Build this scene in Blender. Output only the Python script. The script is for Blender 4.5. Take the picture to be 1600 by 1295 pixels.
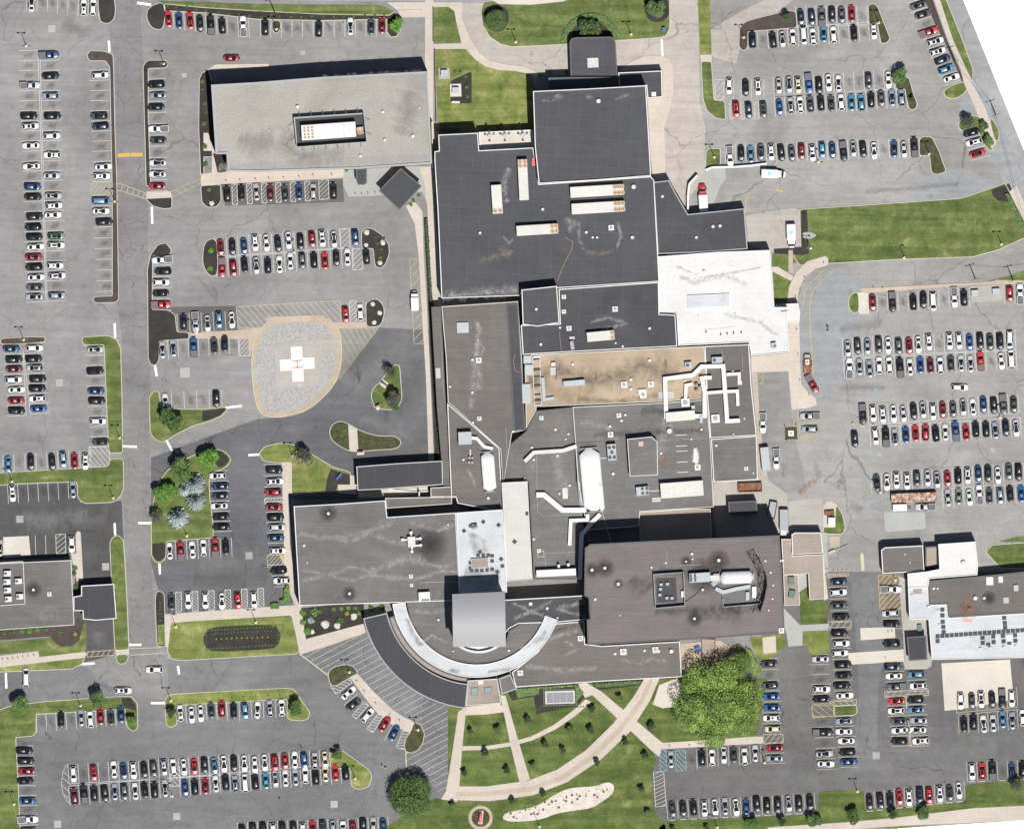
import bpy, bmesh, math, random
from mathutils import Vector, Matrix, Euler
random.seed(7)
S = 0.172                                   # metres per image pixel of the survey photograph
def P(x, y, z=0.0): return Vector(((x-800)*S, (647.5-y)*S, z))
scene = bpy.context.scene
for o in list(bpy.data.objects): bpy.data.objects.remove(o)
# ---------------------------------------------------------------- camera
cam = bpy.data.cameras.new('survey_camera'); camo = bpy.data.objects.new('survey_camera', cam)
scene.collection.objects.link(camo); scene.camera = camo
cam.type = 'ORTHO'; cam.ortho_scale = 1600*S; cam.clip_start = 1; cam.clip_end = 2000
camo.location = (0, 0, 260)
# ---------------------------------------------------------------- sky, sun, exposure
SUN_EL = math.radians(67.5); SUN_AZ = math.radians(158)      # from the south-south-east
world = bpy.data.worlds.new('World'); scene.world = world; world.use_nodes = True
wn = world.node_tree.nodes; wl = world.node_tree.links
sky = wn.new('ShaderNodeTexSky'); sky.sky_type = 'NISHITA'; sky.sun_disc = False
sky.sun_elevation = SUN_EL; sky.sun_rotation = SUN_AZ
wl.new(sky.outputs[0], wn['Background'].inputs[0]); wn['Background'].inputs[1].default_value = 0.05
sun = bpy.data.lights.new('sun', 'SUN'); sun.energy = 4.8; sun.angle = math.radians(0.5); sun.color = (1, 0.965, 0.92)
suno = bpy.data.objects.new('sun', sun); scene.collection.objects.link(suno)
sdir = Vector((math.sin(SUN_AZ)*math.cos(SUN_EL), math.cos(SUN_AZ)*math.cos(SUN_EL), math.sin(SUN_EL)))
suno.rotation_euler = sdir.to_track_quat('Z', 'Y').to_euler(); suno.location = sdir*200
scene.view_settings.view_transform = 'Standard'; scene.view_settings.look = 'None'
scene.view_settings.exposure = 0.6; scene.view_settings.gamma = 1; scene.view_settings.use_curve_mapping = False
ROWS = []; SINGLES = []
# rows: (name, x0,y0,x1,y1, heading, tokens)  image pixels, first slot centre to last slot centre
ROWS += [
("far left double column, left file",44,87,56,464,2,". . . sp . . ku wu . ws . ws . bu ks . ku ku ku ws rs ku ws gs ss"),
("far left double column, right file",78,87,89,462,2,"bp . ks . su . ku . wu . wu . ss . ss wu ws . nu wu . wu wu . su"),
("column left of the access road, upper",155,118,160,276,2,"wu . . . gu bu . . . ws wu"),
("column left of the access road, below hatching",159,313,166,447,2,"cm ws ku . . . . . ."),
("column right of the access road, top",244,115,247,290,182,". ku cs ks . wp gs . ws ws rs"),
("short column right of the access road",253,405.6,253,476,182,"wp ku wu ks rp"),
("row at the top left edge",50,3,146,13,88,"ws . . . . wu wu"),
("left half of row under top hedge",262.5,30,380.5,44,94,"rs bs rs ks kp ku . wp"),
("right half of row under top hedge",415,44.5,596.5,42.5,90,"ku - . . . ku . . ws . gs rs"),
("north-east lot, top row, upper file",1251.4,25.5,1347,24,273,"bs bu gp ku gs rs ."),
("north-east lot, top row, lower file",1176,63,1366,50,94,"ku . ku ss wu wm wu cs wu . ks . wu"),
("north-east accessible bays",1139.5,137,1184.5,136,272,"wu -"),
("north-east lot, middle row, upper file",1216.7,136,1389,123.5,273,"ss ss tu bp ku ws ws . . gu . ws"),
("north-east lot, middle row, lower file",1218.7,167,1409,154,94,"bs su wu gu ku gs wu cs cu ku gs cs cu"),
("north-east row above the ambulance drive",1141.3,242.5,1429,231,274,"wp ks cs gs wu ku gs ru wu cu bs kp ss ku ws . bs ss kp"),
("slanted column along the north-east street",1434,8.5,1485,123,18,"gs gs . rp wu wu bu cu ws"),
("three bays beside the north-east exit",1516,207,1530,239,15,"ks wu rs"),
]
# single cars: (x,y,heading,token,label place)
SINGLES += [
(362,91,0,"rs","driving past the corner of the gravel-roofed building"),
(1165,137,272,"ks","between two white SUVs in the upper north-east accessible bays"),
(1184.5,136,272,"wu","in the upper north-east accessible bays, rightmost"),
(1150,171,274,"ru","in the lower north-east accessible bays nearest the lawn strip"),
(1169.5,172.5,274,"bu","in the lower north-east accessible bays, middle of three"),
(1192.7,171.5,274,"gu","in the lower north-east accessible bays, rightmost of three"),
]
ROWS += [
("row below the gravel-roofed building",354.4,304,490,299,92,"ku ks ss ms gs bs su"),
("island row above helipad, upper file",345,385,522,372.5,274,"rs ks bs wu ws ks ws ku ru wu ss"),
("island row above helipad, lower file",347.2,418,543,403.5,93,"rp ru ks ss ku ws ws gu ku rs ks ws"),
("short row left of helipad, upper file",286.8,505,361.6,501,274,"ku sp ss cu ws"),
("short row left of helipad, lower file",254.5,546,366,538,93,"ss ss . bp . gs ks ."),
]
SINGLES += [
(520.7,298.5,92,"ku","in the last bay before the pale ramp of the gravel-roofed building"),
(555,371.5,274,"bu","beside the kidney-shaped mulch island, right of the hatched bay"),
(572.3,400.5,94,"ku","in the notch of the kidney-shaped mulch island"),
(539.9,491.5,274,"ru","right of the long hatched zone above the helipad"),
(563,488,93,"wu","beside the D-shaped mulch island above the helipad"),
]
ROWS += [
("block at the left edge, left file",20.3,544.7,25,641.5,2,"bs ku ms wu ws rs ku"),
("block at the left edge, right file",51.7,544.5,62,638,2,"wu ku su ku ku wu bs"),
("column along the curved lawn strip",147,547,155,690,2,"ss . ku . bs ku . wu . gs"),
("row above the left lawn band",13.3,725,133.6,718.5,272,"cs . ks . ks cu rs wu"),
("row below the left lawn band",20.3,771,114.6,764,93,"wu . . . . . ss"),
("row above the mulch-ended lawn",258.2,627,337,624,272,"ws . . . ku"),
("column right of the spruce lawn",341.5,743.5,346.5,822,182,"wu bs bs ws ks ks"),
("west wing bays, upper group",426.4,734,428.5,769,2,"ku wu ru"),
("west wing bays, middle group",429.3,791.5,433,840,2,"rs ku su bs"),
("west wing bays, lowest two",436,890.5,441,907.5,182,"ku wu"),
("row under the spruce lawn",265.5,860,353.2,855.5,93,"ws rp ws wu rp ks"),
("row above the oval planter lawn",268.7,941,397.4,935,272,"gs wu wu ws ru wu"),
("row under the two-tree lawn",64.5,1128,188.4,1118,93,". . ks . ss wu rs gs bs"),
("column along the lower left lawn",37,1173,46,1296,2,"ku ku rs ks . bs . wp gs"),
("long lower-left double row, upper file",114.7,1208,507.5,1186,274,"wu . ru . ws bs wu ks gu su wu ws rs ku cs ws ks ws ws ws ru rs ws bu su ts"),
("long lower-left double row, lower file",116,1242.5,540.6,1208,94,"mu kp ku ku ss gu ws ks ku ss - bs ku rs ws ku su wm ku cs ss ws ss wu ku ts rs ku"),
("long lawn island row, left half",282.7,1116,346.4,1108.5,94,"wu ws ws gs ru"),
("long lawn island row, right half",364.4,1111,440,1105.5,93,"ks cu ws su wu"),
("bottom edge row left of round tree",379.4,1299,599,1291,273,"ku ku ku wu ku ku wu rs gu ss wu ru ku ss bs"),
]
SINGLES += [
(0,856,92,"ss","cut by the left edge beside the small clinic's concrete pad"),
(112,850,272,"wu","beside the tan kerb nose of the small clinic"),
(434,860.5,2,"wu","just above the cream ramp patch of the west wing"),
(241.3,1046,180,"wu","turning at the crossing right of the lower access road"),
(192.4,1078.7,0,"wu","driving over the two-tree lawn strip at the lower left"),
(40.6,1058,90,"wm","on the street at the lower left edge"),
(544.7,1082,40,"ws","first of the fanned bays beside the curved tan walk"),
(552.5,1100,38,"gs","second of the fanned bays beside the curved tan walk"),
(574.4,1117,50,"wu","between two hatched aisles, fanned bays by the curved walk"),
(601,1131,57,"rs","in the fanned bays beside the curved tan walk"),
(615.8,1144.5,63,"bs","last of the fanned bays beside the curved tan walk"),
]
ROWS += [
("upper east row with dumpsters",1363,474,1507,466,273,"rs . kp . ku ks wm . wp ku"),
("upper east row, right of dumpsters",1577.4,460,1594,460.5,93,"ru wp"),
("second east block, upper file",1324.5,542.5,1578.6,530.5,273,"ss gu ss gu ws gu rs ws wu . wu wu bs ku gs ku wm"),
("second east block, lower file",1326.7,576,1580.4,563,94,"wp ss ss wu wu kp ws bs ms wu gs ss ss rp . ws wm"),
("third east block, upper file",1364.4,648,1583.3,631,274,"wu wu ws ss ks ss wu rs gs ss ws bs ku gp gs"),
("third east block, lower file",1367.6,683,1587.3,668,94,"wu kp ss bs rs ru ku ws bp rs ku ku ss ks ws"),
("fourth east block above the rusty container",1369.3,754,1591.5,738,273,"gs ws wu wu gu ss ss rs ku wu bs ks ws gs ku"),
("east file right of the rusty container",1481.3,779,1595,770,94,"ss ns ws wp gs cu ks bs"),
("south-east column beside square lawns, top",1308.5,907.6,1312.5,962.5,2,"bs wu gs ks"),
("south-east column beside square lawns, middle",1313,988,1318,1087,2,"ku wu wu ku ks ks ws"),
("south-east column below small grass island",1319.5,1126,1326,1190,182,"ss ws ws ku bs"),
("short column left of small grass island",1280,1030,1284.5,1091.5,2,"ss . . wu ks"),
("short column below the left hatched bay",1286,1127,1291,1193,2,". kp . ss ws"),
("column at the huge tree's edge",1201.6,1037,1207,1138,182,"gs . gu bs bs wu tu"),
("two bays below huge tree's hatched bay",1210,1168,1212,1184,182,"rs ss"),
("row under the huge tree",1080,1185,1180.4,1178,92,". ku wu ss gs wu ss"),
("bottom row right of the garden lawn",1050.6,1265,1265,1254,274,"gs ks ku wu ws ss ws bs ku ku ku ss ku ks"),
("bottom row right of the lawn notch",1358.8,1251,1499.3,1236,274,"ks ku ks rs wu bu ru wu gs ws"),
("lower right edge row above lawn",1518.9,1205,1598,1202,93,"wu ru kp . bs ku"),
("two bays below the orange hatching",1393.7,958.5,1395.2,974,2,"su ku"),
("three bays below the broad tan strip",1396.9,1040.5,1399.5,1072.5,182,"bu ws gp"),
("south-east pair below hatched strip, left file",1399.8,1094.5,1407.4,1157,182,"rs wu gs ws ku"),
("two bays below the dark corner canopy",1429.7,1053,1435,1070.5,182,"cu wu"),
("south-east pair below hatched strip, right file",1431.8,1092,1437,1157,182,"ku cs ss ws wu"),
("cream apron row, upper file",1502,1097,1581.3,1089,273,"wu gs wu ks kp wu"),
("cream apron row, lower file",1505.5,1131,1597.8,1123,93,"ks ku ws ss cs ss wu"),
]
SINGLES += [
(1499.4,605.5,0,"wu","driving between the second and third east blocks"),
(1348,647,273,"kp","at the left end of the third east block beside the yellow bollards"),
(1335.4,685.5,274,"ku","alone left of the yellow bollards of the third east block"),
(1446,792,180,"sp","beside the white trailer below the rusty container"),
(1269,600,300,"rp","hitched to the loaded flat trailer beside the tan apron"),
(1192,661,270,"wp","alongside the tan kerb of the dark-roofed service wing"),
(1265.5,650,180,"sp","in the bay beside the gated square pad, upper of two"),
(1265.5,670.5,180,"su","in the bay beside the gated square pad, lower of two"),
(1213,717,270,"wp","beside the long pale box trailer"),
(1180.4,1178,0,"..",""),
(1048.4,1186,92,"ss","in the turquoise-striped accessible bay"),
(1392.3,920.7,0,"wp","between the two orange-hatched zones by the white roof"),
(1393,1005,180,"ku","between the two tan strips of the south-east lot"),
]
SINGLES=[s for s in SINGLES if s[3]!=".."]
# ================================================================ helpers
COL = scene.collection
def link(o, parent=None):
    COL.objects.link(o)
    if parent: o.parent = parent
    return o
def mesh_obj(name, verts, faces, mat=None, parent=None, smooth=False, fm=None):
    me = bpy.data.meshes.new(name); me.from_pydata([tuple(v) for v in verts], [], faces); me.update()
    mats = mat if isinstance(mat, (list, tuple)) else [mat]
    for m in mats:
        if m: me.materials.append(m)
    if fm: me.polygons.foreach_set('material_index', fm)
    if smooth: me.polygons.foreach_set('use_smooth', [True]*len(me.polygons))
    return link(bpy.data.objects.new(name, me), parent)
def tag(o, label=None, cat=None, group=None, kind=None):
    if label: o['label'] = label
    if cat: o['category'] = cat
    if group: o['group'] = group
    if kind: o['kind'] = kind
    return o
def empty(name, loc, rz=0, label=None, cat=None, group=None):
    o = bpy.data.objects.new(name, None); o.empty_display_size = 0.3; link(o)
    o.location = loc; o.rotation_euler = (0, 0, rz); return tag(o, label, cat, group)
ORD = ['', 'first', 'second', 'third', 'fourth', 'fifth', 'sixth', 'seventh', 'eighth', 'ninth', 'tenth', 'eleventh', 'twelfth',
       'thirteenth', 'fourteenth', 'fifteenth', 'sixteenth', 'seventeenth', 'eighteenth', 'nineteenth', 'twentieth', 'twenty-first',
       'twenty-second', 'twenty-third', 'twenty-fourth', 'twenty-fifth', 'twenty-sixth', 'twenty-seventh', 'twenty-eighth', 'twenty-ninth', 'thirtieth']
ORD += ['%d%s' % (i, 'th' if 10 < i % 100 < 14 else {1:'st',2:'nd',3:'rd'}.get(i % 10, 'th')) for i in range(31, 120)]
def area(p): return 0.5*sum(p[i][0]*p[(i+1) % len(p)][1]-p[(i+1) % len(p)][0]*p[i][1] for i in range(len(p)))
def W(pts):                                   # photo pixels to world xy, counter-clockwise
    w = [((x-800)*S, (647.5-y)*S) for x, y in pts]
    return w if area(w) > 0 else w[::-1]
def chaikin(p, n=2):
    for _ in range(n):
        q = []
        for i in range(len(p)):
            a, b = p[i], p[(i+1) % len(p)]
            q += [(a[0]*.75+b[0]*.25, a[1]*.75+b[1]*.25), (a[0]*.25+b[0]*.75, a[1]*.25+b[1]*.75)]
        p = q
    return p
def rnd(p, r):                                # round the corners of a px polygon with radius r px
    q = []
    n = len(p)
    for i in range(n):
        a, b, c = Vector(p[i-1]), Vector(p[i]), Vector(p[(i+1) % n])
        d1 = (a-b); d2 = (c-b); l1, l2 = d1.length, d2.length
        t = min(r, l1*.48, l2*.48)
        if t < .3: q.append(tuple(b)); continue
        s, e = b+d1/l1*t, b+d2/l2*t
        for k in range(5):
            u = k/4; q.append(tuple(s*(1-u)**2+b*2*u*(1-u)+e*u*u))
    return q
def offset(w, d):                             # offset a ccw world polygon outwards by d
    n = len(w); out = []
    for i in range(n):
        a, b, c = Vector(w[i-1]), Vector(w[i]), Vector(w[(i+1) % n])
        e1 = (b-a); e2 = (c-b)
        if e1.length < 1e-6: e1 = e2
        if e2.length < 1e-6: e2 = e1
        n1 = Vector((e1.y, -e1.x)).normalized(); n2 = Vector((e2.y, -e2.x)).normalized()
        m = n1+n2
        if m.length < 1e-3: m = n1
        m.normalize(); k = d/max(.35, m.dot(n1)); out.append((b.x+m.x*k, b.y+m.y*k))
    return out
def prism_vf(w, z0, z1, caps=True, base=0):
    n = len(w); v = [(x, y, z0) for x, y in w]+[(x, y, z1) for x, y in w]
    f = [(base+i, base+(i+1) % n, base+n+(i+1) % n, base+n+i) for i in range(n)]
    if caps: f.append(tuple(base+n+i for i in range(n)))
    return v, f
def prism(name, w, z0, z1, mat, parent=None, smooth=False):
    v, f = prism_vf(w, z0, z1); f.append(tuple(reversed(range(len(w)))))
    return mesh_obj(name, v, f, mat, parent)
def ring(name, wo, wi, z0, z1, mat, parent=None):   # closed band between two polygons with same count
    n = len(wo); v = [(x, y, z0) for x, y in wo]+[(x, y, z1) for x, y in wo]+[(x, y, z1) for x, y in wi]+[(x, y, z0) for x, y in wi]
    f = []
    for i in range(n):
        j = (i+1) % n
        f += [(i, j, n+j, n+i), (n+i, n+j, 2*n+j, 2*n+i), (2*n+i, 2*n+j, 3*n+j, 3*n+i)]
    return mesh_obj(name, v, f, mat, parent)
class MB:
    def __init__(s): s.v = []; s.f = []; s.m = []
    def add(s, v, f, m=0):
        b = len(s.v); s.v += [tuple(x) for x in v]; s.f += [tuple(b+i for i in q) for q in f]; s.m += [m]*len(f); return s
    def box(s, x0, x1, y0, y1, z0, z1, m=0, M=None):
        v = [Vector((x, y, z)) for z in (z0, z1) for x, y in ((x0, y0), (x1, y0), (x1, y1), (x0, y1))]
        if M: v = [M @ q for q in v]
        return s.add(v, [(3, 2, 1, 0), (4, 5, 6, 7), (0, 1, 5, 4), (1, 2, 6, 5), (2, 3, 7, 6), (3, 0, 4, 7)], m)
    def cyl(s, x, y, z0, z1, r0, r1=None, n=12, m=0, M=None):
        r1 = r0 if r1 is None else r1
        v = [Vector((x+r*math.cos(2*math.pi*i/n), y+r*math.sin(2*math.pi*i/n), z)) for z, r in ((z0, r0), (z1, r1)) for i in range(n)]
        if M: v = [M @ q for q in v]
        return s.add(v, [(i, (i+1) % n, n+(i+1) % n, n+i) for i in range(n)]+[tuple(range(n, 2*n)), tuple(range(n-1, -1, -1))], m)
    def bar(s, a, b, r, m=0, n=6):
        a, b = Vector(a), Vector(b); d = b-a; q = d.to_track_quat('Z', 'Y').to_matrix().to_4x4(); M = Matrix.Translation(a) @ q
        return s.cyl(0, 0, 0, d.length, r, r, n, m, M)
    def prism(s, w, z0, z1, m=0):
        v, f = prism_vf(w, z0, z1); f.append(tuple(reversed(range(len(w))))); return s.add(v, f, m)
    def obj(s, name, mat, parent=None, smooth=False): return mesh_obj(name, s.v, s.f, mat, parent, smooth, s.m if isinstance(mat, (list, tuple)) else None)
def beam_w(x0, y0, x1, y1, wd):               # quad along a px segment, width wd metres (world)
    a, b = P(x0, y0).to_2d(), P(x1, y1).to_2d(); d = (b-a)
    if d.length < 1e-5: return None
    d.normalize(); n = Vector((-d.y, d.x))*wd/2
    w = [tuple(a-n), tuple(b-n), tuple(b+n), tuple(a+n)]
    return w if area(w) > 0 else w[::-1]
def rot_rect(cx, cy, L, Wd, ang):             # px centre, metres, degrees
    c = P(cx, cy); a = math.radians(ang); u = Vector((math.cos(a), math.sin(a))); v = Vector((-u.y, u.x))
    return [tuple(Vector((c.x, c.y))+u*sx*L/2+v*sy*Wd/2) for sx, sy in ((-1, -1), (1, -1), (1, 1), (-1, 1))]
def clip_lines(poly, ang, gap, phase=0.5):    # hatch: world polygon -> list of segments
    a = math.radians(ang); u = Vector((math.cos(a), math.sin(a))); n = Vector((-u.y, u.x)); segs = []
    ds = [Vector(p).dot(n) for p in poly]; k = min(ds)+gap*phase
    while k < max(ds):
        ts = []
        for i in range(len(poly)):
            p, q = Vector(poly[i]), Vector(poly[(i+1) % len(poly)]); dp, dq = p.dot(n)-k, q.dot(n)-k
            if dp*dq < 0: r = p+(q-p)*(dp/(dp-dq)); ts.append(r.dot(u))
        ts.sort()
        for i in range(0, len(ts)-1, 2): segs.append((u*ts[i]+n*k, u*ts[i+1]+n*k))
        k += gap
    return segs
# ================================================================ materials
def newmat(name):
    m = bpy.data.materials.new(name); m.use_nodes = True
    return m, m.node_tree.nodes, m.node_tree.links, m.node_tree.nodes['Principled BSDF']
def plain(name, c, rough=.6, metal=0, coat=0, spec=.5):
    m, n, l, b = newmat(name); b.inputs['Base Color'].default_value = (*c, 1); b.inputs['Roughness'].default_value = rough
    b.inputs['Metallic'].default_value = metal; b.inputs['Coat Weight'].default_value = coat; b.inputs['Specular IOR Level'].default_value = spec
    return m
def ramp(n, l, src, stops):
    r = n.new('ShaderNodeValToRGB'); e = r.color_ramp.elements
    while len(e) < len(stops): e.new(.5)
    for k, (p, c) in enumerate(stops):
        e[k].position = p; e[k].color = (c, c, c, 1) if not isinstance(c, tuple) else (*c, 1)
    l.new(src, r.inputs[0]); return r
def noise(n, l, vec, scale, detail=4, rough=.55, dist=0):
    t = n.new('ShaderNodeTexNoise'); t.inputs['Scale'].default_value = scale; t.inputs['Detail'].default_value = detail
    t.inputs['Roughness'].default_value = rough; t.inputs['Distortion'].default_value = dist; l.new(vec, t.inputs['Vector']); return t.outputs['Fac']
def mix(n, l, mode, fac, a, b):
    x = n.new('ShaderNodeMix'); x.data_type = 'RGBA'; x.blend_type = mode
    for sock, val in ((x.inputs[0], fac), (x.inputs[6], a), (x.inputs[7], b)):
        if hasattr(val, 'links'): l.new(val, sock)
        elif isinstance(val, (int, float)): sock.default_value = val
        else: sock.default_value = (*val, 1)
    return x.outputs[2]
def mapping(n, l, scale=(1, 1, 1), rz=0, loc=(0, 0, 0)):
    g = n.new('ShaderNodeNewGeometry'); mp = n.new('ShaderNodeMapping'); l.new(g.outputs['Position'], mp.inputs[0])
    mp.inputs['Scale'].default_value = scale; mp.inputs['Rotation'].default_value = (0, 0, rz); mp.inputs['Location'].default_value = loc
    return mp.outputs[0]
def asphalt(name, c, crack=.5, cell=.05, patch=.22, tint=(1, .99, .975), rz=0.05, seal=.35, g0=.4):
    m, n, l, b = newmat(name); v = mapping(n, l); col = tuple(c*t for t in tint)
    big = ramp(n, l, noise(n, l, v, .035, 5, .6, .6), [(.3, 1-patch), (.72, 1+patch)])
    fine = ramp(n, l, noise(n, l, v, 2.6, 3, .7), [(.3, .9), (.7, 1.1)])
    streak = ramp(n, l, noise(n, l, mapping(n, l, (.05, .6, 1), rz), 1.0, 4, .6), [(.3, .9), (.7, 1.1)])
    o = mix(n, l, 'MULTIPLY', 1, col, big.outputs[0]); o = mix(n, l, 'MULTIPLY', 1, o, fine.outputs[0]); o = mix(n, l, 'MULTIPLY', 1, o, streak.outputs[0])
    md = ramp(n, l, noise(n, l, v, .3, 6, .7, 1.0), [(.32, .9), (.68, 1.1)]); o = mix(n, l, 'MULTIPLY', 1, o, md.outputs[0])
    # cracks: warped cell borders
    nt = n.new('ShaderNodeTexNoise'); nt.inputs['Scale'].default_value = .13; nt.inputs['Detail'].default_value = 5; l.new(v, nt.inputs['Vector'])
    ad = n.new('ShaderNodeVectorMath'); ad.operation = 'MULTIPLY_ADD'; l.new(nt.outputs['Color'], ad.inputs[0]); ad.inputs[1].default_value = (9, 9, 0); l.new(v, ad.inputs[2])
    vo = n.new('ShaderNodeTexVoronoi'); vo.feature = 'DISTANCE_TO_EDGE'; vo.inputs['Scale'].default_value = cell; vo.inputs['Randomness'].default_value = .85
    l.new(ad.outputs[0], vo.inputs['Vector'])
    ck = ramp(n, l, vo.outputs['Distance'], [(0, 0), (.0075, 1)])
    gate = ramp(n, l, noise(n, l, v, .03, 2), [(g0, 0), (g0+.15, 1)])
    inv = mix(n, l, 'MIX', gate.outputs[0], (1, 1, 1), ck.outputs[0])
    f = mix(n, l, 'MULTIPLY', crack, o, inv)
    # joints running with the paving lanes
    br = n.new('ShaderNodeTexBrick'); br.inputs['Scale'].default_value = 1; br.inputs['Brick Width'].default_value = 34; br.inputs['Row Height'].default_value = 4.1
    br.inputs['Mortar Size'].default_value = .05; br.inputs['Color1'].default_value = (1, 1, 1, 1); br.inputs['Color2'].default_value = (.965, .965, .965, 1); br.inputs['Mortar'].default_value = (.55, .55, .55, 1)
    l.new(mapping(n, l, (1, 1, 1), rz), br.inputs['Vector']); f = mix(n, l, 'MULTIPLY', seal, f, br.outputs['Color'])
    # small oil stains
    v2 = n.new('ShaderNodeTexVoronoi'); v2.inputs['Scale'].default_value = .16; l.new(v, v2.inputs['Vector'])
    st = ramp(n, l, v2.outputs['Distance'], [(.04, .7), (.16, 1)]); f = mix(n, l, 'MULTIPLY', .55, f, st.outputs[0])
    l.new(f, b.inputs['Base Color']); b.inputs['Roughness'].default_value = .9
    bp = n.new('ShaderNodeBump'); bp.inputs['Strength'].default_value = .3; bp.inputs['Distance'].default_value = .02
    l.new(noise(n, l, v, 9, 3), bp.inputs['Height']); l.new(bp.outputs[0], b.inputs['Normal'])
    return m
def ground_mat(name, cols, sc=.12, fine=3.0, fs=.25, rough=.95, bump=.6, stripe=None):
    m, n, l, b = newmat(name); v = mapping(n, l)
    k = len(cols); r = ramp(n, l, noise(n, l, v, sc, 7, .68, .4), [(.28+.46*i/(k-1), cols[i]) for i in range(k)])
    f = ramp(n, l, noise(n, l, v, fine, 4, .75), [(.3, 1-fs), (.7, 1+fs)]); o = mix(n, l, 'MULTIPLY', 1, r.outputs[0], f.outputs[0])
    if stripe:
        w = noise(n, l, mapping(n, l, (.03, .55, 1), stripe), 1.0, 3, .6); s = ramp(n, l, w, [(.38, .8), (.62, 1.15)]); o = mix(n, l, 'MULTIPLY', 1, o, s.outputs[0])
    l.new(o, b.inputs['Base Color']); b.inputs['Roughness'].default_value = rough; b.inputs['Specular IOR Level'].default_value = .2
    bp = n.new('ShaderNodeBump'); bp.inputs['Strength'].default_value = bump; bp.inputs['Distance'].default_value = .06
    l.new(noise(n, l, v, 5, 5, .8), bp.inputs['Height']); l.new(bp.outputs[0], b.inputs['Normal']); return m
def roof_mat(name, c, line=None, bw=2.75, rh=2.4, ms=.05, rz=.05, patch=.15, streak=.1, stain=None, rough=.8, joints=(0, 0), off=0, spec=.35):
    m, n, l, b = newmat(name); v = mapping(n, l)
    big = ramp(n, l, noise(n, l, v, .07, 6, .62, .8), [(.28, 1-patch), (.72, 1+patch)])
    fn = ramp(n, l, noise(n, l, v, 1.7, 4, .7), [(.3, .93), (.7, 1.07)])
    o = mix(n, l, 'MULTIPLY', 1, c, big.outputs[0]); o = mix(n, l, 'MULTIPLY', 1, o, fn.outputs[0])
    if streak:
        w = noise(n, l, mapping(n, l, (.06, 1.4, 1), rz), 1.0, 4, .65); s = ramp(n, l, w, [(.3, 1-streak), (.7, 1+streak)]); o = mix(n, l, 'MULTIPLY', 1, o, s.outputs[0])
    if line:
        br = n.new('ShaderNodeTexBrick'); br.offset = off; br.inputs['Scale'].default_value = 1; br.inputs['Brick Width'].default_value = bw; br.inputs['Row Height'].default_value = rh
        br.inputs['Mortar Size'].default_value = ms; br.inputs['Mortar Smooth'].default_value = .3
        for k, s in ((1, 1), (2, .93)): br.inputs['Color%d' % k].default_value = (s, s, s, 1)
        br.inputs['Mortar'].default_value = (line, line, line, 1); l.new(mapping(n, l, (1, 1, 1), rz), br.inputs['Vector'])
        fade = ramp(n, l, noise(n, l, v, .25, 3), [(.35, .25), (.65, 1)]); o = mix(n, l, 'MULTIPLY', fade.outputs[0], o, br.outputs['Color'])
    if stain:
        s1 = ramp(n, l, noise(n, l, v, .11, 8, .72, 1.6), [(.56, 0), (.72, 1)]); fc = n.new('ShaderNodeMath'); fc.operation = 'MULTIPLY'; l.new(s1.outputs[0], fc.inputs[0]); fc.inputs[1].default_value = stain[1]
        o = mix(n, l, 'MIX', fc.outputs[0], o, stain[0])
    l.new(o, b.inputs['Base Color']); b.inputs['Roughness'].default_value = rough; b.inputs['Specular IOR Level'].default_value = spec
    bp = n.new('ShaderNodeBump'); bp.inputs['Strength'].default_value = .25; bp.inputs['Distance'].default_value = .03
    l.new(noise(n, l, v, 3, 4, .7), bp.inputs['Height']); l.new(bp.outputs[0], b.inputs['Normal']); return m
def paint(name, c, wear=.45):                 # worn road paint
    m, n, l, b = newmat(name); v = mapping(n, l); w = ramp(n, l, noise(n, l, v, 1.6, 6, .8), [(.38, 0), (.58, 1)])
    f = n.new('ShaderNodeMath'); f.operation = 'MULTIPLY'; l.new(w.outputs[0], f.inputs[0]); f.inputs[1].default_value = wear
    l.new(mix(n, l, 'MIX', f.outputs[0], c, (.14, .14, .14)), b.inputs['Base Color']); b.inputs['Roughness'].default_value = .8; return m
def leafmat(name, a, c, d):
    m, n, l, b = newmat(name); g = n.new('ShaderNodeNewGeometry'); oi = n.new('ShaderNodeObjectInfo')
    r = ramp(n, l, g.outputs['Random Per Island'], [(0, a), (.5, c), (1, d)]); tc = n.new('ShaderNodeTexCoord')
    cl = ramp(n, l, noise(n, l, tc.outputs['Object'], 4, 3), [(.35, .6), (.65, 1.3)]); o = mix(n, l, 'MULTIPLY', 1, r.outputs[0], cl.outputs[0])
    hs = n.new('ShaderNodeMapRange'); hs.inputs[3].default_value = .8; hs.inputs[4].default_value = 1.2; l.new(oi.outputs['Random'], hs.inputs[0])
    hv = n.new('ShaderNodeHueSaturation'); l.new(hs.outputs[0], hv.inputs['Value']); l.new(o, hv.inputs['Color'])
    l.new(hv.outputs[0], b.inputs['Base Color']); b.inputs['Roughness'].default_value = .55; b.inputs['Specular IOR Level'].default_value = .3
    return m
M = {}
M['asph_west'] = asphalt('asphalt_west', .150, crack=.38); M['asph_ne'] = asphalt('asphalt_northeast', .178, crack=.45, tint=(1.03, 1, .96))
M['asph_road'] = asphalt('asphalt_access_road', .128, crack=.7, cell=.15, g0=.1, rz=math.pi/2+.03); M['asph_mid'] = asphalt('asphalt_dark', .075, crack=.5, tint=(.98, 1, 1.05), patch=.3)
M['asph_sw'] = asphalt('asphalt_southwest', .102, crack=.55, cell=.12, g0=.25, patch=.28, tint=(1, 1, 1.02)); M['asph_se'] = asphalt('asphalt_southeast', .082, crack=.5, cell=.07, patch=.32)
M['asph_black'] = asphalt('asphalt_fresh', .045, crack=.3, patch=.45); M['asph_street'] = asphalt('asphalt_street', .19, crack=.3, tint=(.99, 1, 1.01), rz=-1.16)
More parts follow.
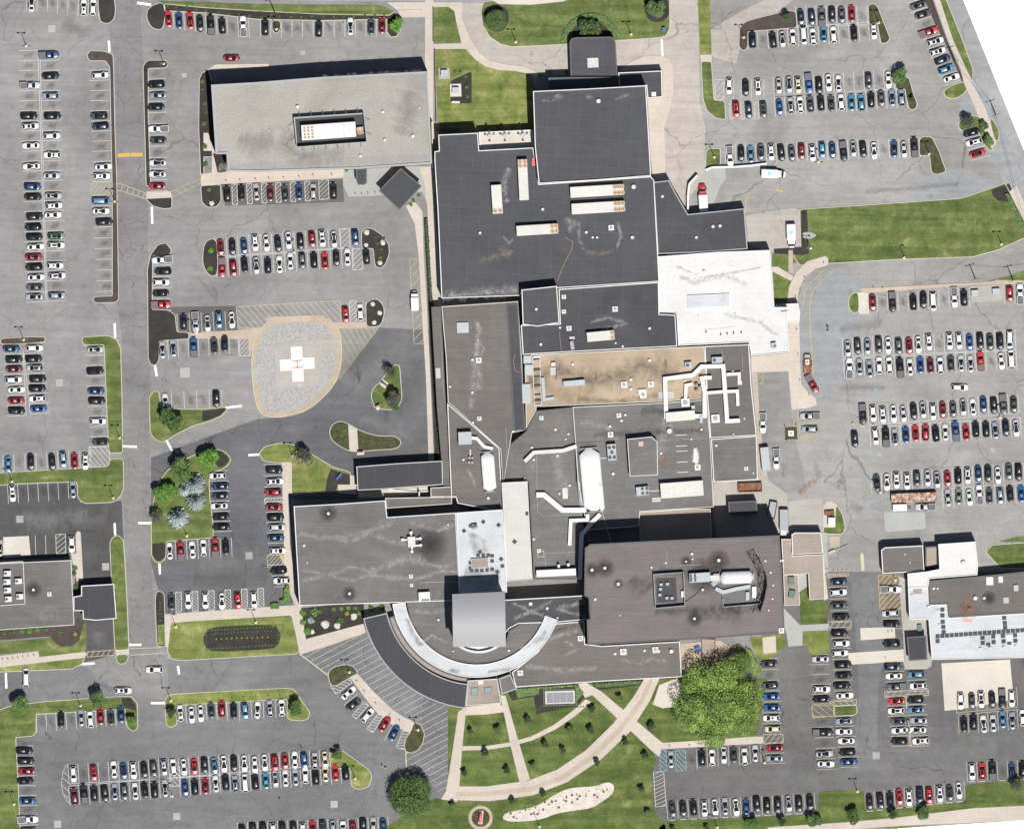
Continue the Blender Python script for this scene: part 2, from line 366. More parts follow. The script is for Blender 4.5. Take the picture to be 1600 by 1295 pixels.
M['asph_pink'] = asphalt('asphalt_warm', .24, crack=.4, tint=(1.09, .99, .90), patch=.12); M['asph_smooth'] = asphalt('asphalt_smooth', .185, crack=.12, tint=(.97, 1, 1.02), patch=.1)
M['asph_bay'] = asphalt('asphalt_bay', .07, crack=.3, tint=(1.05, 1, .95), patch=.15)
M['concrete'] = roof_mat('concrete_walk', (.345, .305, .265), line=.8, bw=1.5, rh=1.5, ms=.035, patch=.1, streak=.04, rough=.9)
M['concrete2'] = roof_mat('concrete_apron', (.26, .245, .225), line=.82, bw=4, rh=4, ms=.05, patch=.12, streak=.05, rough=.9)
M['concrete3'] = roof_mat('concrete_cream', (.375, .35, .305), line=.85, bw=4, rh=4, ms=.05, patch=.08, streak=.04, rough=.9)
M['concrete4'] = roof_mat('concrete_grey', (.24, .245, .235), line=.85, bw=3, rh=3, ms=.04, patch=.1, streak=.04, rough=.9)
M['tan'] = roof_mat('tan_paving', (.30, .25, .195), line=.9, bw=1.2, rh=1.2, ms=.03, patch=.15, streak=.05, rough=.9)
M['kerb'] = roof_mat('kerb_concrete', (.34, .325, .285), line=.75, bw=3, rh=3, ms=.04, patch=.12, streak=.05, rough=.85)
M['kerb_y'] = roof_mat('kerb_yellowed', (.36, .335, .235), line=.75, bw=3, rh=3, ms=.04, patch=.15, streak=.05, rough=.85)
M['grass'] = ground_mat('grass', [(.040, .062, .017), (.066, .090, .026), (.098, .118, .038), (.20, .185, .085)], .22, 3.6, .36, stripe=1.05)
M['grass2'] = ground_mat('grass_garden', [(.034, .056, .014), (.056, .081, .021), (.085, .106, .031), (.17, .16, .07)], .18, 3.2, .36, stripe=.2)
M['grass3'] = ground_mat('grass_dry', [(.056, .080, .019), (.095, .12, .032), (.145, .155, .05), (.26, .235, .11)], .2, 3.2, .3, stripe=.6)
M['mulch'] = ground_mat('mulch', [(.018, .016, .015), (.028, .025, .023), (.04, .036, .032)], .3, 5, .3)
M['mulch_br'] = ground_mat('mulch_brown', [(.035, .027, .024), (.05, .04, .036), (.07, .056, .05)], .3, 5, .3)
M['mulch_gn'] = ground_mat('ground_cover_bed', [(.025, .028, .012), (.045, .045, .022), (.07, .07, .04)], .7, 5, .4)
M['riprap'] = None; M['padrim'] = roof_mat('pad_rim', (.27, .225, .17), patch=.15, streak=.04, rough=.9)
M['paint_w'] = paint('paint_white', (.44, .43, .41)); M['paint_ww'] = paint('paint_white_fresh', (.60, .60, .58), .15); M['paint_y'] = paint('paint_yellow', (.36, .28, .10))
M['paint_or'] = paint('paint_orange', (.42, .24, .03), .2); M['paint_t'] = paint('paint_turquoise', (.10, .26, .28), .4); M['paint_tan'] = paint('paint_tan', (.38, .32, .22), .35)
M['paint_r'] = plain('paint_red', (.42, .20, .18), .8); M['paint_pink'] = plain('paint_pink_plate', (.45, .22, .19), .9)
M['white'] = roof_mat('white_metal', (.43, .43, .42), patch=.08, streak=.04, rough=.55, stain=((.32, .30, .27), .25)); M['white2'] = roof_mat('offwhite_metal', (.37, .365, .335), patch=.1, streak=.04, rough=.6, stain=((.28, .25, .2), .3)); M['lgrey'] = roof_mat('light_grey_metal', (.25, .275, .285), patch=.1, streak=.04, rough=.55)
M['grey'] = plain('grey_metal', (.18, .19, .2), .5); M['dark'] = plain('dark_metal', (.02, .02, .022), .5); M['black'] = plain('black_rubber', (.008, .008, .009), .7)
M['rust'] = ground_mat('rust', [(.07, .03, .018), (.17, .075, .038), (.36, .30, .25), (.42, .40, .36)], 1.1, 4, .3); M['rustd'] = ground_mat('rusty_dark', [(.05, .025, .015), (.15, .07, .04), (.22, .14, .1)], .8, 4, .3)
M['fan'] = plain('fan_guard', (.33, .22, .13), .7); M['green'] = plain('green_box', (.06, .09, .075), .6); M['glassy'] = plain('skylight_glass', (.16, .21, .21), .15)
M['blue'] = plain('blue_tarp', (.01, .06, .22), .6); M['red'] = plain('red_paint', (.55, .06, .05), .5); M['yellow'] = plain('yellow_paint', (.75, .55, .05), .6)
M['brick'] = roof_mat('brick_wall', (.22, .14, .10), line=1.2, bw=.6, rh=.3, ms=.02, patch=.1, streak=.05); M['wall'] = roof_mat('render_wall', (.35, .32, .28), patch=.1)
M['wallw'] = roof_mat('white_wall', (.45, .44, .42), patch=.08); M['wind'] = plain('window_glass', (.02, .03, .035), .08, spec=.8)
# roofs
M['r_gravel'] = ground_mat('roof_gravel', [(.185, .174, .158), (.228, .216, .198), (.268, .253, .232)], .05, 2.6, .25)
M['r_mem'] = roof_mat('roof_membrane', (.040, .0415, .0465), line=1.9, bw=2.8, rh=2.5, ms=.03, patch=.14, streak=.06, stain=((.10, .10, .10), .10))
M['r_mem2'] = roof_mat('roof_membrane_b', (.035, .036, .041), line=1.8, bw=5.6, rh=3.4, ms=.035, patch=.2, streak=.08, stain=((.14, .14, .14), .14))
M['r_brown'] = roof_mat('roof_brown', (.092, .083, .078), line=.72, bw=40, rh=.95, ms=.05, patch=.16, streak=.10, stain=((.17, .16, .155), .22))
M['r_grey'] = roof_mat('roof_grey', (.094, .091, .089), line=.72, bw=40, rh=.95, ms=.05, patch=.2, streak=.12, stain=((.22, .21, .2), .3))
M['r_tower'] = roof_mat('roof_tower', (.108, .094, .091), line=.75, bw=40, rh=.95, ms=.05, patch=.12, streak=.10, stain=((.04, .037, .036), .3))
M['r_white'] = roof_mat('roof_white', (.405, .405, .40), line=.95, bw=9, rh=3, ms=.04, patch=.05, streak=.03, stain=((.33, .27, .21), .4), rough=.6)
M['r_white2'] = roof_mat('roof_white_grey', (.325, .34, .355), line=.9, bw=9, rh=3, ms=.04, patch=.1, streak=.06, stain=((.2, .2, .2), .6), rough=.6)
M['r_cream'] = roof_mat('roof_cream', (.35, .35, .325), line=.9, bw=40, rh=1.1, ms=.04, patch=.06, streak=.03)
M['r_tan'] = roof_mat('roof_tan', (.255, .20, .14), patch=.22, streak=.06, stain=((.12, .10, .08), .5)); M['r_taupe'] = roof_mat('roof_taupe', (.20, .17, .145), patch=.2, streak=.06, stain=((.1, .09, .08), .35))
M['r_canopy'] = roof_mat('roof_canopy', (.030, .031, .035), line=2.2, bw=3, rh=40, ms=.03, patch=.08, streak=.04); M['r_slate'] = roof_mat('roof_shingle', (.035, .037, .042), line=.6, bw=40, rh=.5, ms=.05, patch=.06, streak=.06)
M['r_metal'] = plain('standing_seam_metal', (.205, .205, .21), .6, metal=0)

def alphamat(name, c, lo=.46, hi=.62, amt=.6, sc=.9, radial=False):
    """grime or water stain lying on a roof: patchy, see-through where the noise is low"""
    m, n, l, b = newmat(name); b.inputs['Base Color'].default_value = (*c, 1); b.inputs['Roughness'].default_value = .9
    v = mapping(n, l); r = ramp(n, l, noise(n, l, v, sc, 6, .75, .8), [(lo, 0), (hi, 1)]); k = n.new('ShaderNodeMath'); k.operation = 'MULTIPLY'; l.new(r.outputs[0], k.inputs[0]); k.inputs[1].default_value = amt; out = k.outputs[0]
    if radial:
        tc = n.new('ShaderNodeTexCoord'); g = n.new('ShaderNodeVectorMath'); g.operation = 'LENGTH'; l.new(tc.outputs['Object'], g.inputs[0]); q = ramp(n, l, g.outputs['Value'], [(.1, 1), (1, 0)]); k2 = n.new('ShaderNodeMath'); k2.operation = 'MULTIPLY'; l.new(out, k2.inputs[0]); l.new(q.outputs[0], k2.inputs[1]); out = k2.outputs[0]
    if not radial:
        at = n.new('ShaderNodeAttribute'); at.attribute_name = 'edge_fade'; k3 = n.new('ShaderNodeMath'); k3.operation = 'MULTIPLY'; l.new(out, k3.inputs[0]); l.new(at.outputs['Fac'], k3.inputs[1]); out = k3.outputs[0]
    l.new(out, b.inputs['Alpha']); return m
M['st_pale'] = alphamat('stain_pale', (.30, .29, .28), .38, .7, .85, .7); M['st_dark'] = alphamat('stain_dark', (.025, .024, .023), .3, .75, .62, .35); M['st_soot'] = alphamat('stain_soot', (.015, .014, .014), .2, .5, .75, .7, True)
M['st_dim'] = alphamat('stain_dim', (.06, .05, .045), .25, .8, .4, .3); M['st_haze'] = alphamat('stain_haze', (.20, .20, .195), .25, .8, .5, .3)
M['st_bay'] = alphamat('stain_bay', (.04, .037, .034), .2, .75, .5, .35)
M['st_tan'] = alphamat('stain_tan', (.26, .20, .13), .38, .75, .7, .6); M['st_rust'] = alphamat('stain_rust', (.22, .10, .05), .4, .6, .7, 1.0); M['st_oil'] = alphamat('stain_oil', (.02, .02, .02), .3, .6, .6, .7, True)
def stain(pts, wd, mat='st_pale', z=None, name='weather_stain'):
    rn = random.Random(int(pts[0][0]*13+pts[0][1])); zz = (max(roofz(*p) for p in pts) if z is None else z)+.02+rn.random()*.012; mb = MB(); L, R = [], []
    q = []
    for a, b in zip(pts, pts[1:]):
        k = max(1, int(math.hypot(b[0]-a[0], b[1]-a[1])/5)); q += [(a[0]+(b[0]-a[0])*i/k, a[1]+(b[1]-a[1])*i/k) for i in range(k)]
    q.append(pts[-1])
    for i, p in enumerate(q):
        a, b = q[max(0, i-1)], q[min(len(q)-1, i+1)]; d = Vector((b[0]-a[0], b[1]-a[1])).normalized(); n = Vector((-d.y, d.x)); w1, w2 = wd*rn.uniform(.3, .7), wd*rn.uniform(.3, .7)
        w1 *= 1.5; w2 *= 1.5
        L.append(P(p[0]+n.x*w1, p[1]+n.y*w1, zz)); R.append(P(p[0]-n.x*w2, p[1]-n.y*w2, zz))
    k = len(q); C = [P(p[0], p[1], zz) for p in q]; mb.add(L+C+R, [(i, i+1, k+i+1, k+i) for i in range(k-1)]+[(k+i, k+i+1, 2*k+i+1, 2*k+i) for i in range(k-1)]); o = mb.obj(name, M[mat]); o['kind'] = 'structure'
    at = o.data.attributes.new('edge_fade', 'FLOAT', 'POINT'); at.data.foreach_set('value', [0.0]*k+[(0.0 if i in (0, k-1) else 1.0) for i in range(k)]+[0.0]*k)
def halo(x, y, r, mat='st_soot', z=None):
    o = MB().add([(math.cos(i*.5236)*1, math.sin(i*.5236), 0) for i in range(12)], [tuple(range(12))]).obj('soot_stain', M[mat]); o.scale = (r*S, r*S, 1); p = P(x, y); o.location = (p.x, p.y, (roofz(x, y) if z is None else z)+.018+(x % 7)*.0012); o['kind'] = 'structure'
# ================================================================ ground
mesh_obj('no_coverage_sheet', [(-900, -900, -.35), (900, -900, -.35), (900, 900, -.35), (-900, 900, -.35)], [(0, 1, 2, 3)], plain('no_coverage_white', (.9, .9, .9), .9))['kind'] = 'structure'  # blank white sheet added for the empty area past the survey coverage, not terrain
Z = [0.0]
def sheet(name, pts, mat, smooth=0, z=None, r=0):
    p = chaikin(pts, smooth) if smooth else (rnd(pts, r) if r else pts)
    Z[0] += .0015; z = Z[0] if z is None else z
    o = prism(name, W(p), -.3, z, M[mat]); o['kind'] = 'structure'; return o
def island(fill, pts, smooth=0, r=0, kerb='kerb', name=None, kw=.18, h=.14):
    p = W(chaikin(pts, smooth) if smooth else (rnd(pts, r) if r else pts))
    names = {'grass': 'lawn', 'grass2': 'lawn', 'grass3': 'lawn', 'mulch': 'mulch_bed', 'mulch_br': 'mulch_bed', 'mulch_gn': 'planting_bed'}
    o = prism(name or names.get(fill, 'traffic_island'), p, -.3, h-.02-.0007*(Z[0] % .01)*100, M[fill]); o['kind'] = 'structure'
    if kerb: k = ring('kerb', offset(p, kw), p, -.3, h, M[kerb]); k['kind'] = 'structure'
    return o
ZP = [.10]
def walk(pts, mat='concrete', smooth=0, r=0, name='footpath'):
    ZP[0] += .0012; p = chaikin(pts, smooth) if smooth else (rnd(pts, r) if r else pts)
    o = prism(name, W(p), -.3, ZP[0]+.03, M[mat]); o['kind'] = 'structure'; return o
ZL = [.05]
def lines(segs, mat, wd=.11, name='painted_lines', z=None):
    mb = MB(); z = (ZL[0] if z is None else z)
    for s in segs:
        w = beam_w(*s, wd)
        if w: mb.add([(x, y, z) for x, y in w], [(0, 1, 2, 3)])
    if mb.v: o = mb.obj(name, M[mat]); o['kind'] = 'structure'; ZL[0] += .0008; return o
def hatch(pts, ang, gap, mat='paint_w', wd=.13, outline=True, phase=.5, z=None, ow=.14):
    w = W(pts); mb = MB(); z = z or ZL[0]; ZL[0] += .0016
    for a, b in clip_lines(w, ang, gap*S, phase):
        d = (b-a)
        if d.length < .3: continue
        d.normalize(); n = Vector((-d.y, d.x))*wd/2
        mb.add([(q.x, q.y, z) for q in (a-n, b-n, b+n, a+n)], [(0, 1, 2, 3)])
    if outline:
        for i in range(len(pts)):
            q = beam_w(*pts[i], *pts[(i+1) % len(pts)], ow)
            if q: mb.add([(x, y, z+.0008) for x, y in q], [(0, 1, 2, 3)])
    o = mb.obj('hatched_marking', M[mat]); o['kind'] = 'structure'
sheet('car_park', [(-150, -150), (1443, -150), (1504, 0), (1600, 235), (1760, 627), (1760, 1270), (1600, 1281), (1402, 1294), (1402, 1440), (-150, 1440)], 'asph_west', z=0.0)
sheet('car_park', [(1040, -150), (1443, -150), (1504, 0), (1600, 235), (1760, 627), (1760, 900), (1285, 900), (1240, 860), (1180, 560), (1030, 290)], 'asph_ne')
sheet('driveway', [(712, 4), (1100, -10), (1092, 60), (1093, 160), (1102, 200), (1100, 280), (1062, 330), (1035, 290), (1010, 150), (960, 115), (880, 118), (820, 112), (770, 106), (730, 70)], 'asph_pink')
sheet('driveway', [(1088, 60), (1155, 20), (1235, -20), (1240, 0), (1160, 60), (1150, 100), (1115, 90)], 'asph_pink')
sheet('street', [(1478, 0), (1505, 0), (1600, 235), (1700, 480), (1640, 480), (1560, 262), (1540, 200), (1518, 125)], 'asph_street')
sheet('street', [(1505, 150), (1540, 140), (1590, 250), (1600, 330), (1560, 262), (1490, 200)], 'asph_smooth')
sheet('street', [(200, -150), (1100, -150), (1100, -5), (720, 6), (670, 3), (520, 2), (400, 0), (250, -3)], 'asph_smooth')
sheet('street', [(1235, 405), (1250, 408), (1400, 405), (1560, 395), (1620, 370), (1660, 380), (1600, 428), (1560, 434), (1310, 444), (1290, 430)], 'asph_ne')
sheet('driveway', [(1296, 424), (1312, 416), (1380, 455), (1340, 520), (1325, 560), (1330, 590), (1280, 640), (1250, 640), (1253, 560), (1240, 520), (1245, 470), (1258, 440)], 'asph_smooth')
sheet('driveway', [(1420, 281), (1500, 262), (1560, 285), (1560, 292), (1500, 312), (1423, 318)], 'asph_smooth')
sheet('car_park', [(1180, 905), (1290, 893), (1600, 893), (1760, 880), (1760, 1268), (1600, 1270), (1020, 1300), (1018, 1165), (1180, 1158), (1170, 1040), (1192, 1008)], 'asph_se')
sheet('car_park', [(1290, 893), (1385, 893), (1385, 1000), (1372, 1080), (1370, 1200), (1330, 1210), (1342, 1080), (1335, 960), (1330, 910), (1290, 906)], 'asph_sw')
sheet('car_park', [(-150, 1055), (140, 1040), (240, 1020), (262, 1030), (470, 1018), (600, 1050), (728, 1105), (700, 1250), (590, 1300), (590, 1440), (-150, 1440)], 'asph_sw')
sheet('car_park', [(236, 715), (400, 655), (450, 650), (500, 625), (530, 592), (592, 512), (672, 516), (692, 725), (560, 722), (557, 780), (455, 780), (458, 950), (258, 960), (236, 880)], 'asph_mid')
sheet('car_park', [(-150, 757), (118, 750), (125, 785), (190, 782), (196, 900), (200, 1018), (130, 1035), (110, 1000), (120, 870), (-150, 880)], 'asph_black')
sheet('access_road', [(163, -60), (222, -60), (220, 40), (225, 100), (232, 310), (231, 480), (236, 560), (234, 700), (236, 880), (244, 1015), (262, 1030), (262, 1095), (240, 1090), (214, 1090), (150, 1060), (132, 1036), (203, 1020), (198, 870), (191, 780), (190, 530), (184, 470), (183, 300), (180, 100), (168, 40)], 'asph_road')
sheet('car_park', [(236, 480), (371, 478), (372, 516), (296, 521), (236, 521)], 'asph_bay')
sheet('car_park', [(345, 288), (535, 280), (538, 316), (352, 322)], 'asph_bay')
sheet('car_park', [(468, 1022), (560, 988), (575, 985), (640, 1080), (728, 1108), (716, 1170), (690, 1245), (640, 1190), (600, 1180), (513, 1056)], 'asph_sw')
sheet('car_park', [(1350, 796), (1385, 796), (1450, 796), (1600, 815), (1600, 840), (1378, 850)], 'asph_ne')
sheet('loading_pad', [(1381, 800), (1445, 800), (1447, 826), (1383, 831)], 'concrete4', r=4)
sheet('loading_pad', [(1232, 783), (1284, 778), (1286, 822), (1234, 828)], 'concrete2')
sheet('loading_pad', [(1115, 755), (1200, 742), (1230, 770), (1232, 835), (1200, 838), (1120, 838), (1114, 800)], 'concrete2')
sheet('loading_pad', [(1172, 560), (1232, 556), (1240, 600), (1190, 600), (1200, 760), (1190, 760)], 'concrete2')
sheet('service_yard', [(1181, 579), (1231, 578), (1236, 640), (1246, 700), (1260, 760), (1228, 770), (1200, 750), (1187, 660)], 'asph_west')
sheet('concrete_apron', [(1471, 1036), (1578, 1030), (1584, 1093), (1496, 1108), (1476, 1110)], 'concrete3')
sheet('concrete_strip', [(1344, 981), (1398, 979), (1399, 996), (1345, 1000)], 'concrete3'); sheet('concrete_strip', [(1325, 1020), (1412, 1014), (1413, 1033), (1327, 1038)], 'concrete3')
sheet('concrete_apron', [(1411, 1033), (1456, 1030), (1455, 1040), (1448, 1045), (1414, 1045)], 'concrete2')
sheet('driveway', [(134, 970), (179, 968), (181, 1018), (136, 1022)], 'asph_black')
sheet('concrete_pad', [(5, 839), (45, 837), (48, 868), (5, 871)], 'concrete3')
sheet('concrete_pad', [(1105, 258), (1133, 258), (1134, 280), (1125, 292), (1115, 318), (1090, 318), (1092, 290), (1100, 272)], 'concrete4'); sheet('driveway', [(1165, 337), (1240, 325), (1254, 330), (1253, 385), (1200, 392), (1170, 382)], 'asph_pink')
sheet('concrete_pad', [(1166, 338), (1196, 337), (1198, 380), (1170, 381)], 'concrete2'); sheet('concrete_pad', [(1094, 256), (1103, 248), (1103, 265), (1098, 275), (1075, 275), (1076, 257)], 'concrete2')
# ---- kerbed islands, lawns and beds
I = island
I('mulch', [(152, -30), (172, -30), (180, 8), (179, 28), (172, 36), (163, 37), (155, 31)], 1); I('mulch', [(256, 3), (232, 12), (229, 28), (236, 42), (247, 47), (255, 44), (258, 20)], 1)
I('mulch_br', [(136, 87), (141, 80), (163, 81), (176, 86), (177, 110), (179, 200), (182, 290), (185, 468), (180, 472), (150, 473), (145, 469), (148, 464), (176, 463), (176, 300), (172, 105), (165, 95), (140, 95)], r=3)
I('mulch', [(230, 96), (236, 95), (259, 95), (263, 100), (259, 106), (231, 107), (231, 180), (235, 290), (229, 291), (226, 180), (224, 104)], r=3)
I('mulch', [(228, 311), (268, 309), (268, 325), (256, 326), (240, 322)], r=3); I('mulch', [(314, 291), (344, 289), (345, 314), (338, 323), (325, 324), (316, 316)], r=4)
I('mulch', [(231, 420), (236, 398), (247, 383), (259, 380), (267, 390), (266, 397), (253, 399), (238, 400), (237, 484), (262, 485), (273, 492), (276, 519), (294, 520), (295, 529), (248, 532), (248, 562), (243, 570), (236, 569), (232, 560)], r=3)
I('mulch', [(317, 400), (320, 380), (330, 373), (337, 376), (339, 385), (340, 425), (334, 432), (325, 428), (318, 415)], 1)
I('mulch', [(566, 388), (565, 364), (571, 357), (580, 357), (596, 367), (607, 382), (608, 396), (602, 413), (594, 419), (587, 416), (585, 405), (584, 388)], r=4)
I('mulch', [(573, 510), (572, 474), (581, 468), (590, 468), (599, 478), (600, 491), (596, 505), (590, 510)], r=5)
I('mulch_br', [(2, 530), (5, 529), (67, 526), (71, 530), (68, 535), (5, 538), (1, 535)], 1, kerb='kerb_y')
I('grass', [(130, 527), (170, 525), (182, 531), (188, 545), (190, 620), (191, 707), (171, 707), (168, 650), (163, 538), (132, 539), (128, 533)], r=4, kerb='kerb_y')
I('grass', [(-140, 745), (0, 739), (100, 733), (170, 729), (172, 717), (192, 717), (193, 764), (186, 777), (177, 784), (132, 786), (122, 778), (121, 752), (60, 754), (-140, 765)], r=5)
I('grass', [(172, 848), (176, 840), (184, 836), (192, 843), (194, 870), (198, 940), (201, 1014), (180, 1015), (177, 960), (173, 870)], r=4)
I('grass', [(181, 1023), (201, 1022), (198, 1033), (190, 1037), (183, 1034)], 1); walk([(181, 1015), (201, 1014), (202, 1022), (181, 1023)])
I('grass', [(237, 820), (240, 785), (246, 758), (262, 735), (290, 718), (310, 708), (340, 702), (351, 706), (361, 716), (357, 726), (346, 733), (330, 738), (326, 750), (327, 775), (331, 810), (333, 839), (300, 842), (259, 845), (259, 870), (252, 878), (243, 878), (237, 868)], r=5, kerb='kerb_y')
sheet('mulch_bed', [(332, 704), (344, 703), (359, 716), (354, 726), (342, 731), (335, 722)], 'mulch', 1, z=.135); sheet('mulch_bed', [(238, 849), (258, 847), (258, 869), (251, 876), (244, 876), (238, 866)], 'mulch', z=.136, r=4)
I('mulch', [(243, 935), (245, 925), (250, 923), (256, 928), (258, 1005), (258, 1010), (246, 1008), (244, 970)], r=4); sheet('lawn', [(246, 976), (257, 975), (258, 1008), (247, 1006)], 'grass3', z=.137)
I('grass', [(234, 620), (241, 611), (248, 613), (251, 639), (318, 640), (350, 636), (355, 639), (345, 650), (325, 658), (301, 665), (275, 678), (259, 688), (252, 690), (241, 685), (235, 675)], r=4, kerb='kerb_y')
sheet('mulch_bed', [(316, 642), (349, 638), (353, 640), (344, 649), (326, 656), (316, 658)], 'mulch', z=.138)
I('grass3', [(405, 708), (415, 698), (435, 693), (456, 694), (475, 703), (492, 713), (520, 730), (545, 737), (548, 742), (548, 765), (456, 772), (456, 722), (430, 722), (412, 720)], r=4)
sheet('mulch_bed', [(517, 732), (533, 738), (546, 741), (547, 757), (528, 757), (525, 766), (508, 768), (512, 745)], 'mulch', z=.139)
walk([(440, 722), (455, 722), (456, 772), (450, 772), (453, 850), (464, 935), (474, 948), (462, 948), (444, 905), (444, 860)])
walk([(560, 768), (668, 760), (668, 770), (598, 777), (560, 777)], 'concrete3'); walk([(528, 757), (547, 756), (547, 743), (555, 743), (557, 772), (528, 770)])
I('grass3', [(267, 973), (300, 970), (453, 961), (458, 965), (468, 1016), (462, 1021), (420, 1023), (285, 1031), (268, 1029), (262, 1018)], r=4)
walk([(258, 959), (300, 956), (457, 945), (470, 947), (478, 997), (474, 1020), (468, 1021), (461, 985), (455, 961), (267, 972), (262, 1014), (256, 1003)])
I('mulch', [(318, 992), (328, 981), (350, 978), (420, 975), (434, 980), (439, 992), (436, 1006), (425, 1014), (340, 1018), (325, 1015), (318, 1005)], 1, kerb=None, h=.168)
I('grass3', [(258, 1092), (265, 1085), (350, 1080), (449, 1075), (459, 1077), (471, 1095), (484, 1113), (482, 1121), (474, 1125), (455, 1124), (449, 1120), (449, 1091), (277, 1101), (276, 1131), (268, 1136), (260, 1132)], r=4, kerb='kerb_y')
I('grass', [(-140, 1120), (0, 1109), (15, 1103), (70, 1096), (188, 1088), (205, 1088), (214, 1098), (215, 1136), (208, 1142), (199, 1135), (196, 1107), (56, 1115), (56, 1143), (50, 1149), (24, 1151), (28, 1230), (31, 1300), (31, 1430), (-140, 1430)], r=3)
sheet('mulch_bed', [(190, 1090), (204, 1090), (212, 1100), (213, 1110), (200, 1106), (191, 1104)], 'mulch', z=.141)
I('grass3', [(515, 1170), (520, 1167), (537, 1174), (558, 1189), (576, 1202), (581, 1213), (576, 1228), (565, 1232), (555, 1231), (549, 1226), (548, 1199), (517, 1200)], r=5)
I('mulch_gn', [(513, 1056), (515, 1047), (524, 1041), (540, 1038), (551, 1040), (559, 1051), (546, 1058), (524, 1071), (517, 1069)], r=4)
I('mulch_gn', [(647, 1129), (656, 1131), (663, 1145), (660, 1161), (653, 1171), (643, 1176), (634, 1173), (632, 1165), (635, 1152), (642, 1143)], r=4)
walk([(546, 1057), (559, 1052), (582, 1078), (612, 1107), (630, 1119), (648, 1128), (641, 1143), (619, 1136), (588, 1112), (569, 1088)], r=3)
I('mulch', [(470, 950), (568, 940), (570, 975), (540, 983), (478, 999)], kerb=None)
walk([(474, 1000), (478, 998), (568, 974), (571, 988), (530, 1003), (470, 1022)])
# small south-west building grounds
I('grass', [(-140, 1012), (0, 1003), (78, 996), (100, 1010), (122, 1003), (127, 980), (134, 972), (136, 1008), (133, 1018), (62, 1026), (60, 1016), (-140, 1036)], kerb=None)
I('mulch_br', [(-140, 992), (0, 984), (118, 977), (122, 965), (130, 972), (124, 1000), (112, 1009), (95, 1010), (84, 1002), (78, 994), (-140, 1010)], kerb=None, h=.165)
walk([(-140, 1036), (0, 1024), (60, 1017), (61, 1026), (133, 1018), (136, 1022), (130, 1027), (0, 1042), (-140, 1058)])
I('grass3', [(-140, 1056), (0, 1042), (132, 1027), (128, 1036), (113, 1044), (0, 1049), (-140, 1064)], kerb='kerb')
walk([(118, 834), (122, 829), (126, 832), (128, 865), (130, 906), (120, 908), (112, 870), (110, 864), (119, 864)])
# helipad
I('padrim', [(430, 498), (455, 494), (500, 495), (516, 500), (531, 518), (534, 558), (528, 590), (512, 614), (482, 640), (450, 650), (425, 652), (408, 647), (401, 632), (396, 605), (393, 570), (396, 540), (403, 520), (415, 505)], 1, kerb='kerb_y', name='helipad_path')
M['riprap'] = ground_mat('rip_rap', [(.13, .13, .125), (.215, .212, .205), (.27, .265, .255), (.35, .345, .33)], 2.6, 4.5, .35)
I('riprap', [(430, 508), (455, 503), (495, 503), (510, 510), (520, 525), (526, 556), (520, 588), (506, 609), (478, 632), (448, 643), (425, 645), (412, 638), (406, 620), (401, 598), (398, 572), (402, 545), (408, 528), (418, 515)], 1, kerb=None, name='gravel_ring', h=.17)
sheet('helipad_slab', [(428, 538), (497, 531), (502, 602), (432, 607)], 'concrete2', z=.205); sheet('helipad_path', [(393, 574), (430, 574), (430, 582), (394, 584)], 'concrete4', z=.2); sheet('helipad_path', [(497.5, 532), (530, 530), (531, 552), (499, 554)], 'concrete2', z=.2); sheet('painted_number', [(466, 588+12), (470, 600), (470, 603), (466, 603)], 'paint_w', z=.21)
# beige walks around the gravel-roofed building
walk([(296, 521), (371, 516), (380, 514), (416, 512), (408, 523), (398, 528), (396, 548), (388, 548), (388, 530), (296, 529)], 'tan'); walk([(416, 495), (505, 492), (512, 503), (572, 503), (573, 512), (520, 514), (505, 506), (430, 506), (418, 513)], 'tan')
walk([(314, 272), (331, 270), (331, 236), (318, 236), (318, 208), (325, 208), (332, 225), (352, 268), (537, 262), (537, 278), (440, 283), (345, 288), (314, 290)])
walk([(229, 299), (233, 300), (266, 299), (269, 308), (229, 310)]); walk([(335, 102), (340, 101), (420, 100), (420, 104), (330, 108), (320, 112)])
I('mulch', [(312, 124), (316, 115), (325, 110), (331, 130), (336, 245), (318, 245), (318, 272), (314, 272), (311, 200)], kerb='kerb'); I('mulch', [(333, 240), (352, 242), (353, 269), (340, 270)], kerb=None, h=.19)
walk([(537, 266), (575, 264), (600, 262), (678, 259), (680, 300), (668, 320), (660, 300), (640, 300), (612, 305), (545, 308), (536, 290)], 'concrete4'); walk([(655, 262), (676, 261), (678, 300), (690, 475), (692, 490), (680, 490), (672, 440), (668, 330), (664, 290)])
walk([(634, 322), (648, 315), (660, 330), (662, 400), (667, 480), (672, 580), (679, 738), (670, 738), (666, 600), (660, 500), (654, 400), (648, 350)])
I('mulch', [(662, 340), (668, 340), (690, 730), (681, 736), (672, 540)], kerb=None, h=.21)
# triangular and bean islands in the ambulance loop
I('grass2', [(580, 618), (584, 606), (596, 596), (608, 578), (618, 570), (624, 571), (626, 600), (628, 622), (622, 636), (610, 640), (592, 638), (584, 632)], 1)
I('mulch_gn', [(515, 675), (519, 664), (530, 658), (542, 661), (556, 670), (575, 678), (595, 682), (615, 681), (625, 687), (626, 694), (618, 701), (595, 702), (560, 705), (545, 704), (528, 695), (518, 686)], 1); walk([(544, 663), (558, 671), (560, 706), (546, 704)])
for q in ([(593, 600), (599, 593), (607, 599), (601, 607)], [(583, 634), (587, 631), (594, 637), (591, 642)], [(558, 705), (569, 704), (569, 710), (558, 711)]): walk(q, 'concrete3', name='sign_base')
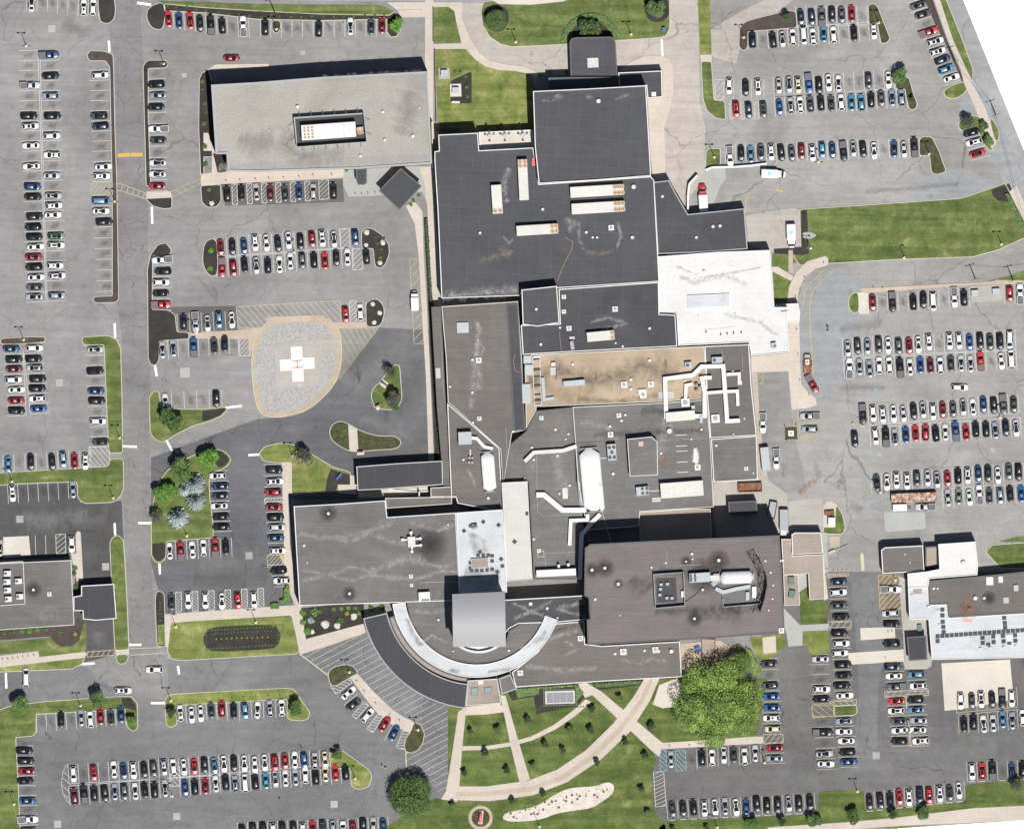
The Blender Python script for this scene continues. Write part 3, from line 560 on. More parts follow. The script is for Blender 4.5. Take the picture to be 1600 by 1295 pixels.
# north side
walk([(664, -20), (677, -20), (677, 190), (686, 192), (688, 262), (672, 262), (668, 120), (664, 100)]); walk([(604, 4), (664, 4), (664, 27), (626, 28), (622, 18), (612, 10)])
I('grass', [(248, 2), (400, 7), (500, 8), (590, 9), (605, 13), (616, 20), (608, 25), (500, 23), (400, 18), (320, 13), (255, 7)], kerb=None, h=.16)
I('mulch', [(256, 7), (320, 13), (400, 18), (500, 23), (608, 25), (616, 20), (624, 30), (626, 48), (619, 57), (611, 58), (605, 50), (605, 30), (500, 32), (400, 30), (320, 20), (258, 17)], kerb='kerb_y'); I('mulch', [(425, 33), (438, 33), (438, 46), (432, 53), (426, 48)], 1, kerb='kerb_y')
I('grass', [(677, 12), (700, 10), (711, 18), (714, 35), (716, 50), (721, 67), (677, 68)], r=3, kerb=None); I('grass3', [(679, 77), (728, 76), (742, 92), (758, 103), (780, 109), (805, 111), (830, 118), (834, 140), (834, 210), (745, 210), (740, 205), (685, 205)], kerb=None)
walk([(690, 4), (722, 4), (722, 30), (733, 58), (748, 82), (765, 95), (790, 101), (820, 104), (842, 115), (840, 121), (826, 116), (803, 111), (778, 110), (758, 104), (742, 93), (728, 77), (716, 77), (677, 77), (677, 69), (721, 68), (713, 35), (710, 18), (700, 11), (677, 12), (677, 4)])
I('grass', [(752, 20), (756, 4), (800, -2), (900, -6), (1046, -20), (1046, 45), (1040, 56), (1030, 59), (970, 63), (870, 70), (800, 73), (782, 69), (765, 57), (755, 40)], kerb='kerb')
walk([(760, -4), (850, -8), (905, -10), (880, 3), (830, 8), (780, 7)], 'concrete3')
I('grass2', [(876, 68), (880, 50), (893, 33), (910, 23), (930, 21), (948, 27), (962, 42), (972, 62)], 1, kerb=None, h=.20); I('mulch', [(756, 30), (757, 12), (775, 8), (793, 14), (796, 34), (786, 50), (768, 50)], 1, kerb=None, h=.215); I('mulch', [(893, 62), (895, 46), (910, 34), (930, 32), (950, 44), (958, 62)], 1, kerb=None, h=.22)
I('mulch', [(1006, 14), (1008, -15), (1040, -15), (1046, 15), (1044, 28), (1030, 36), (1013, 33)], 1, kerb=None, h=.205)
walk([(968, 108), (985, 98), (1006, 88), (1035, 88), (1045, 92), (1051, 105), (1052, 145), (1046, 172), (1038, 200), (1040, 290), (1022, 292), (1016, 240), (1012, 155), (1036, 152), (1036, 108), (968, 112)])
I('grass3', [(1089, -30), (1108, -30), (1112, 85), (1094, 85)], kerb=None); walk([(1094, 86), (1112, 86), (1112, 97), (1095, 97)]); I('grass', [(1096, 97), (1111, 97), (1115, 157), (1132, 159), (1133, 187), (1118, 184), (1105, 173), (1099, 155)], r=3, kerb='kerb')
I('grass', [(1104, 236), (1109, 233), (1125, 233), (1125, 257), (1103, 263)], r=2)
I('mulch_br', [(1156, 45), (1163, 36), (1180, 30), (1233, 17), (1243, 19), (1245, 43), (1200, 47), (1168, 49), (1168, 74), (1162, 80), (1155, 74)], r=4)
I('mulch_gn', [(1357, 10), (1364, 6), (1371, 11), (1380, 35), (1390, 60), (1386, 67), (1377, 68), (1374, 52), (1371, 36), (1358, 36)], r=3)
I('mulch_gn', [(1399, 120), (1420, 122), (1427, 148), (1433, 162), (1430, 171), (1421, 171), (1416, 150), (1415, 139), (1400, 139)], r=4)
I('mulch_gn', [(1437, 218), (1443, 214), (1456, 215), (1466, 235), (1478, 268), (1464, 273), (1456, 270), (1453, 243), (1437, 243)], r=4)
I('grass', [(1475, 142), (1490, 133), (1510, 128), (1513, 136), (1502, 150), (1488, 155), (1477, 151)], 1, kerb='kerb_y'); I('grass', [(1497, 198), (1502, 186), (1520, 181), (1535, 185), (1544, 200), (1552, 228), (1548, 238), (1536, 222), (1528, 202), (1505, 206)], 1, kerb='kerb_y')
I('grass', [(1546, 183), (1555, 193), (1561, 208), (1559, 222), (1553, 215)], 1, kerb='kerb'); I('grass', [(1466, -8), (1475, -8), (1500, 55), (1520, 110), (1519, 126), (1508, 104), (1490, 65)], kerb='kerb')
walk([(1456, -10), (1464, -10), (1490, 65), (1518, 128), (1540, 170), (1548, 195), (1557, 225), (1549, 232), (1538, 205), (1524, 170), (1506, 130), (1500, 105), (1480, 60)], 'concrete'); walk([(1577, 300), (1588, 290), (1640, 400), (1600, 345)], 'concrete')
I('mulch_br', [(1440, -10), (1454, -10), (1478, 60), (1500, 110), (1512, 137), (1504, 130), (1480, 75), (1462, 40)], kerb=None, h=.09)
I('grass', [(1250, 328), (1400, 318), (1500, 311), (1535, 300), (1570, 287), (1600, 345), (1608, 368), (1560, 390), (1520, 401), (1400, 405), (1250, 414), (1240, 400), (1252, 386)], r=3)
sheet('mulch_bed', [(1549, 297), (1577, 287), (1584, 302), (1574, 316), (1560, 314), (1551, 306)], 'mulch', z=.137); sheet('mulch_bed', [(1252, 329), (1261, 328), (1264, 396), (1254, 399), (1210, 396), (1209, 389), (1252, 386)], 'mulch', z=.142)
sheet('gravel_spill', [(1253, 364), (1265, 362), (1278, 368), (1266, 374), (1254, 372)], 'concrete4', 1, z=.146)
I('grass', [(1207, 396), (1252, 398), (1262, 400), (1240, 412), (1232, 425), (1206, 420)], kerb=None, h=.145); I('grass', [(1208, 424), (1236, 438), (1232, 455), (1230, 472), (1210, 472)], kerb=None, h=.15)
walk([(1206, 417), (1216, 417), (1240, 432), (1236, 439), (1206, 424)]); walk([(1232, 391), (1239, 391), (1239, 428), (1232, 425)], 'tan'); walk([(1230, 472), (1233, 448), (1244, 425), (1262, 408), (1290, 400), (1294, 404), (1294, 414), (1275, 420), (1258, 432), (1249, 450), (1246, 472), (1230, 474)])
walk([(1232, 502), (1249, 502), (1250, 560), (1252, 600), (1262, 612), (1275, 622), (1276, 632), (1265, 637), (1237, 640), (1232, 580), (1174, 582), (1174, 557), (1232, 552)])
walk([(1180, 582), (1183, 582), (1190, 700), (1186, 760), (1183, 700)], 'tan')
I('grass', [(1326, 470), (1331, 460), (1338, 457), (1341, 460), (1342, 485), (1337, 489), (1331, 488), (1327, 480)], 1, kerb='kerb_y'); walk([(1341, 457), (1356, 456), (1358, 491), (1342, 491)], 'concrete3'); walk([(1343, 451), (1548, 440), (1558, 437), (1600, 438), (1600, 444), (1520, 446), (1350, 458)], 'tan')
walk([(1516, 447), (1568, 445), (1568, 470), (1517, 473)], 'concrete2'); I('grass', [(1542, 440), (1575, 432), (1610, 420), (1610, 443), (1543, 446)], kerb=None)
I('grass2', [(1287, 833), (1289, 792), (1298, 784), (1307, 789), (1315, 802), (1320, 822), (1318, 832), (1312, 834)], r=3); walk([(1286, 790), (1291, 783), (1300, 782), (1308, 789), (1306, 796), (1305, 824), (1286, 824)])
walk([(1296, 838), (1312, 837), (1312, 854), (1297, 855)], 'tan', name='sand_pad'); sheet('traffic_island', [(1344, 864), (1349, 864), (1351, 890), (1346, 892)], 'kerb_y', z=.14)
walk([(1220, 835), (1292, 832), (1294, 893), (1220, 945)], 'concrete4'); walk([(1278, 868), (1286, 866), (1294, 935), (1288, 938)], 'concrete')
I('grass2', [(1249, 898), (1261, 896), (1266, 938), (1293, 938), (1293, 973), (1251, 975)], kerb=None); I('grass3', [(1254, 986), (1294, 984), (1297, 1018), (1265, 1024), (1262, 1010), (1255, 1008)], kerb=None)
walk([(1225, 950), (1250, 976), (1294, 974), (1294, 984), (1254, 986), (1254, 1008), (1232, 1010), (1229, 990), (1222, 970)], 'concrete4')
I('grass3', [(1170, 996), (1222, 990), (1229, 1005), (1215, 1020), (1200, 1030), (1186, 1032), (1178, 1015)], kerb=None); walk([(1191, 996), (1212, 993), (1213, 1019), (1193, 1021)], 'concrete')
I('grass', [(1304, 1103), (1337, 1101), (1339, 1112), (1336, 1116), (1304, 1118)], r=2, kerb='kerb_y')
walk([(1404, 900), (1418, 905), (1423, 965), (1455, 968), (1456, 1035), (1414, 1038), (1410, 980)], 'concrete2')
I('grass', [(1541, 862), (1550, 852), (1600, 848), (1760, 845), (1760, 885), (1564, 887)], r=3); I('grass', [(1562, 846), (1590, 838), (1760, 830), (1760, 840), (1600, 846)], kerb=None)
I('grass2', [(1280, 1240), (1285, 1236), (1345, 1232), (1350, 1236), (1352, 1264), (1500, 1254), (1508, 1250), (1509, 1226), (1600, 1216), (1760, 1205), (1760, 1250), (1520, 1264), (1510, 1268), (1400, 1280), (1200, 1292), (1180, 1330), (1030, 1330), (1030, 1292), (1043, 1282), (1270, 1272), (1277, 1270)], kerb=None)
walk([(1200, 1292), (1320, 1284), (1400, 1277), (1520, 1262), (1760, 1250), (1760, 1270), (1600, 1281), (1402, 1290), (1200, 1304)], 'concrete'); I('grass2', [(1360, 1293), (1400, 1285), (1500, 1278), (1513, 1277), (1480, 1286), (1402, 1293)], kerb=None, h=.18)
# curved garden
I('grass2', [(590, 1300), (605, 1290), (680, 1246), (700, 1250), (760, 1248), (840, 1238), (920, 1200), (985, 1140), (1010, 1060), (1060, 1055), (1200, 1060), (1180, 1158), (1030, 1165), (1022, 1200), (1020, 1260), (1040, 1290), (1040, 1430), (585, 1430)], kerb=None)
I('grass2', [(700, 1090), (810, 1074), (1065, 1055), (1030, 1065), (1000, 1120), (930, 1200), (860, 1238), (700, 1240)], kerb=None, h=.155)
for a in (([(725, 1114), (790, 1112), (798, 1160), (760, 1165), (721, 1166)]),): pass
walk([(716, 1112), (728, 1103), (728, 1110), (722, 1170), (717, 1236), (714, 1252), (689, 1248), (697, 1235), (706, 1180)]); walk([(726, 1104), (780, 1098), (786, 1103), (788, 1112), (757, 1116), (726, 1117)])
walk([(782, 1085), (790, 1087), (808, 1150), (828, 1217), (812, 1223), (798, 1165), (784, 1098)]); walk([(722, 1165), (760, 1165), (797, 1159), (830, 1150), (865, 1132), (895, 1110), (915, 1092), (924, 1096), (900, 1117), (868, 1139), (832, 1156), (800, 1165), (760, 1171), (722, 1172)])
walk([(903, 1068), (916, 1066), (940, 1080), (985, 1118), (1035, 1160), (1100, 1156), (1180, 1150), (1192, 1150), (1192, 1161), (1100, 1166), (1033, 1170), (1030, 1182), (1018, 1172), (968, 1125), (925, 1085), (914, 1090)], r=2)
arc = [(689, 1250), (760, 1249), (830, 1241), (880, 1222), (930, 1190), (975, 1148), (1005, 1105), (1022, 1060), (1030, 1058)]
walk([(697, 1228), (760, 1228), (825, 1219), (870, 1202), (915, 1172), (958, 1130), (990, 1088), (1008, 1058), (1032, 1056), (1015, 1095), (985, 1142), (940, 1185), (885, 1222), (832, 1242), (765, 1251), (700, 1249)], r=0)
walk([(712, 1236), (765, 1236), (828, 1228), (876, 1211), (921, 1180), (965, 1138), (998, 1094), (1016, 1058), (1022, 1058), (1004, 1098), (970, 1144), (927, 1186), (880, 1218), (830, 1236), (765, 1243), (712, 1243)], 'tan', name='brick_band')
walk([(1020, 1100), (1030, 1070), (1060, 1058), (1065, 1090), (1052, 1104), (1035, 1106)], 'concrete3')
I('mulch', [(790, 1076), (905, 1068), (918, 1084), (900, 1103), (838, 1115), (834, 1088), (800, 1094)], kerb=None, h=.175); I('mulch', [(925, 1066), (1006, 1061), (1000, 1070), (930, 1078)], kerb=None, h=.176)
I('concrete3', [(784, 1278), (790, 1269), (812, 1265), (835, 1260), (850, 1252), (868, 1240), (885, 1232), (905, 1229), (930, 1228), (945, 1222), (955, 1222), (961, 1230), (955, 1242), (940, 1252), (925, 1262), (895, 1266), (870, 1270), (845, 1280), (815, 1283), (795, 1283)], 1, kerb=None, name='pebble_bed', h=.19); M['pebble'] = ground_mat('pebbles', [(.32, .285, .25), (.40, .36, .32), (.46, .425, .38)], .5, 4, .2); bpy.data.objects['pebble_bed'].data.materials[0] = M['pebble']
walk([(1018, 1206), (1036, 1204), (1042, 1257), (1022, 1262)], 'asph_se', name='paved_bay')
# playground court by the great tree
walk([(1063, 1005), (1125, 1000), (1140, 1010), (1130, 1030), (1075, 1050), (1064, 1045)], 'tan', name='play_court')
# ---- markings
lines([(214, 5, 236, 8), ], 'paint_ww', .7); lines([(170, 64, 171, 82), (237, 323, 238, 350), (179, 505, 180, 528), (242, 571, 245, 588), (260, 688, 269, 704), (192, 697, 214, 698), (388, 711, 405, 710), (179, 817, 180, 836), (216, 817, 236, 817), (249, 880, 250, 897), (127, 1037, 148, 1036), (9, 1051, 10, 1075), (236, 1098, 258, 1098), (202, 1007, 221, 1007), (278, 1040, 280, 1053), (352, 637, 378, 634), (1034, 62, 1035, 88), (643, 12, 663, 13)], 'paint_ww', .6)
lines([(184, 243, 203, 242), (204, 242, 223, 242)], 'paint_or', .95); hatch([(142, 287), (170, 285), (173, 304), (143, 306)], 50, 6, 'paint_y'); hatch([(176, 287), (190, 288), (228, 302), (228, 311), (190, 299), (176, 296)], 75, 9, 'paint_tan'); hatch([(266, 300), (313, 279), (314, 287), (268, 309)], -30, 9, 'paint_y')
for x0 in (366.3-.5, 389, 411.7, 434, 457, 479.5): hatch([(x0-3.6, 288+ (366-x0)*.04), (x0+4.6, 288+(366-x0)*.04), (x0+5.4, 320+(366-x0)*.05), (x0-2.4, 320+(366-x0)*.05)], 50, 4.2, 'paint_w', .1)
hatch([(498, 281), (513, 280), (514, 311), (499, 312)], 45, 5, 'paint_w', .1); hatch([(531, 358), (546, 357), (547, 388), (533, 388)], 45, 6); hatch([(550, 389), (567, 388), (567, 421), (551, 422)], 45, 6)
hatch([(369, 479), (531, 470), (533, 503), (510, 506), (498, 494), (420, 495), (415, 512), (372, 513)], -48, 7.5, 'paint_tan'); hatch([(372, 524), (390, 522), (391, 556), (373, 556)], 48, 5, 'paint_w'); hatch([(546, 470), (556, 469), (557, 503), (547, 504)], 45, 5)
hatch([(522, 515), (592, 512), (530, 594), (534, 560), (531, 530)], -62, 8, 'paint_y', .15); hatch([(640, 405), (655, 404), (662, 537), (647, 537)], 47, 10, 'paint_y', .15)
hatch([(413, 779), (442, 777), (443, 785), (414, 787)], 55, 4, 'paint_w'); hatch([(417, 867), (436, 866), (446, 884), (418, 886)], 45, 4.5, 'paint_tan'); sheet('ramp_patch', [(436, 867), (448, 866), (449, 880), (443, 881)], 'paint_y', z=.058)
for k in range(6):
    x = 277.6+k*25.7; y = 925-k*1.2; hatch([(x-3.5, y), (x+5.5, y-.6), (x+6.5, y+30), (x-2.5, y+31)], -40, 3.6, 'paint_w', .12)
hatch([(139, 698), (171, 697), (172, 728), (139, 730)], -50, 6); hatch([(87, 835), (102, 834), (103, 864), (88, 865)], 40, 6); lines([(55, 837, 56, 867), (71, 836, 72, 866)], 'paint_w', .13); hatch([(21, 840), (41, 839), (41, 868), (22, 868)], 45, 6)
hatch([(136, 1018), (180, 1015), (180, 1023), (136, 1026)], 60, 7, 'paint_tan'); lines([(202, 1013, 252, 1011), (202, 1023, 256, 1020)], 'paint_tan', .2)
hatch([(266, 1199), (281, 1197), (282, 1227), (267, 1228)], -45, 6)
e = [(104, 1194), (98, 1206), (96, 1224), (98, 1238), (104, 1250), (111, 1256)]; lines([(*e[i], *e[i+1]) for i in range(5)]+[(97, 1214, 109, 1224), (98, 1204, 109, 1214), (97, 1226, 110, 1238), (100, 1240, 111, 1250)], 'paint_w')
PL = [(468, 1021), (571, 984), (590, 1015), (625, 1065), (675, 1098), (728, 1108), (718, 1165), (697, 1234), (686, 1240), (660, 1198), (633, 1195), (632, 1174), (650, 1172), (664, 1152), (660, 1133), (612, 1104), (583, 1076), (560, 1050), (545, 1036), (522, 1040), (513, 1054)]
hatch(PL, 28, 9.4, 'paint_w', .10, outline=False); lines([(468, 1021, 513, 1055), (634, 1174, 635, 1200)], 'paint_tan', .3)
hatch([(516, 1070), (545, 1058), (550, 1066), (525, 1084)], -20, 5); hatch([(569, 1096), (576, 1101), (557, 1123), (550, 1117)], -10, 4.5); hatch([(592, 1113), (599, 1118), (583, 1144), (573, 1138)], -10, 4.5); hatch([(630, 1140), (640, 1143), (634, 1154), (632, 1171), (619, 1167)], 0, 4.5)
lines([(537, 1101, 560, 1083), (616, 1130, 600, 1156)], 'paint_w')
hatch([(1150-10, 160), (1146, 158), (1146, 186), (1141, 187)], 50, 4); hatch([(1157, 160), (1163, 160), (1164, 186), (1158, 187)], 50, 4); hatch([(1178, 160), (1185, 159), (1186, 185), (1179, 186)], 50, 4); hatch([(1117, 125), (1131, 125), (1131, 156), (1117, 156)], 50, 7)
lines([(1131, 125, 1137, 124), (1146, 126, 1146, 155), (1158, 125, 1158, 155), (1174, 124, 1174, 155), (1193, 124, 1194, 154)], 'paint_w')
hatch([(1341, 458), (1355, 457), (1357, 489), (1343, 490)], -55, 8, 'paint_tan'); hatch([(1181, 580), (1192, 580), (1192, 599), (1182, 600)], 45, 6, 'paint_y'); lines([(1213, 297, 1222, 299)], 'paint_or', .5); lines([(1165, 309, 1165, 332), (1165, 309, 1180, 308)], 'paint_y', .25)
cv = [(1300, 425), (1280, 442), (1268, 458), (1265, 480), (1266, 520), (1269, 560), (1271, 590)]; lines([(*cv[i], *cv[i+1]) for i in range(6)]+[(cv[i][0]-12+i, cv[i][1]-3, cv[i+1][0]-13+i, cv[i+1][1]-2) for i in range(3)], 'paint_y', .2)
lines([(1249, 660, 1250, 688), (1249, 688, 1279, 687), (1249, 680, 1279, 678), (1246, 643, 1247, 660), (1247, 660, 1280, 659)], 'paint_y', .2)
ee = [(1364, 741), (1354, 746), (1348, 756), (1348, 768), (1353, 780), (1363, 792), (1375, 799), (1383, 799), (1382, 769)]; lines([(*ee[i], *ee[i+1]) for i in range(8)]+[(1350, 762, 1364, 752), (1349, 770, 1378, 762), (1354, 781, 1380, 772), (1361, 791, 1382, 783)], 'paint_t', .12)
hatch([(1292, 897), (1326, 895), (1326, 899), (1293, 902)], -50, 7, 'paint_tan'); hatch([(1294, 971), (1330, 969), (1330, 982), (1296, 984)], 55, 8, 'paint_tan'); hatch([(1296, 1096), (1303, 1094), (1338, 1092), (1338, 1101), (1304, 1103)], -50, 8, 'paint_tan'); hatch([(1268, 1102), (1302, 1101), (1303, 1118), (1270, 1121)], -38, 8, 'paint_y')
hatch([(1193, 1147), (1223, 1146), (1224, 1160), (1193, 1162)], 52, 7, 'paint_tan'); hatch([(1372, 898), (1406, 899), (1409, 951), (1375, 952)], 48, 6.4, 'paint_or', .2); hatch([(1382, 1080), (1450, 1076), (1451, 1086), (1383, 1089)], 52, 8, 'paint_tan')
hatch([(1021, 1205), (1037, 1205), (1041, 1258), (1024, 1260)], 25, 5.5, 'paint_w', .12, z=.34); hatch([(1032, 1171), (1041, 1171), (1042, 1204), (1031, 1204)], -45, 5, 'paint_t', .18); hatch([(1055, 1171), (1071, 1171), (1072, 1203), (1056, 1204)], -45, 5.5, 'paint_t', .18); lines([(1088, 1170, 1090, 1202)], 'paint_t', .18)
# helipad cross and letter
cx = [(454, 542), (472, 541), (473, 559), (491, 558), (492, 576), (474, 577), (475, 596), (457, 597), (456, 579), (438, 580), (437, 562), (455, 561)]
sheet('painted_cross', cx, 'paint_ww', z=.22); lines([(*cx[i], *cx[(i+1) % 12]) for i in range(12)], 'paint_r', .14, z=.226, name='cross_outline')
lines([(456.5, 564, 473, 563), (457, 574.5, 473.5, 573.5), (464.4, 564, 465, 574)], 'paint_r', .42, z=.2265, name='letter_h')
# street-centre crack seals
# ================================================================ buildings
NB = [0]; ROOFS = []
def inside(p, x, y):
    c = False
    for i in range(len(p)):
        (x1, y1), (x2, y2) = p[i-1], p[i]
        if (y1 > y) != (y2 > y) and x < (x2-x1)*(y-y1)/(y2-y1)+x1: c = not c
    return c
def roofz(x, y, *_): return max([h for p, h in ROOFS if inside(p, x, y)]+[0.0])
WIN = MB().box(-.03, .03, -.8, .8, -.75, .75).obj('window', M['wind']); WIN_ME = WIN.data; bpy.data.objects.remove(WIN)
def holes(pts): return pts
def building(name, label, pts, h, roof, wall='wall', par=None, parh=.5, parw=.32, win=0, z0=-.3, cat='building', coping=True, over=None):
    """walls, recessed roof deck, parapet ring and windows along the walls"""
    if par == 'white2': parw, parh = min(parw, .17), min(parh, .22)
    if par == 'white': parw = min(parw, .21)
    NB[0] += 1; h = h+NB[0]*.006; w = W(pts); cx = sum(p[0] for p in w)/len(w); cy = sum(p[1] for p in w)/len(w)
    ROOFS.append((pts, h)); root = empty(name, (cx, cy, 0), 0, label, cat); L = lambda q: [(x-cx, y-cy) for x, y in q]; w = L(w)
    inner = offset(w, -parw)
    v, f = prism_vf(w, z0, h-.12, caps=False); mesh_obj('wall', v, f, M[wall], root)
    n = len(w); mesh_obj('roof', [(x, y, h) for x, y in inner], [tuple(range(n))], M[roof], root)
    ring('parapet', offset(w, .03), inner, h-.12, h+(parh if par else .12), M[par or 'dark'], root)
    if z0 > 1:
        q = offset(w, -.5); st = max(1, len(q)//9)
        for cx_, cy_ in q[::st]: MB().cyl(cx_, cy_, -.2, z0+.05, .2, n=10).obj('column', M['wallw'], root)
    if win:
        k = 0
        for i in range(n):
            a, b = Vector(w[i]), Vector(w[(i+1) % n]); d = b-a; ln = d.length
            if ln < 9: continue
            d.normalize(); nn = Vector((d.y, -d.x)); cnt = int(ln/win)
            for s in range(max(1, int(h/3.8))):
                for q in range(cnt):
                    if k >= 70: break
                    c = a+d*(ln*(q+.5)/cnt)+nn*.01; o = bpy.data.objects.new('window', WIN_ME); link(o, root)
                    o.location = (c.x, c.y, 2.0+s*3.8); o.rotation_euler = (0, 0, math.atan2(nn.y, nn.x)); k += 1
    return root
def arc_pts(cx, cy, ro, ri, a0, a1, n=36):
    A = [math.radians(a0+(a1-a0)*i/n) for i in range(n+1)]
    return [(cx+ro*math.cos(a), cy-ro*math.sin(a)) for a in A]+[(cx+ri*math.cos(a), cy-ri*math.sin(a)) for a in reversed(A)]
B = building
B('medical_building', 'long building with pale gravel roof and dark north shadow, upper left', [(330, 133), (400, 129), (500, 121), (666, 112), (668, 112), (675, 256), (560, 264), (400, 269), (356, 268), (354, 241), (337, 241)], 10, 'r_gravel', 'brick', 'grey', .35, .5, win=5)
B('main_block', 'wide dark-membrane hospital roof with long white rooftop units and a light cord', [(685, 211), (746.5, 208), (748.5, 235.5), (833, 231), (842, 288), (1017, 276), (1022, 282), (1030, 440), (872, 450), (815, 452), (813, 462), (690, 466), (684, 330), (679, 250), (679, 237), (686, 236)], 8, 'r_mem', 'wallw', 'white', .45, .3, win=5)
B('sunken_court', 'cream roof court with round tables between the two dark roofs', [(748, 207), (833, 203), (834, 229), (750, 234)], 4.6, 'concrete3', 'wallw', 'white', .3, .2, cat='roof terrace')
B('raised_block', 'tall square dark-membrane block with seam grid behind the entrance canopy', [(833, 143), (920, 139), (1009, 134), (1013, 200), (1017, 275), (930, 282), (842, 287), (836, 230)], 12, 'r_mem', 'wallw', 'white', .6, .38, win=5)
B('entrance_canopy', 'dark rounded drop-off canopy with pale square patch, north entrance', [(890, 66), (893, 61), (900, 59), (955, 58), (960, 61), (962, 68), (965, 122), (892, 125)], 4.6, 'r_mem', 'wallw', None, z0=3.6, cat='canopy')
B('link_wing', 'low dark link roof right of the north entrance canopy', [(966, 114), (1034, 111), (1035, 152), (1012, 154), (1010, 134), (968, 136)], 4.4, 'r_mem2', 'wallw', 'white', .4, .3)
B('entrance_hall', 'low dark roof in the shade between the north canopy and the tall block', [(857, 122), (892, 121), (967, 121), (967, 137), (857, 141)], 5.5, 'r_mem2', 'wall', None)
B('stair_house', 'small square raised dark roof block with white edge below the wide roof', [(815, 453), (870, 447), (874, 504), (840, 510), (817, 507)], 13, 'r_mem', 'wallw', 'white', .4, .3)
B('surgery_wing', 'dark membrane roof with one short white unit, left of the white roof', [(873, 452), (1029, 441), (1030, 491), (1055, 492), (1058, 541), (920, 548), (817, 554), (814, 508), (875, 506)], 7, 'r_mem2', 'wallw', 'white', .35, .25)
B('emergency_wing', 'dark angled roof with paired round vents above the white roof', [(1021, 285), (1045, 282), (1056, 303), (1075, 335), (1163, 326), (1168, 389), (1100, 394), (1028, 397)], 5.2, 'r_mem2', 'wallw', 'grey', .3, .25, win=5)
B('imaging_wing', 'large bright white membrane roof with tan water stains', [(1028, 401), (1120, 394), (1203, 391), (1210, 480), (1230, 480), (1233, 551), (1174, 556), (1170, 535), (1060, 540), (1057, 490), (1030, 491)], 6, 'r_white', 'wallw', 'white', .3, .35, win=6)
B('side_canopy', 'small white flat canopy on the right edge of the white roof', [(1212, 476), (1247, 474), (1250, 488), (1249, 503), (1222, 504), (1213, 500)], 4, 'r_white', 'wallw', 'white', .15, .2, cat='canopy')
B('tan_wing', 'weathered tan gravel roof with pipe runs below the dark membrane', [(820, 555), (920, 550), (1057, 543), (1100, 541), (1104, 590), (1104, 622), (1040, 627), (850, 635), (838, 635), (838, 640), (822, 670)], 5.6, 'r_tan', 'wall', 'white2', .3, .25)
B('service_annex', 'dark brown roof crossed by white ducts under the white roof corner', [(1101, 541), (1170, 538), (1174, 605), (1182, 680), (1110, 684), (1105, 620)], 5.3, 'r_brown', 'wall', 'white', .35, .28)
B('kitchen_annex', 'plain square dark grey roof above the rust-coloured skip', [(1111, 686), (1182, 681), (1184, 749), (1115, 753)], 5.0, 'r_grey', 'wall', 'white', .35, .28, win=6)
B('west_ward', 'broad grey-brown ribbed roof left of the tan gravel roof', [(690, 479), (809, 471), (815, 555), (820, 672), (800, 676), (786, 760), (782, 702), (700, 628), (697, 560)], 6.2, 'r_brown', 'wall', 'white2', .3, .25)
B('ward_strip', 'dark membrane strip between the ribbed roof and the tan roof', [(791, 475), (809, 474), (821, 672), (803, 673)], 6.4, 'r_mem2', 'wall', None)
B('corridor_strip', 'long narrow brown roof strip beside the hedge and the white walk', [(674, 480), (689, 479), (696, 620), (706, 775), (695, 777), (690, 720), (683, 640)], 4.6, 'r_brown', 'wall', 'dark', .15, .2)
B('angle_ward', 'brown roof with diagonal white parapet and a large white barrel unit', [(699, 630), (780, 700), (786, 800), (715, 786), (712, 776), (705, 776)], 5.9, 'r_brown', 'wall', 'white', .5, .4)
B('central_ward', 'patchwork grey roof in the middle with branching white ducts', [(822, 674), (838, 642), (895, 636), (900, 750), (910, 800), (915, 850), (913, 905), (862, 905), (834, 905), (826, 753), (788, 752), (790, 700)], 5.7, 'r_grey', 'wall', None)
B('plant_wing', 'grey streaked roof with red walkway marks and a large white air handler', [(895, 636), (1040, 629), (1104, 624), (1110, 690), (1115, 792), (1000, 799), (998, 822), (920, 828), (912, 800), (903, 752)], 5.9, 'r_grey', 'wall', 'white2', .3, .28)
B('skylight_house', 'grey raised roof box with a pink hatch on the plant roof', [(980, 686), (1018, 682), (1027, 690), (1028, 742), (984, 744)], 9.2, 'r_grey', 'wall', 'white2', .25, .2)
B('south_annex', 'low tan roof strip half in the shade of the big tower', [(999, 800), (1072, 795), (1110, 795), (1112, 845), (1000, 850)], 4.2, 'r_taupe', 'wall', 'white2', .2, .2)
B('courtyard_annex', 'tan and dark low roof behind the pitched shed, in tower shade', [(1000, 822), (1000, 850), (916, 851), (912, 828)], 3.8, 'r_grey', 'wall', None)
B('west_wing', 'big grey roof with diamond-shaped pale seams, left of the glossy atrium', [(459, 791), (530, 787), (602, 782), (605, 808), (712, 801), (718, 928), (714, 938), (650, 940), (468, 946)], 8.8, 'r_grey', 'wall', 'white', .3, .22, win=4.5)
B('west_link', 'narrow roof strip above the black recess of the west wing', [(602, 778), (706, 776), (706, 787), (604, 794)], 3.4, 'r_brown', 'wall', 'white2', .2, .25)
B('west_link_wing', 'short brown roof between the entrance canopy and the white parapet', [(673, 762), (707, 760), (708, 776), (673, 776)], 5.1, 'r_brown', 'wall', 'white2', .2, .25)
B('white_block', 'white roof square with loose dark pads and a fan cluster', [(713, 801), (785, 796), (790, 860), (792, 925), (718, 928)], 9.6, 'r_white2', 'wallw', 'white', .25, .25)
B('cream_block', 'long pale cream-green roof strip in the centre', [(784, 754), (824, 752), (832, 904), (792, 908)], 8.2, 'r_cream', 'wallw', 'white2', .15, .2)
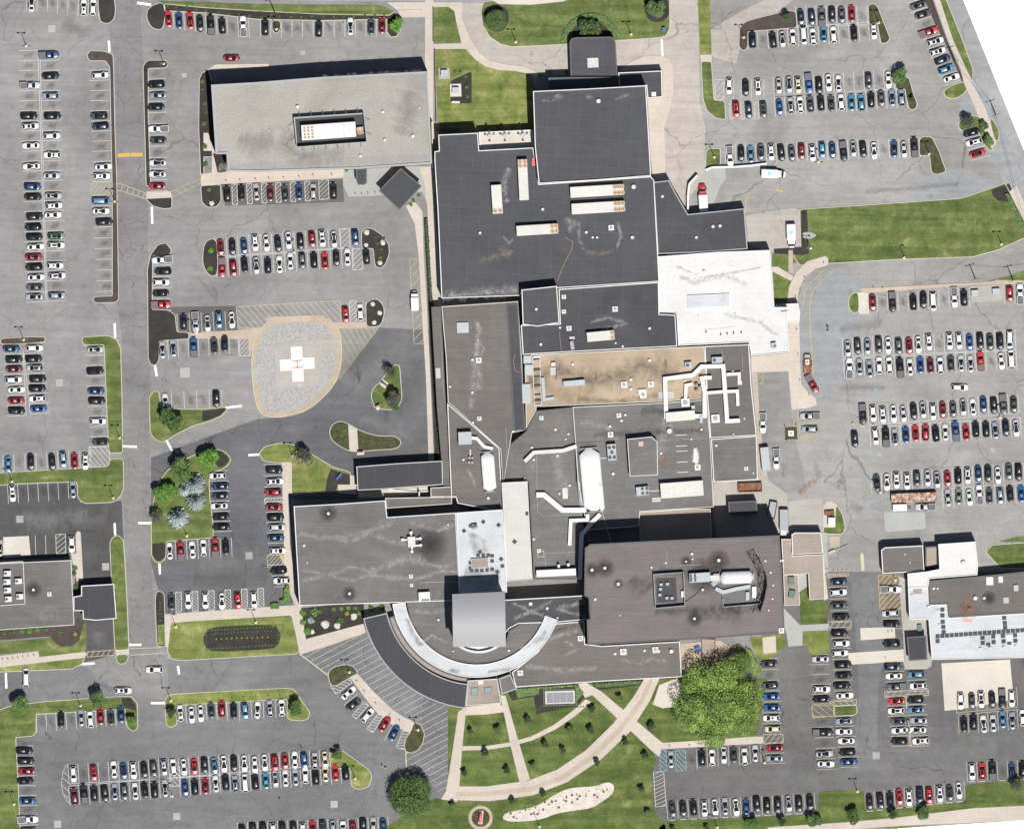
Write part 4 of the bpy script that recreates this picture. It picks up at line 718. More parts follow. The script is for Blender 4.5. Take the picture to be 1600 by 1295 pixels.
B('tower', 'large brown-roofed tower block with screened plant, casting the biggest shadow', [(914, 856), (922, 850), (1020, 845), (1218, 836), (1222, 900), (1226, 988), (1110, 997), (950, 1006), (918, 1007), (917, 968), (922, 967), (920, 934), (913, 930)], 22, 'r_tower', 'brick', None, parw=.4, win=5)
B('tower_podium', 'grey triangular-seamed roof between the atrium and the tower', [(788, 937), (860, 933), (912, 930), (920, 934), (921, 967), (868, 972), (810, 974), (795, 982), (789, 990)], 8.4, 'r_mem2', 'wall', 'white', .3, .28)
B('south_wing', 'brown roof with white edge above the curved garden', [(868, 974), (913, 970), (914, 1006), (940, 1009), (1062, 1002), (1065, 1057), (940, 1064), (806, 1073), (800, 1050), (840, 1018), (862, 985)], 5.4, 'r_brown', 'wall', 'white', .3, .3, win=5)
B('curved_ward', 'grey roof filling the inside of the white arc', [(634, 936), (717, 932), (717, 990), (790, 1006), (795, 985), (812, 975), (853, 970), (843, 996), (822, 1016), (790, 1030), (745, 1037), (700, 1030), (665, 1004), (642, 972)], 8.5, 'r_grey', 'wall', None)
w = arc_pts(745, 925, 133, 113, 188, 341, 44); B('curved_gallery', 'white curved half-ring roof around the glossy atrium', w, 9.2, 'r_white2', 'wallw', 'white', .25, .25, win=0)
w = arc_pts(745, 925, 182, 144, 193, 264.5, 30); B('curved_canopy', 'wide dark curved drop-off canopy over the striped plaza', w, 5.2, 'r_canopy', 'dark', 'grey', .15, .25, z0=4.5, cat='canopy')
w = arc_pts(745, 925, 143, 134, 196, 266, 30); B('curved_walkway', 'thin tan curved walkway roof between the white arc and dark canopy', w, 3.6, 'r_taupe', 'wall', None, cat='walkway')
B('garden_entrance', 'tan block with two greenish skylights at the garden door', [(731, 1063), (777, 1060), (783, 1098), (728, 1102)], 5.0, 'r_taupe', 'wall', 'white2', .25, .3)
B('glass_porch', 'small dark glazed lean-to beside the tan garden entrance block', [(779, 1060), (797, 1053), (808, 1076), (784, 1084)], 4.0, 'r_grey', 'wall', 'grey', .2, .3)
B('lobby_canopy', 'long black covered entrance canopy below the bean-shaped island', [(557, 729), (620, 724), (691, 720), (692, 757), (600, 764), (559, 766)], 5.4, 'r_canopy', 'wallw', 'white2', .12, .2, z0=4.6, cat='canopy')
B('square_canopy', 'charcoal square canopy turned on its corner by the gravel-roofed building', [(626, 263), (659, 291), (624, 328), (592, 298)], 5.0, 'r_slate', 'dark', None, z0=4.5, cat='canopy')
B('door_canopy', 'small charcoal door canopy at the foot of the gravel-roofed building', [(556, 264), (573, 263), (573, 286), (569, 289), (560, 289), (557, 284)], 3.6, 'r_slate', 'dark', None, z0=3.2, cat='canopy')
B('clinic', 'small grey-roofed clinic at the lower left edge with five white units', [(-80, 882), (0, 880), (111, 875), (116, 976), (0, 984), (-80, 989)], 4.4, 'r_grey', 'brick', 'white2', .25, .3, win=5)
B('clinic_canopy', 'dark square drop-off canopy with white edge beside the small clinic', [(127, 915), (178, 912), (182, 966), (150, 969), (130, 967), (129, 954), (115, 954), (115, 932), (127, 930)], 4.6, 'r_canopy', 'wallw', 'white', .3, .3, z0=3.6, cat='canopy')
B('gatehouse_wing', 'dark flat-roofed pavilion with white edge, left of the white-roofed hall', [(1377, 859), (1383, 855), (1442, 852), (1444, 892), (1379, 896)], 5.0, 'r_brown', 'wallw', 'white', .4, .4)
B('white_hall', 'bright white flat roof hall with a hooded vent, right edge area', [(1466, 850), (1524, 846), (1528, 884), (1527, 898), (1452, 904), (1450, 918), (1419, 918), (1418, 896), (1447, 893), (1468, 889)], 6.4, 'r_white', 'wallw', 'white', .3, .3)
B('courtyard_house', 'tiny brown roof patch between the dark pavilion and the white hall', [(1446, 854), (1465, 853), (1465, 886), (1446, 888)], 3.2, 'r_taupe', 'wall', None)
B('east_clinic', 'large dark brown east roof with skylights behind white membrane', [(1451, 907), (1530, 900), (1600, 893), (1720, 888), (1720, 955), (1600, 957), (1482, 964), (1480, 943), (1452, 944)], 6.0, 'r_brown', 'wall', None)
B('east_clinic_annex', 'pale grey-white membrane roof with a black paver path', [(1419, 919), (1450, 917), (1451, 945), (1481, 944), (1483, 965), (1600, 958), (1720, 955), (1720, 1020), (1600, 1027), (1456, 1030), (1451, 968), (1421, 967)], 5.4, 'r_white2', 'wallw', 'white', .2, .3, win=6)
B('east_canopy', 'dark square canopy at the corner of the pale grey roof', [(1417, 995), (1447, 993), (1449, 1030), (1420, 1032)], 4.4, 'r_canopy', 'dark', None, z0=3.8, cat='canopy')
B('lab_house', 'small grey roofed outbuilding with white edge beside the concrete loading pad', [(1237, 835), (1242, 832), (1283, 832), (1286, 864), (1238, 866)], 5.0, 'r_taupe', 'wallw', 'white', .3, .25)
B('lab_annex', 'taupe low roof left of the tan strip and grass square', [(1221, 842), (1236, 842), (1238, 868), (1286, 866), (1289, 935), (1265, 937), (1263, 896), (1224, 897)], 3.6, 'r_taupe', 'wallw', 'white2', .2, .25)
B('bin_court', 'walled terrace with two green boxes beside the tower', [(1224, 898), (1247, 897), (1250, 945), (1226, 946)], 2.2, 'r_taupe', 'wallw', 'white2', .2, .25, cat='terrace')
B('metal_shed', 'sunlit shed, charcoal shallow-pitched roof beside the tower shadow', [(1138, 784), (1182, 782), (1184, 803), (1162, 806), (1139, 803)], 4.5, 'r_slate', 'dark', None, cat='shed')
# barrel-roofed atrium
def atrium():
    w = W([(708, 930), (786, 926), (790, 1004), (748, 1014), (711, 1006), (705, 960)]); cx = sum(p[0] for p in w)/len(w); cy = sum(p[1] for p in w)/len(w)
    r = empty('atrium', (cx, cy, 0), 0, 'glossy silver barrel-vaulted atrium roof at the centre of the white arc', 'building'); prism('wall', [(x-cx, y-cy) for x, y in w], 0, 21, M['wallw'], r)
    v = []; f = []; nx, ny = 2, 24
    for j in range(ny+1):
        t = j/ny; y = 928+(1010-928)*t; z = 21.2+2.6*math.sin(math.pi*(.10+.85*t))
        for i in range(nx+1): p = P(706.5+(789-706.5)*i/nx+1.5*t, y-(i*2 if t < .5 else -(i*2-2*i))); v.append((p.x-cx, p.y-cy, z))
    for j in range(ny):
        for i in range(nx): a = j*(nx+1)+i; f.append((a, a+nx+1, a+nx+2, a+1))
    n0 = len(v); mesh_obj('roof', v, f, M['r_metal'], r, smooth=True)
    mb = MB()
    for j in range(1, ny):
        a, b = Vector(v[j*(nx+1)]), Vector(v[j*(nx+1)+nx]); mb.bar(a+Vector((0, 0, .04)), b+Vector((0, 0, .04)), .014, n=4)
    mb.obj('seam', M['r_metal'], r)['kind'] = 'stuff'
    sd = MB()
    for i in (0, nx):
        e = [v[j*(nx+1)+i] for j in range(ny+1)]; base = [(x, y, 20.9) for x, y, z in e]; nn = len(e); sd.add(e+base, [(k, k+1, nn+k+1, nn+k) for k in range(nn-1)])
    sd.obj('gable_wall', M['wallw'], r)
atrium()
w = arc_pts(748, 966, 54, 51, 222, 318, 20); B('eaves_rim', 'thin white curved rim below the glossy atrium', w, 9.6, 'r_white2', 'wallw', 'white', .1, .1, cat='canopy')
# ================================================================ things on the roofs
def rtu(x0, y0, x1, y1, wd, h, label, fans=(), mat='white2', name='rooftop_unit', ribs=0, z=None, fr=.62, fm='fan'):
    """air handler along the px axis (x0,y0)-(x1,y1), wd px wide; fans: (t, s) positions 0..1 along, -1..1 across"""
    a, b = P(x0, y0), P(x1, y1); L = (b-a).length; c = (a+b)/2; zz = roofz((x0+x1)/2, (y0+y1)/2) if z is None else z
    r = empty(name, (c.x, c.y, zz), math.atan2(b.y-a.y, b.x-a.x), label, 'rooftop unit', 'large rooftop air handlers'); Wd = wd*S
    MB().box(-L/2+.1, L/2-.1, -Wd/2+.15, Wd/2-.15, -.1, .35).obj('base_frame', M['grey'], r)
    bm = bmesh.new(); bmesh.ops.create_cube(bm, size=1); bmesh.ops.scale(bm, vec=(L, Wd, h), verts=bm.verts); bmesh.ops.translate(bm, vec=(0, 0, .35+h/2), verts=bm.verts)
    bmesh.ops.bevel(bm, geom=bm.edges[:], offset=.09, segments=1, affect='EDGES'); me = bpy.data.meshes.new('casing'); bm.to_mesh(me); bm.free(); me.materials.append(M[mat]); link(bpy.data.objects.new('casing', me), r)
    if ribs:
        mb = MB()
        for k in range(1, ribs): x = -L/2+L*k/ribs; mb.box(x-.04, x+.04, -Wd/2+.05, Wd/2-.05, .35+h-.02, .35+h+.05)
        mb.obj('panel_seam', M['lgrey' if mat == 'white' else 'white'], r)['kind'] = 'stuff'
    for t, s in fans:
        x = -L/2+L*t; y = s*Wd/2; f = MB().cyl(x, y, .35+h-.02, .35+h+.16, fr, fr*.95, 14).obj('fan', M[fm], r); MB().cyl(x, y, .35+h+.16, .35+h+.2, fr*.35, fr*.35, 8).obj('hub', M['dark'], f)
    return r
def fanset(t0, t1, nt, ss): return [(t0+(t1-t0)*i/max(1, nt-1), s) for i in range(nt) for s in ss]
rtu(816, 249, 819, 313, 15, 2.0, 'long upright white unit, brown fans at its top, left of the tall block', fanset(.06, .16, 2, (-.5, .5)), ribs=12)
rtu(775, 289, 778, 334, 16, 2.0, 'shorter upright white unit, brown fans at its lower end, on the dark membrane', fanset(.90, .90, 1, (-.5, .5)), ribs=9)
rtu(891, 301, 975, 296, 17, 2.0, 'upper of two long horizontal white units with rusty fan end', fanset(.83, .97, 3, (-.55, .55)), ribs=16)
rtu(893, 327, 976, 322, 17, 2.0, 'lower of two long horizontal white units with rusty fan end', fanset(.83, .97, 3, (-.55, .55)), ribs=16)
rtu(807, 361, 872, 357, 16, 2.0, 'lone horizontal white unit near the middle of the dark membrane', fanset(.86, .96, 2, (-.5, .5)), ribs=13)
rtu(917, 527, 960, 523, 15, 1.8, 'short white unit on the dark roof left of the white roof', fanset(.93, .93, 1, (-.55, .55)), ribs=7)
rtu(880, 600, 914, 597, 9, 1.5, 'small pale unit with black shadow on the tan roof', mat='lgrey', ribs=5)
rtu(1032, 767, 1099, 762, 24, 2.6, 'broad pale unit at the foot of the plant roof', mat='white2', ribs=8)
rtu(994, 768, 1014, 766, 14, 1.6, 'square condenser with four dark fans beside the broad pale unit', fanset(.5, .85, 2, (-.5, .5)), mat='lgrey', fr=.45, fm='dark')
rtu(949, 707, 963, 706, 26, 2.0, 'condenser with five round dark fans right of the white barrel', [(.25, -.6), (.75, -.6), (.5, 0), (.25, .6), (.75, .6)], mat='lgrey', fr=.5, fm='dark')
rtu(1040, 652, 1086, 648, 15, 2.0, 'wide pale unit fed by the white ducts', mat='white2')
rtu(1112, 563, 1129, 562, 10, 1.5, 'grey unit with dark fan on the brown annex', [(.25, 0)], mat='lgrey', fr=.5, fm='dark')
rtu(1070, 571, 1081, 570, 10, 1.2, 'small grey fan unit at the right of the tan roof', [(.4, 0)], mat='lgrey', fr=.5, fm='dark')
rtu(716, 685, 737, 684, 20, 2.4, 'pale blue-grey square unit at the top of the diagonal parapet', mat='lgrey')
rtu(654, 932, 672, 931, 14, 1.8, 'white unit with four black outlets on the west wing', fanset(.35, .8, 3, (-.8,)), mat='white', fr=.3, fm='dark')
rtu(1093, 655, 1098, 655, 12, 1.4, 'grey fan box below the ducts of the brown annex', mat='lgrey')
rtu(838, 896, 900, 893, 11, 2.2, 'white unit with side hoods between the cream strip and the tower', mat='white', ribs=4)
for i, (x, y) in enumerate([(11.5, 896), (11, 909), (12, 922), (13, 936), (29, 908), (31, 932)]):
    rtu(x-5.5, y, x+5.5, y-.4, 8.5, 1.3, ['topmost', 'second from top of the left-hand', 'third from top of the left-hand', 'lowest left-hand', 'upper right-hand', 'lower right-hand'][i]+' white clinic roof unit with dark fan', [(.25, 0)], mat='white', fr=.4, fm='dark')
for i, (x, y) in enumerate([(846, 886-8), (1452, 858)]): pass
def screen_wall(pts, h, name, label, mat='grey', closed=True, brace=0, z=None, tilt=0):
    z = roofz(*pts[0]) if z is None else z; c = P(sum(p[0] for p in pts)/len(pts), sum(p[1] for p in pts)/len(pts)); r = empty(name, (c.x, c.y, z), 0, label, 'screen')
    n = len(pts)
    for i in range(n if closed else n-1):
        a, b = P(*pts[i])-c, P(*pts[(i+1) % n])-c; a.z = b.z = 0; d = (b-a).normalized(); q = Vector((-d.y, d.x, 0))*.06
        mb = MB(); mb.add([a-q, b-q, b+q, a+q]+[v+Vector((0, 0, h)) for v in (a-q, b-q, b+q, a+q)], [(0, 1, 5, 4), (1, 2, 6, 5), (2, 3, 7, 6), (3, 0, 4, 7), (4, 5, 6, 7)]); mb.obj('screen_panel', M[mat], r)
        k = int((b-a).length/3)
        for j in range(k if brace else 0):
            p0 = a+(b-a)*((j+.5)/k); inn = Vector((d.y, -d.x, 0)) if brace > 0 else Vector((-d.y, d.x, 0)); MB().bar(p0+Vector((0, 0, h)), p0+inn*abs(brace), .07).obj('brace', M['lgrey'], r)
    return r
# screened plant of the gravel roof
screen_wall([(459, 184), (568, 177), (573, 222), (464, 230)], 2.6, 'plant_screen', 'dark screen wall with pale braces round the plant of the gravel roof', 'lgrey', brace=-1.6)
o = MB(); o.add([(x, y, roofz(500, 200)+.05) for x, y in W([(461, 186), (567, 179), (571, 220), (465, 228)])], [(0, 1, 2, 3)]); tag(o.obj('roof_mat', M['r_slate']), 'dark deck inside the braced screen of the gravel roof', 'roof deck')
rtu(471, 208, 556, 202, 24, 2.6, 'long white air handler with eight small fans inside the screen', fanset(.06, .2, 3, (-.65, -.25, .2, .6)), mat='white', ribs=9, fr=.35)
rtu(557, 205, 568, 204, 12, 1.2, 'rusty pipe skid at the right end of the screened air handler', mat='rust')
# tower plant
screen_wall([(1021, 897), (1068, 894), (1070, 946), (1024, 950)], 2.2, 'plant_screen', 'left plant screen box on the tower roof', 'lgrey')
o = MB(); o.add([(x, y, roofz(1040, 920)+.05) for x, y in W([(1025, 903), (1056, 902), (1058, 940), (1026, 941)])], [(0, 1, 2, 3)]); tag(o.obj('roof_mat', M['r_mem2']), 'sunken dark deck inside the left tower screen', 'roof deck')
for i, (x, y) in enumerate([(1033, 913), (1043, 912), (1032, 920), (1031, 929), (1042, 934), (1050, 934)]): rtu(x-2.5, y, x+2.5, y, 4.5, .7, ['upper left', 'upper right', 'middle left', 'lower left', 'lower middle', 'lower right'][i]+' small grey box in the left tower screen', mat='lgrey')
screen_wall([(1129, 935), (1130, 948), (1189, 943), (1188, 938)], 1.8, 'plant_screen', 'low pale screen below the tower barrel unit', 'lgrey', closed=False)
def barrel(x0, y0, x1, y1, wd, label, z=None, mat='white', cat='rooftop unit', name='barrel_unit', hh=1.0, taper=1):
    a, b = P(x0, y0), P(x1, y1); c = (a+b)/2; L = (b-a).length; zz = roofz((x0+x1)/2, (y0+y1)/2) if z is None else z; Wd = wd*S
    r = empty(name, (c.x, c.y, zz), math.atan2(b.y-a.y, b.x-a.x), label, cat); v = []; f = []; N, K = 12, 10
    for j in range(K+1):
        t = j/K; e = min(1, (1-abs(2*t-1)**6)**.5+.25)
        for i in range(N+1): q = math.pi*i/N; v.append((-L/2+L*t, -math.cos(q)*Wd/2*e, .3+(1.4+math.sin(q)*Wd*.35*hh)*e if 0 < i < N else 0))
    for j in range(K):
        for i in range(N): p = j*(N+1)+i; f.append((p, p+N+1, p+N+2, p+1))
    mesh_obj('casing', v, [tuple(reversed(q)) for q in f], M[mat], r, True); m = MB()
    for s in (-1, 1): m.box(s*L*.5-.1, s*L*.5+.1, -Wd*.4, Wd*.4, 0, 1.2)
    m.obj('end_frame', M['grey'], r); return r
barrel(1124, 903, 1178, 901, 20, 'white bullet-shaped unit on the tower roof'); barrel(920, 700, 929, 799, 33, 'very large white barrel unit left of the condenser with five fans', hh=.3); barrel(761, 706, 766, 768, 21, 'white barrel unit beside the kinked parapet', hh=.35)
barrel(937, 751, 941, 799, 9, 'narrow white barrel hugging the very large one')
rtu(1077, 903, 1110, 901, 15, 2.0, 'pale unit with twin fan rows left of the tower barrel', fanset(.08, .28, 2, (-.6, -.2, .2, .6)), mat='lgrey', fr=.32, fm='dark')
rtu(1165, 931, 1171, 931, 13, .9, 'pale blue-grey box, left of two on the tower plant deck', mat='lgrey'); rtu(1175, 925, 1182, 925, 18, .9, 'upright white box, right of two on the tower plant deck', mat='white'); rtu(1064, 928, 1070, 928, 10, .8, 'small white box right of the left tower screen', mat='white')
o = MB(); o.add([(x, y, roofz(1150, 930)+.05) for x, y in W([(1130, 915), (1190, 910), (1192, 938), (1132, 943)])], [(0, 1, 2, 3)]); tag(o.obj('roof_mat', M['r_grey']), 'grey deck under the tower plant with a tan patch', 'roof deck')
# lattice windscreen on the tower
def lattice():
    pts = [(1181, 866), (1190, 880), (1198, 900), (1199, 915), (1195, 935), (1188, 957)]; z = roofz(1190, 910); c = P(1190, 910); r = empty('lattice_screen', (c.x, c.y, z), 0, 'black lattice windscreen curving round the tower plant', 'screen')
    for i in range(5):
        a, b = P(*pts[i])-c, P(*pts[i+1])-c; a.z = b.z = 0; m = MB(); m.add([a, b, b+Vector((-.2, 0, 4)), a+Vector((-.2, 0, 4))], [(0, 1, 2, 3)]); m.obj('screen_panel', M['dark'], r)
        m = MB(); inn = Vector((-2.2, 0, 0)); a2, b2 = a+inn, b+inn
        for u, w_ in ((a, a2), (a2, b2), (a+Vector((0, 0, 4)), a2+Vector((0, 0, 2))), (a+Vector((0, 0, 4)), b2), (a2, a+Vector((0, 0, 4))), (b, a2), (a2+Vector((0, 0, 2)), b2+Vector((0, 0, 2))), (a2+Vector((0, 0, 2)), b+Vector((0, 0, 4)))): m.bar(u, w_, .07, n=5)
        m.obj('truss', M['dark'], r)
lattice()
def duct(pts, wd, label, h=.9, zo=.45, mat='white', z=None):
    c = P(*pts[0]); zz = max(roofz(*p) for p in pts) if z is None else z; r = empty('duct', (c.x, c.y, zz), 0, label, 'duct'); q = [P(*p)-c for p in pts]; L, R = [], []
    for i, p in enumerate(q):
        d = (q[min(i+1, len(q)-1)]-q[max(i-1, 0)]).to_2d()
        if i not in (0, len(q)-1):
            d1 = (q[i]-q[i-1]).to_2d().normalized(); d2 = (q[i+1]-q[i]).to_2d().normalized(); d = (d1+d2).normalized(); k = 1/max(.4, d.dot(d1))
        else: d.normalize(); k = 1
        n = Vector((-d.y, d.x))*wd*S/2*k; L.append(p.to_2d()+n); R.append(p.to_2d()-n)
    w = [tuple(x) for x in R]+[tuple(x) for x in reversed(L)]; prism('casing', w, zo, zo+h, M[mat], r)
    m = MB()
    for p in q: m.box(p.x-.12, p.x+.12, p.y-.12, p.y+.12, -.05, zo+.02)
    m.obj('support', M['grey'], r)
duct([(1041, 655), (1039, 592), (1083, 586), (1096, 573), (1130, 572), (1135, 640), (1136, 658), (1156, 657)], 6.5, 'longest white duct looping from the tan roof over the brown annex')
duct([(1096, 588), (1101, 612), (1101, 650), (1086, 650)], 6.5, 'upright white duct ending at the wide pale unit'); duct([(1102, 614), (1130, 612), (1152, 611), (1153, 634)], 5, 'short angled white duct in the lower half of the brown annex'); duct([(1135, 585), (1155, 584), (1155, 598)], 5, 'short angled white duct in the upper half of the brown annex'); duct([(1100, 590), (1112, 590)], 6, 'stubby white duct beside the black fan cluster')
duct([(1082, 600), (1072, 602), (1071, 626)], 5, 'thin white duct dropping to the round fan above the wide unit'); duct([(820, 721), (834, 707), (880, 704), (901, 697)], 6, 'white duct bending left from the very large barrel', mat='white2'); duct([(838, 773), (850, 773), (879, 797), (905, 797), (916, 796)], 8, 'thick white zigzag duct running to the foot of the barrel')
duct([(918, 803), (918, 812), (892, 813), (890, 852)], 5.5, 'thin white duct turning down beside the tower shadow'); duct([(938, 803), (925, 816), (909, 835), (908, 850), (906, 905)], 6.5, 'long white duct running into the tower shadow', z=5.9); duct([(736, 684), (745, 685), (757, 698), (770, 701)], 5, 'curving white duct from the blue-grey square unit'); duct([(822, 600), (823, 630)], 13, 'grey metal duct bank at the left of the tan roof', mat='lgrey', h=.6); duct([(848, 590), (850, 624), (866, 622)], 5, 'grey angled duct on the tan roof', mat='lgrey', h=.5)
duct([(818, 562), (830, 562)], 12, 'upper square grey duct box at the left of the tan roof', mat='lgrey', h=.5); duct([(820, 578), (833, 578)], 16, 'lower square grey duct box at the left of the tan roof', mat='lgrey', h=.5)
def ladder():
    z = roofz(840, 600); c = P(838, 597); r = empty('roof_ladder', (c.x, c.y, z), 0, 'white ladder-shaped frame with dark rungs lying on the tan roof', 'frame')
    for x0, x1 in ((832, 835), (843, 846)): MB().bar(P(x0, 558)-c+Vector((0, 0, .5)), P(x1, 634)-c+Vector((0, 0, .5)), .12).obj('rail', M['white'], r)
    for k, y in enumerate([558, 562, 578, 589, 603, 617, 626, 633]): MB().bar(P(833+k*.3, y)-c+Vector((0, 0, .5)), P(844+k*.3, y-1)-c+Vector((0, 0, .5)), .13 if k % 2 else .3).obj('rung', M['white' if k in (0, 7) else 'dark'], r)
ladder()
# small vents, hatches, skylights ---------------------------------------------------
def protos():
    m = MB(); m.cyl(0, 0, -.1, .5, .22, n=10); m.cyl(0, 0, .45, .75, .45, .32, 10); a = m.obj('round_vent', M['white'])
    m = MB(); m.box(-.55, .55, -.55, .55, -.1, .45); m.cyl(0, 0, .45, .7, .32, .28, 10, 1); b = m.obj('square_vent', [M['white'], M['grey']])
    return a, b
RV, SV = protos(); used = set()
def roof_things(lst, proto, where, desc, cat, sc=1.0, group=None):
    lst = sorted(lst)
    for i, q in enumerate(lst):
        o = proto if id(proto) not in used else proto.copy()
        if id(proto) in used: link(o)
        used.add(id(proto)); p = P(q[0], q[1]); o.location = (p.x, p.y, roofz(q[0], q[1])); k = q[2] if len(q) > 2 else sc; o.scale = (k, k, k*.9+.1); o.rotation_euler = (0, 0, .06)
        s = '%s %s' % (desc, where) if len(lst) == 1 else '%s, %s from left %s' % (desc, ORD[i+1], where)
        tag(o, s, cat, group or 'small roof vents')
RW = 'round white vent'; SW_ = 'square white vent'
roof_things([(465, 167, 1.2), (598, 175), (601, 219), (645, 213, 1.2), (563, 244), (655, 169, .6), (420, 205, .5)], RV, 'on the gravel roof', RW, 'vent')
roof_things([(935, 158, 1.5)], RV, 'on the tall square block', RW, 'vent'); roof_things([(750, 364), (848, 327), (988, 371, 1.2), (990, 292, 1.5), (916, 363), (926, 371, .8), (933, 371, .8)], RV, 'on the wide dark membrane', RW, 'vent'); roof_things([(955, 356, 1.3)], SV, 'on the wide dark membrane', SW_, 'vent')
roof_things([(1035, 307), (1088, 371), (1114, 354, 1.1), (1125, 353, 1.1)], RV, 'on the angled dark roof', RW, 'vent'); roof_things([(1100, 424), (1086, 437, .5), (1146, 433, .5), (1091, 494, .5), (1149, 490, .5)], RV, 'on the large white roof', 'small pipe vent', 'vent')
roof_things([(838, 483), (845, 538), (875, 512, .8), (973, 541, .8), (1015, 513), (962, 536, .7)], RV, 'on the dark roof beside the square raised block', RW, 'vent'); roof_things([(881, 464), (881, 487), (889, 513, 1.2), (961, 483, 1.3)], SV, 'on the dark roof beside the square raised block', SW_, 'vent')
roof_things([(895, 569), (1015, 563, 1.1), (986, 593, 1.1), (986, 608, 1.1), (1070, 595, .8)], RV, 'on the tan gravel roof', RW, 'vent'); roof_things([(975, 601, 1.5), (1017, 600, 1.4), (1005, 617, 1.6)], SV, 'on the tan gravel roof', SW_, 'vent')
roof_things([(738, 562), (738, 613, .9), (703, 604, .8), (739, 660, .8), (747, 531, .5), (802, 674, .9), (831, 699, .9)], RV, 'on the broad ribbed roof', RW, 'vent'); roof_things([(748, 563, 1.3), (749, 654, 1)], SV, 'on the broad ribbed roof', SW_, 'vent')
roof_things([(724, 718, .9), (763, 778, 1.1)], RV, 'inside the diagonal parapet', RW, 'vent'); roof_things([(868, 671), (888, 678, .8), (871, 712, .9), (834, 718, .8), (820, 748, .9), (890, 758, .9), (874, 771, .8), (834, 842, .9), (884, 686, .6)], RV, 'on the patchwork grey roof', RW, 'vent'); roof_things([(846, 653), (842, 860, .9)], SV, 'on the patchwork grey roof', SW_, 'vent')
roof_things([(953, 666), (971, 657), (958, 740, 1.1), (1046, 673, 1.8), (1096, 671, .8), (1033, 708, .9), (1080, 686, .7), (977, 648, .9)], RV, 'on the streaked plant roof', RW, 'vent'); roof_things([(954, 679, 1.3), (967, 649, 1.1), (1090, 730, 1.4), (1071, 629, 2.0)], SV, 'on the streaked plant roof', SW_, 'vent')
roof_things([(1119, 696, .9), (1177, 739, .6)], RV, 'on the square dark grey annex', RW, 'vent'); roof_things([(1166, 732, .9)], SV, 'on the square dark grey annex', SW_, 'vent'); roof_things([(1145, 580, .8), (1163, 654, .6), (1146, 678, .6), (1125, 610, .8)], RV, 'on the brown duct-crossed annex', RW, 'vent'); roof_things([(1118, 654, 2), (1156, 598, 1)], SV, 'on the brown duct-crossed annex', SW_, 'vent')
roof_things([(513, 802, 1.1), (475, 852), (546, 927, 1.1), (700, 819, .7), (480, 879, .5)], RV, 'on the big west wing roof', RW, 'vent'); roof_things([(642, 900, .9), (643, 914, .8)], SV, 'on the big west wing roof', SW_, 'vent')
roof_things([(685, 968, .9), (795, 1016, .8), (708, 1017, .6)], RV, 'inside the white arc', RW, 'vent'); roof_things([(829, 943, 1.3), (855, 950, 1), (871, 965, .7)], RV, 'between the atrium and the tower', RW, 'vent'); roof_things([(907, 997, 1.3), (813, 1051, 1.3)], SV, 'at the left part of the south wing', SW_, 'vent')
roof_things([(925, 890, 1.1), (945, 887, 1.1), (966, 912, 1.2), (930, 936), (1018, 886, .8), (1040, 879, .7), (1081, 865), (1072, 877, .7), (1123, 875, 1.2), (1085, 966), (969, 961, .5), (1098, 921, .9), (1082, 873, .7)], RV, 'on the left part of the brown tower roof', RW, 'vent')
roof_things([(1196, 876, .8), (1204, 894, .8), (1208, 914, .7), (1207, 935, .7), (1201, 953, .7), (1220, 876, .7)], RV, 'along the lattice windscreen of the tower', RW, 'vent'); roof_things([(1221, 985, 1.3)], SV, 'at the lower right corner of the tower', SW_, 'vent')
roof_things([(961, 1021), (1007, 1016, .9), (1029, 1017, 1.1), (1049, 1017, 1.4)], RV, 'on the right part of the south wing', RW, 'vent'); roof_things([(974, 1018, 1.5), (1024, 1015, 1.4)], SV, 'on the right part of the south wing', SW_, 'vent')
roof_things([(52, 921, 1)], RV, 'on the small clinic', RW, 'vent'); roof_things([(77, 928, 1)], SV, 'on the small clinic', SW_, 'vent'); roof_things([(1414, 866, .5), (1422, 879, .5)], RV, 'on the dark pavilion by the white hall', 'small dark pipe vent', 'vent')
roof_things([(1505, 879, 1.5)], RV, 'on the white hall', 'hooded white vent', 'vent'); roof_things([(1459, 919, .9), (1465, 919, .7), (1524, 934, 1.5), (1538, 934, 1)], RV, 'on the dark brown east roof', RW, 'vent'); roof_things([(1425, 930, .9), (1451, 948, 1.1), (1466, 954, .8), (1468, 976, .8), (1532, 1013, 1), (1547, 1012, 1), (1568, 1011, 1), (1587, 1009, .8)], RV, 'on the pale grey east roof', RW, 'vent')
roof_things([(1233, 848, .4), (1272, 848, .4), (1249, 850, .4), (1223, 875, .9), (1259, 878, .4)], RV, 'on the outbuilding roofs right of the tower', 'tiny pipe vent', 'vent')
def flat(x0, y0, x1, y1, h, mat, name, label, cat, ang=0, fr='white2'):
    c = P((x0+x1)/2, (y0+y1)/2); z = roofz((x0+x1)/2, (y0+y1)/2); L, Wd = (x1-x0)*S, (y1-y0)*S; r = empty(name, (c.x, c.y, z), math.radians(ang+2.5), label, cat)
    m = MB(); t = .1
    for a in ((-L/2, L/2, -Wd/2, -Wd/2+t), (-L/2, L/2, Wd/2-t, Wd/2), (-L/2, -L/2+t, -Wd/2+t, Wd/2-t), (L/2-t, L/2, -Wd/2+t, Wd/2-t)): m.box(*a, -.05, h)
    m.obj('frame', M[fr], r); MB().box(-L/2+t, L/2-t, -Wd/2+t, Wd/2-t, -.05, h-.04).obj('panel', M[mat], r); return r
flat(714, 504, 732, 520, .7, 'lgrey', 'roof_hatch', 'pale rectangular hatch near the top of the broad ribbed roof', 'hatch'); flat(681, 575, 688, 591, .5, 'lgrey', 'roof_hatch', 'pale upright hatch on the long narrow strip', 'hatch'); flat(860, 574, 868, 586, .5, 'lgrey', 'skylight', 'small pale skylight at the left of the tan roof', 'skylight')
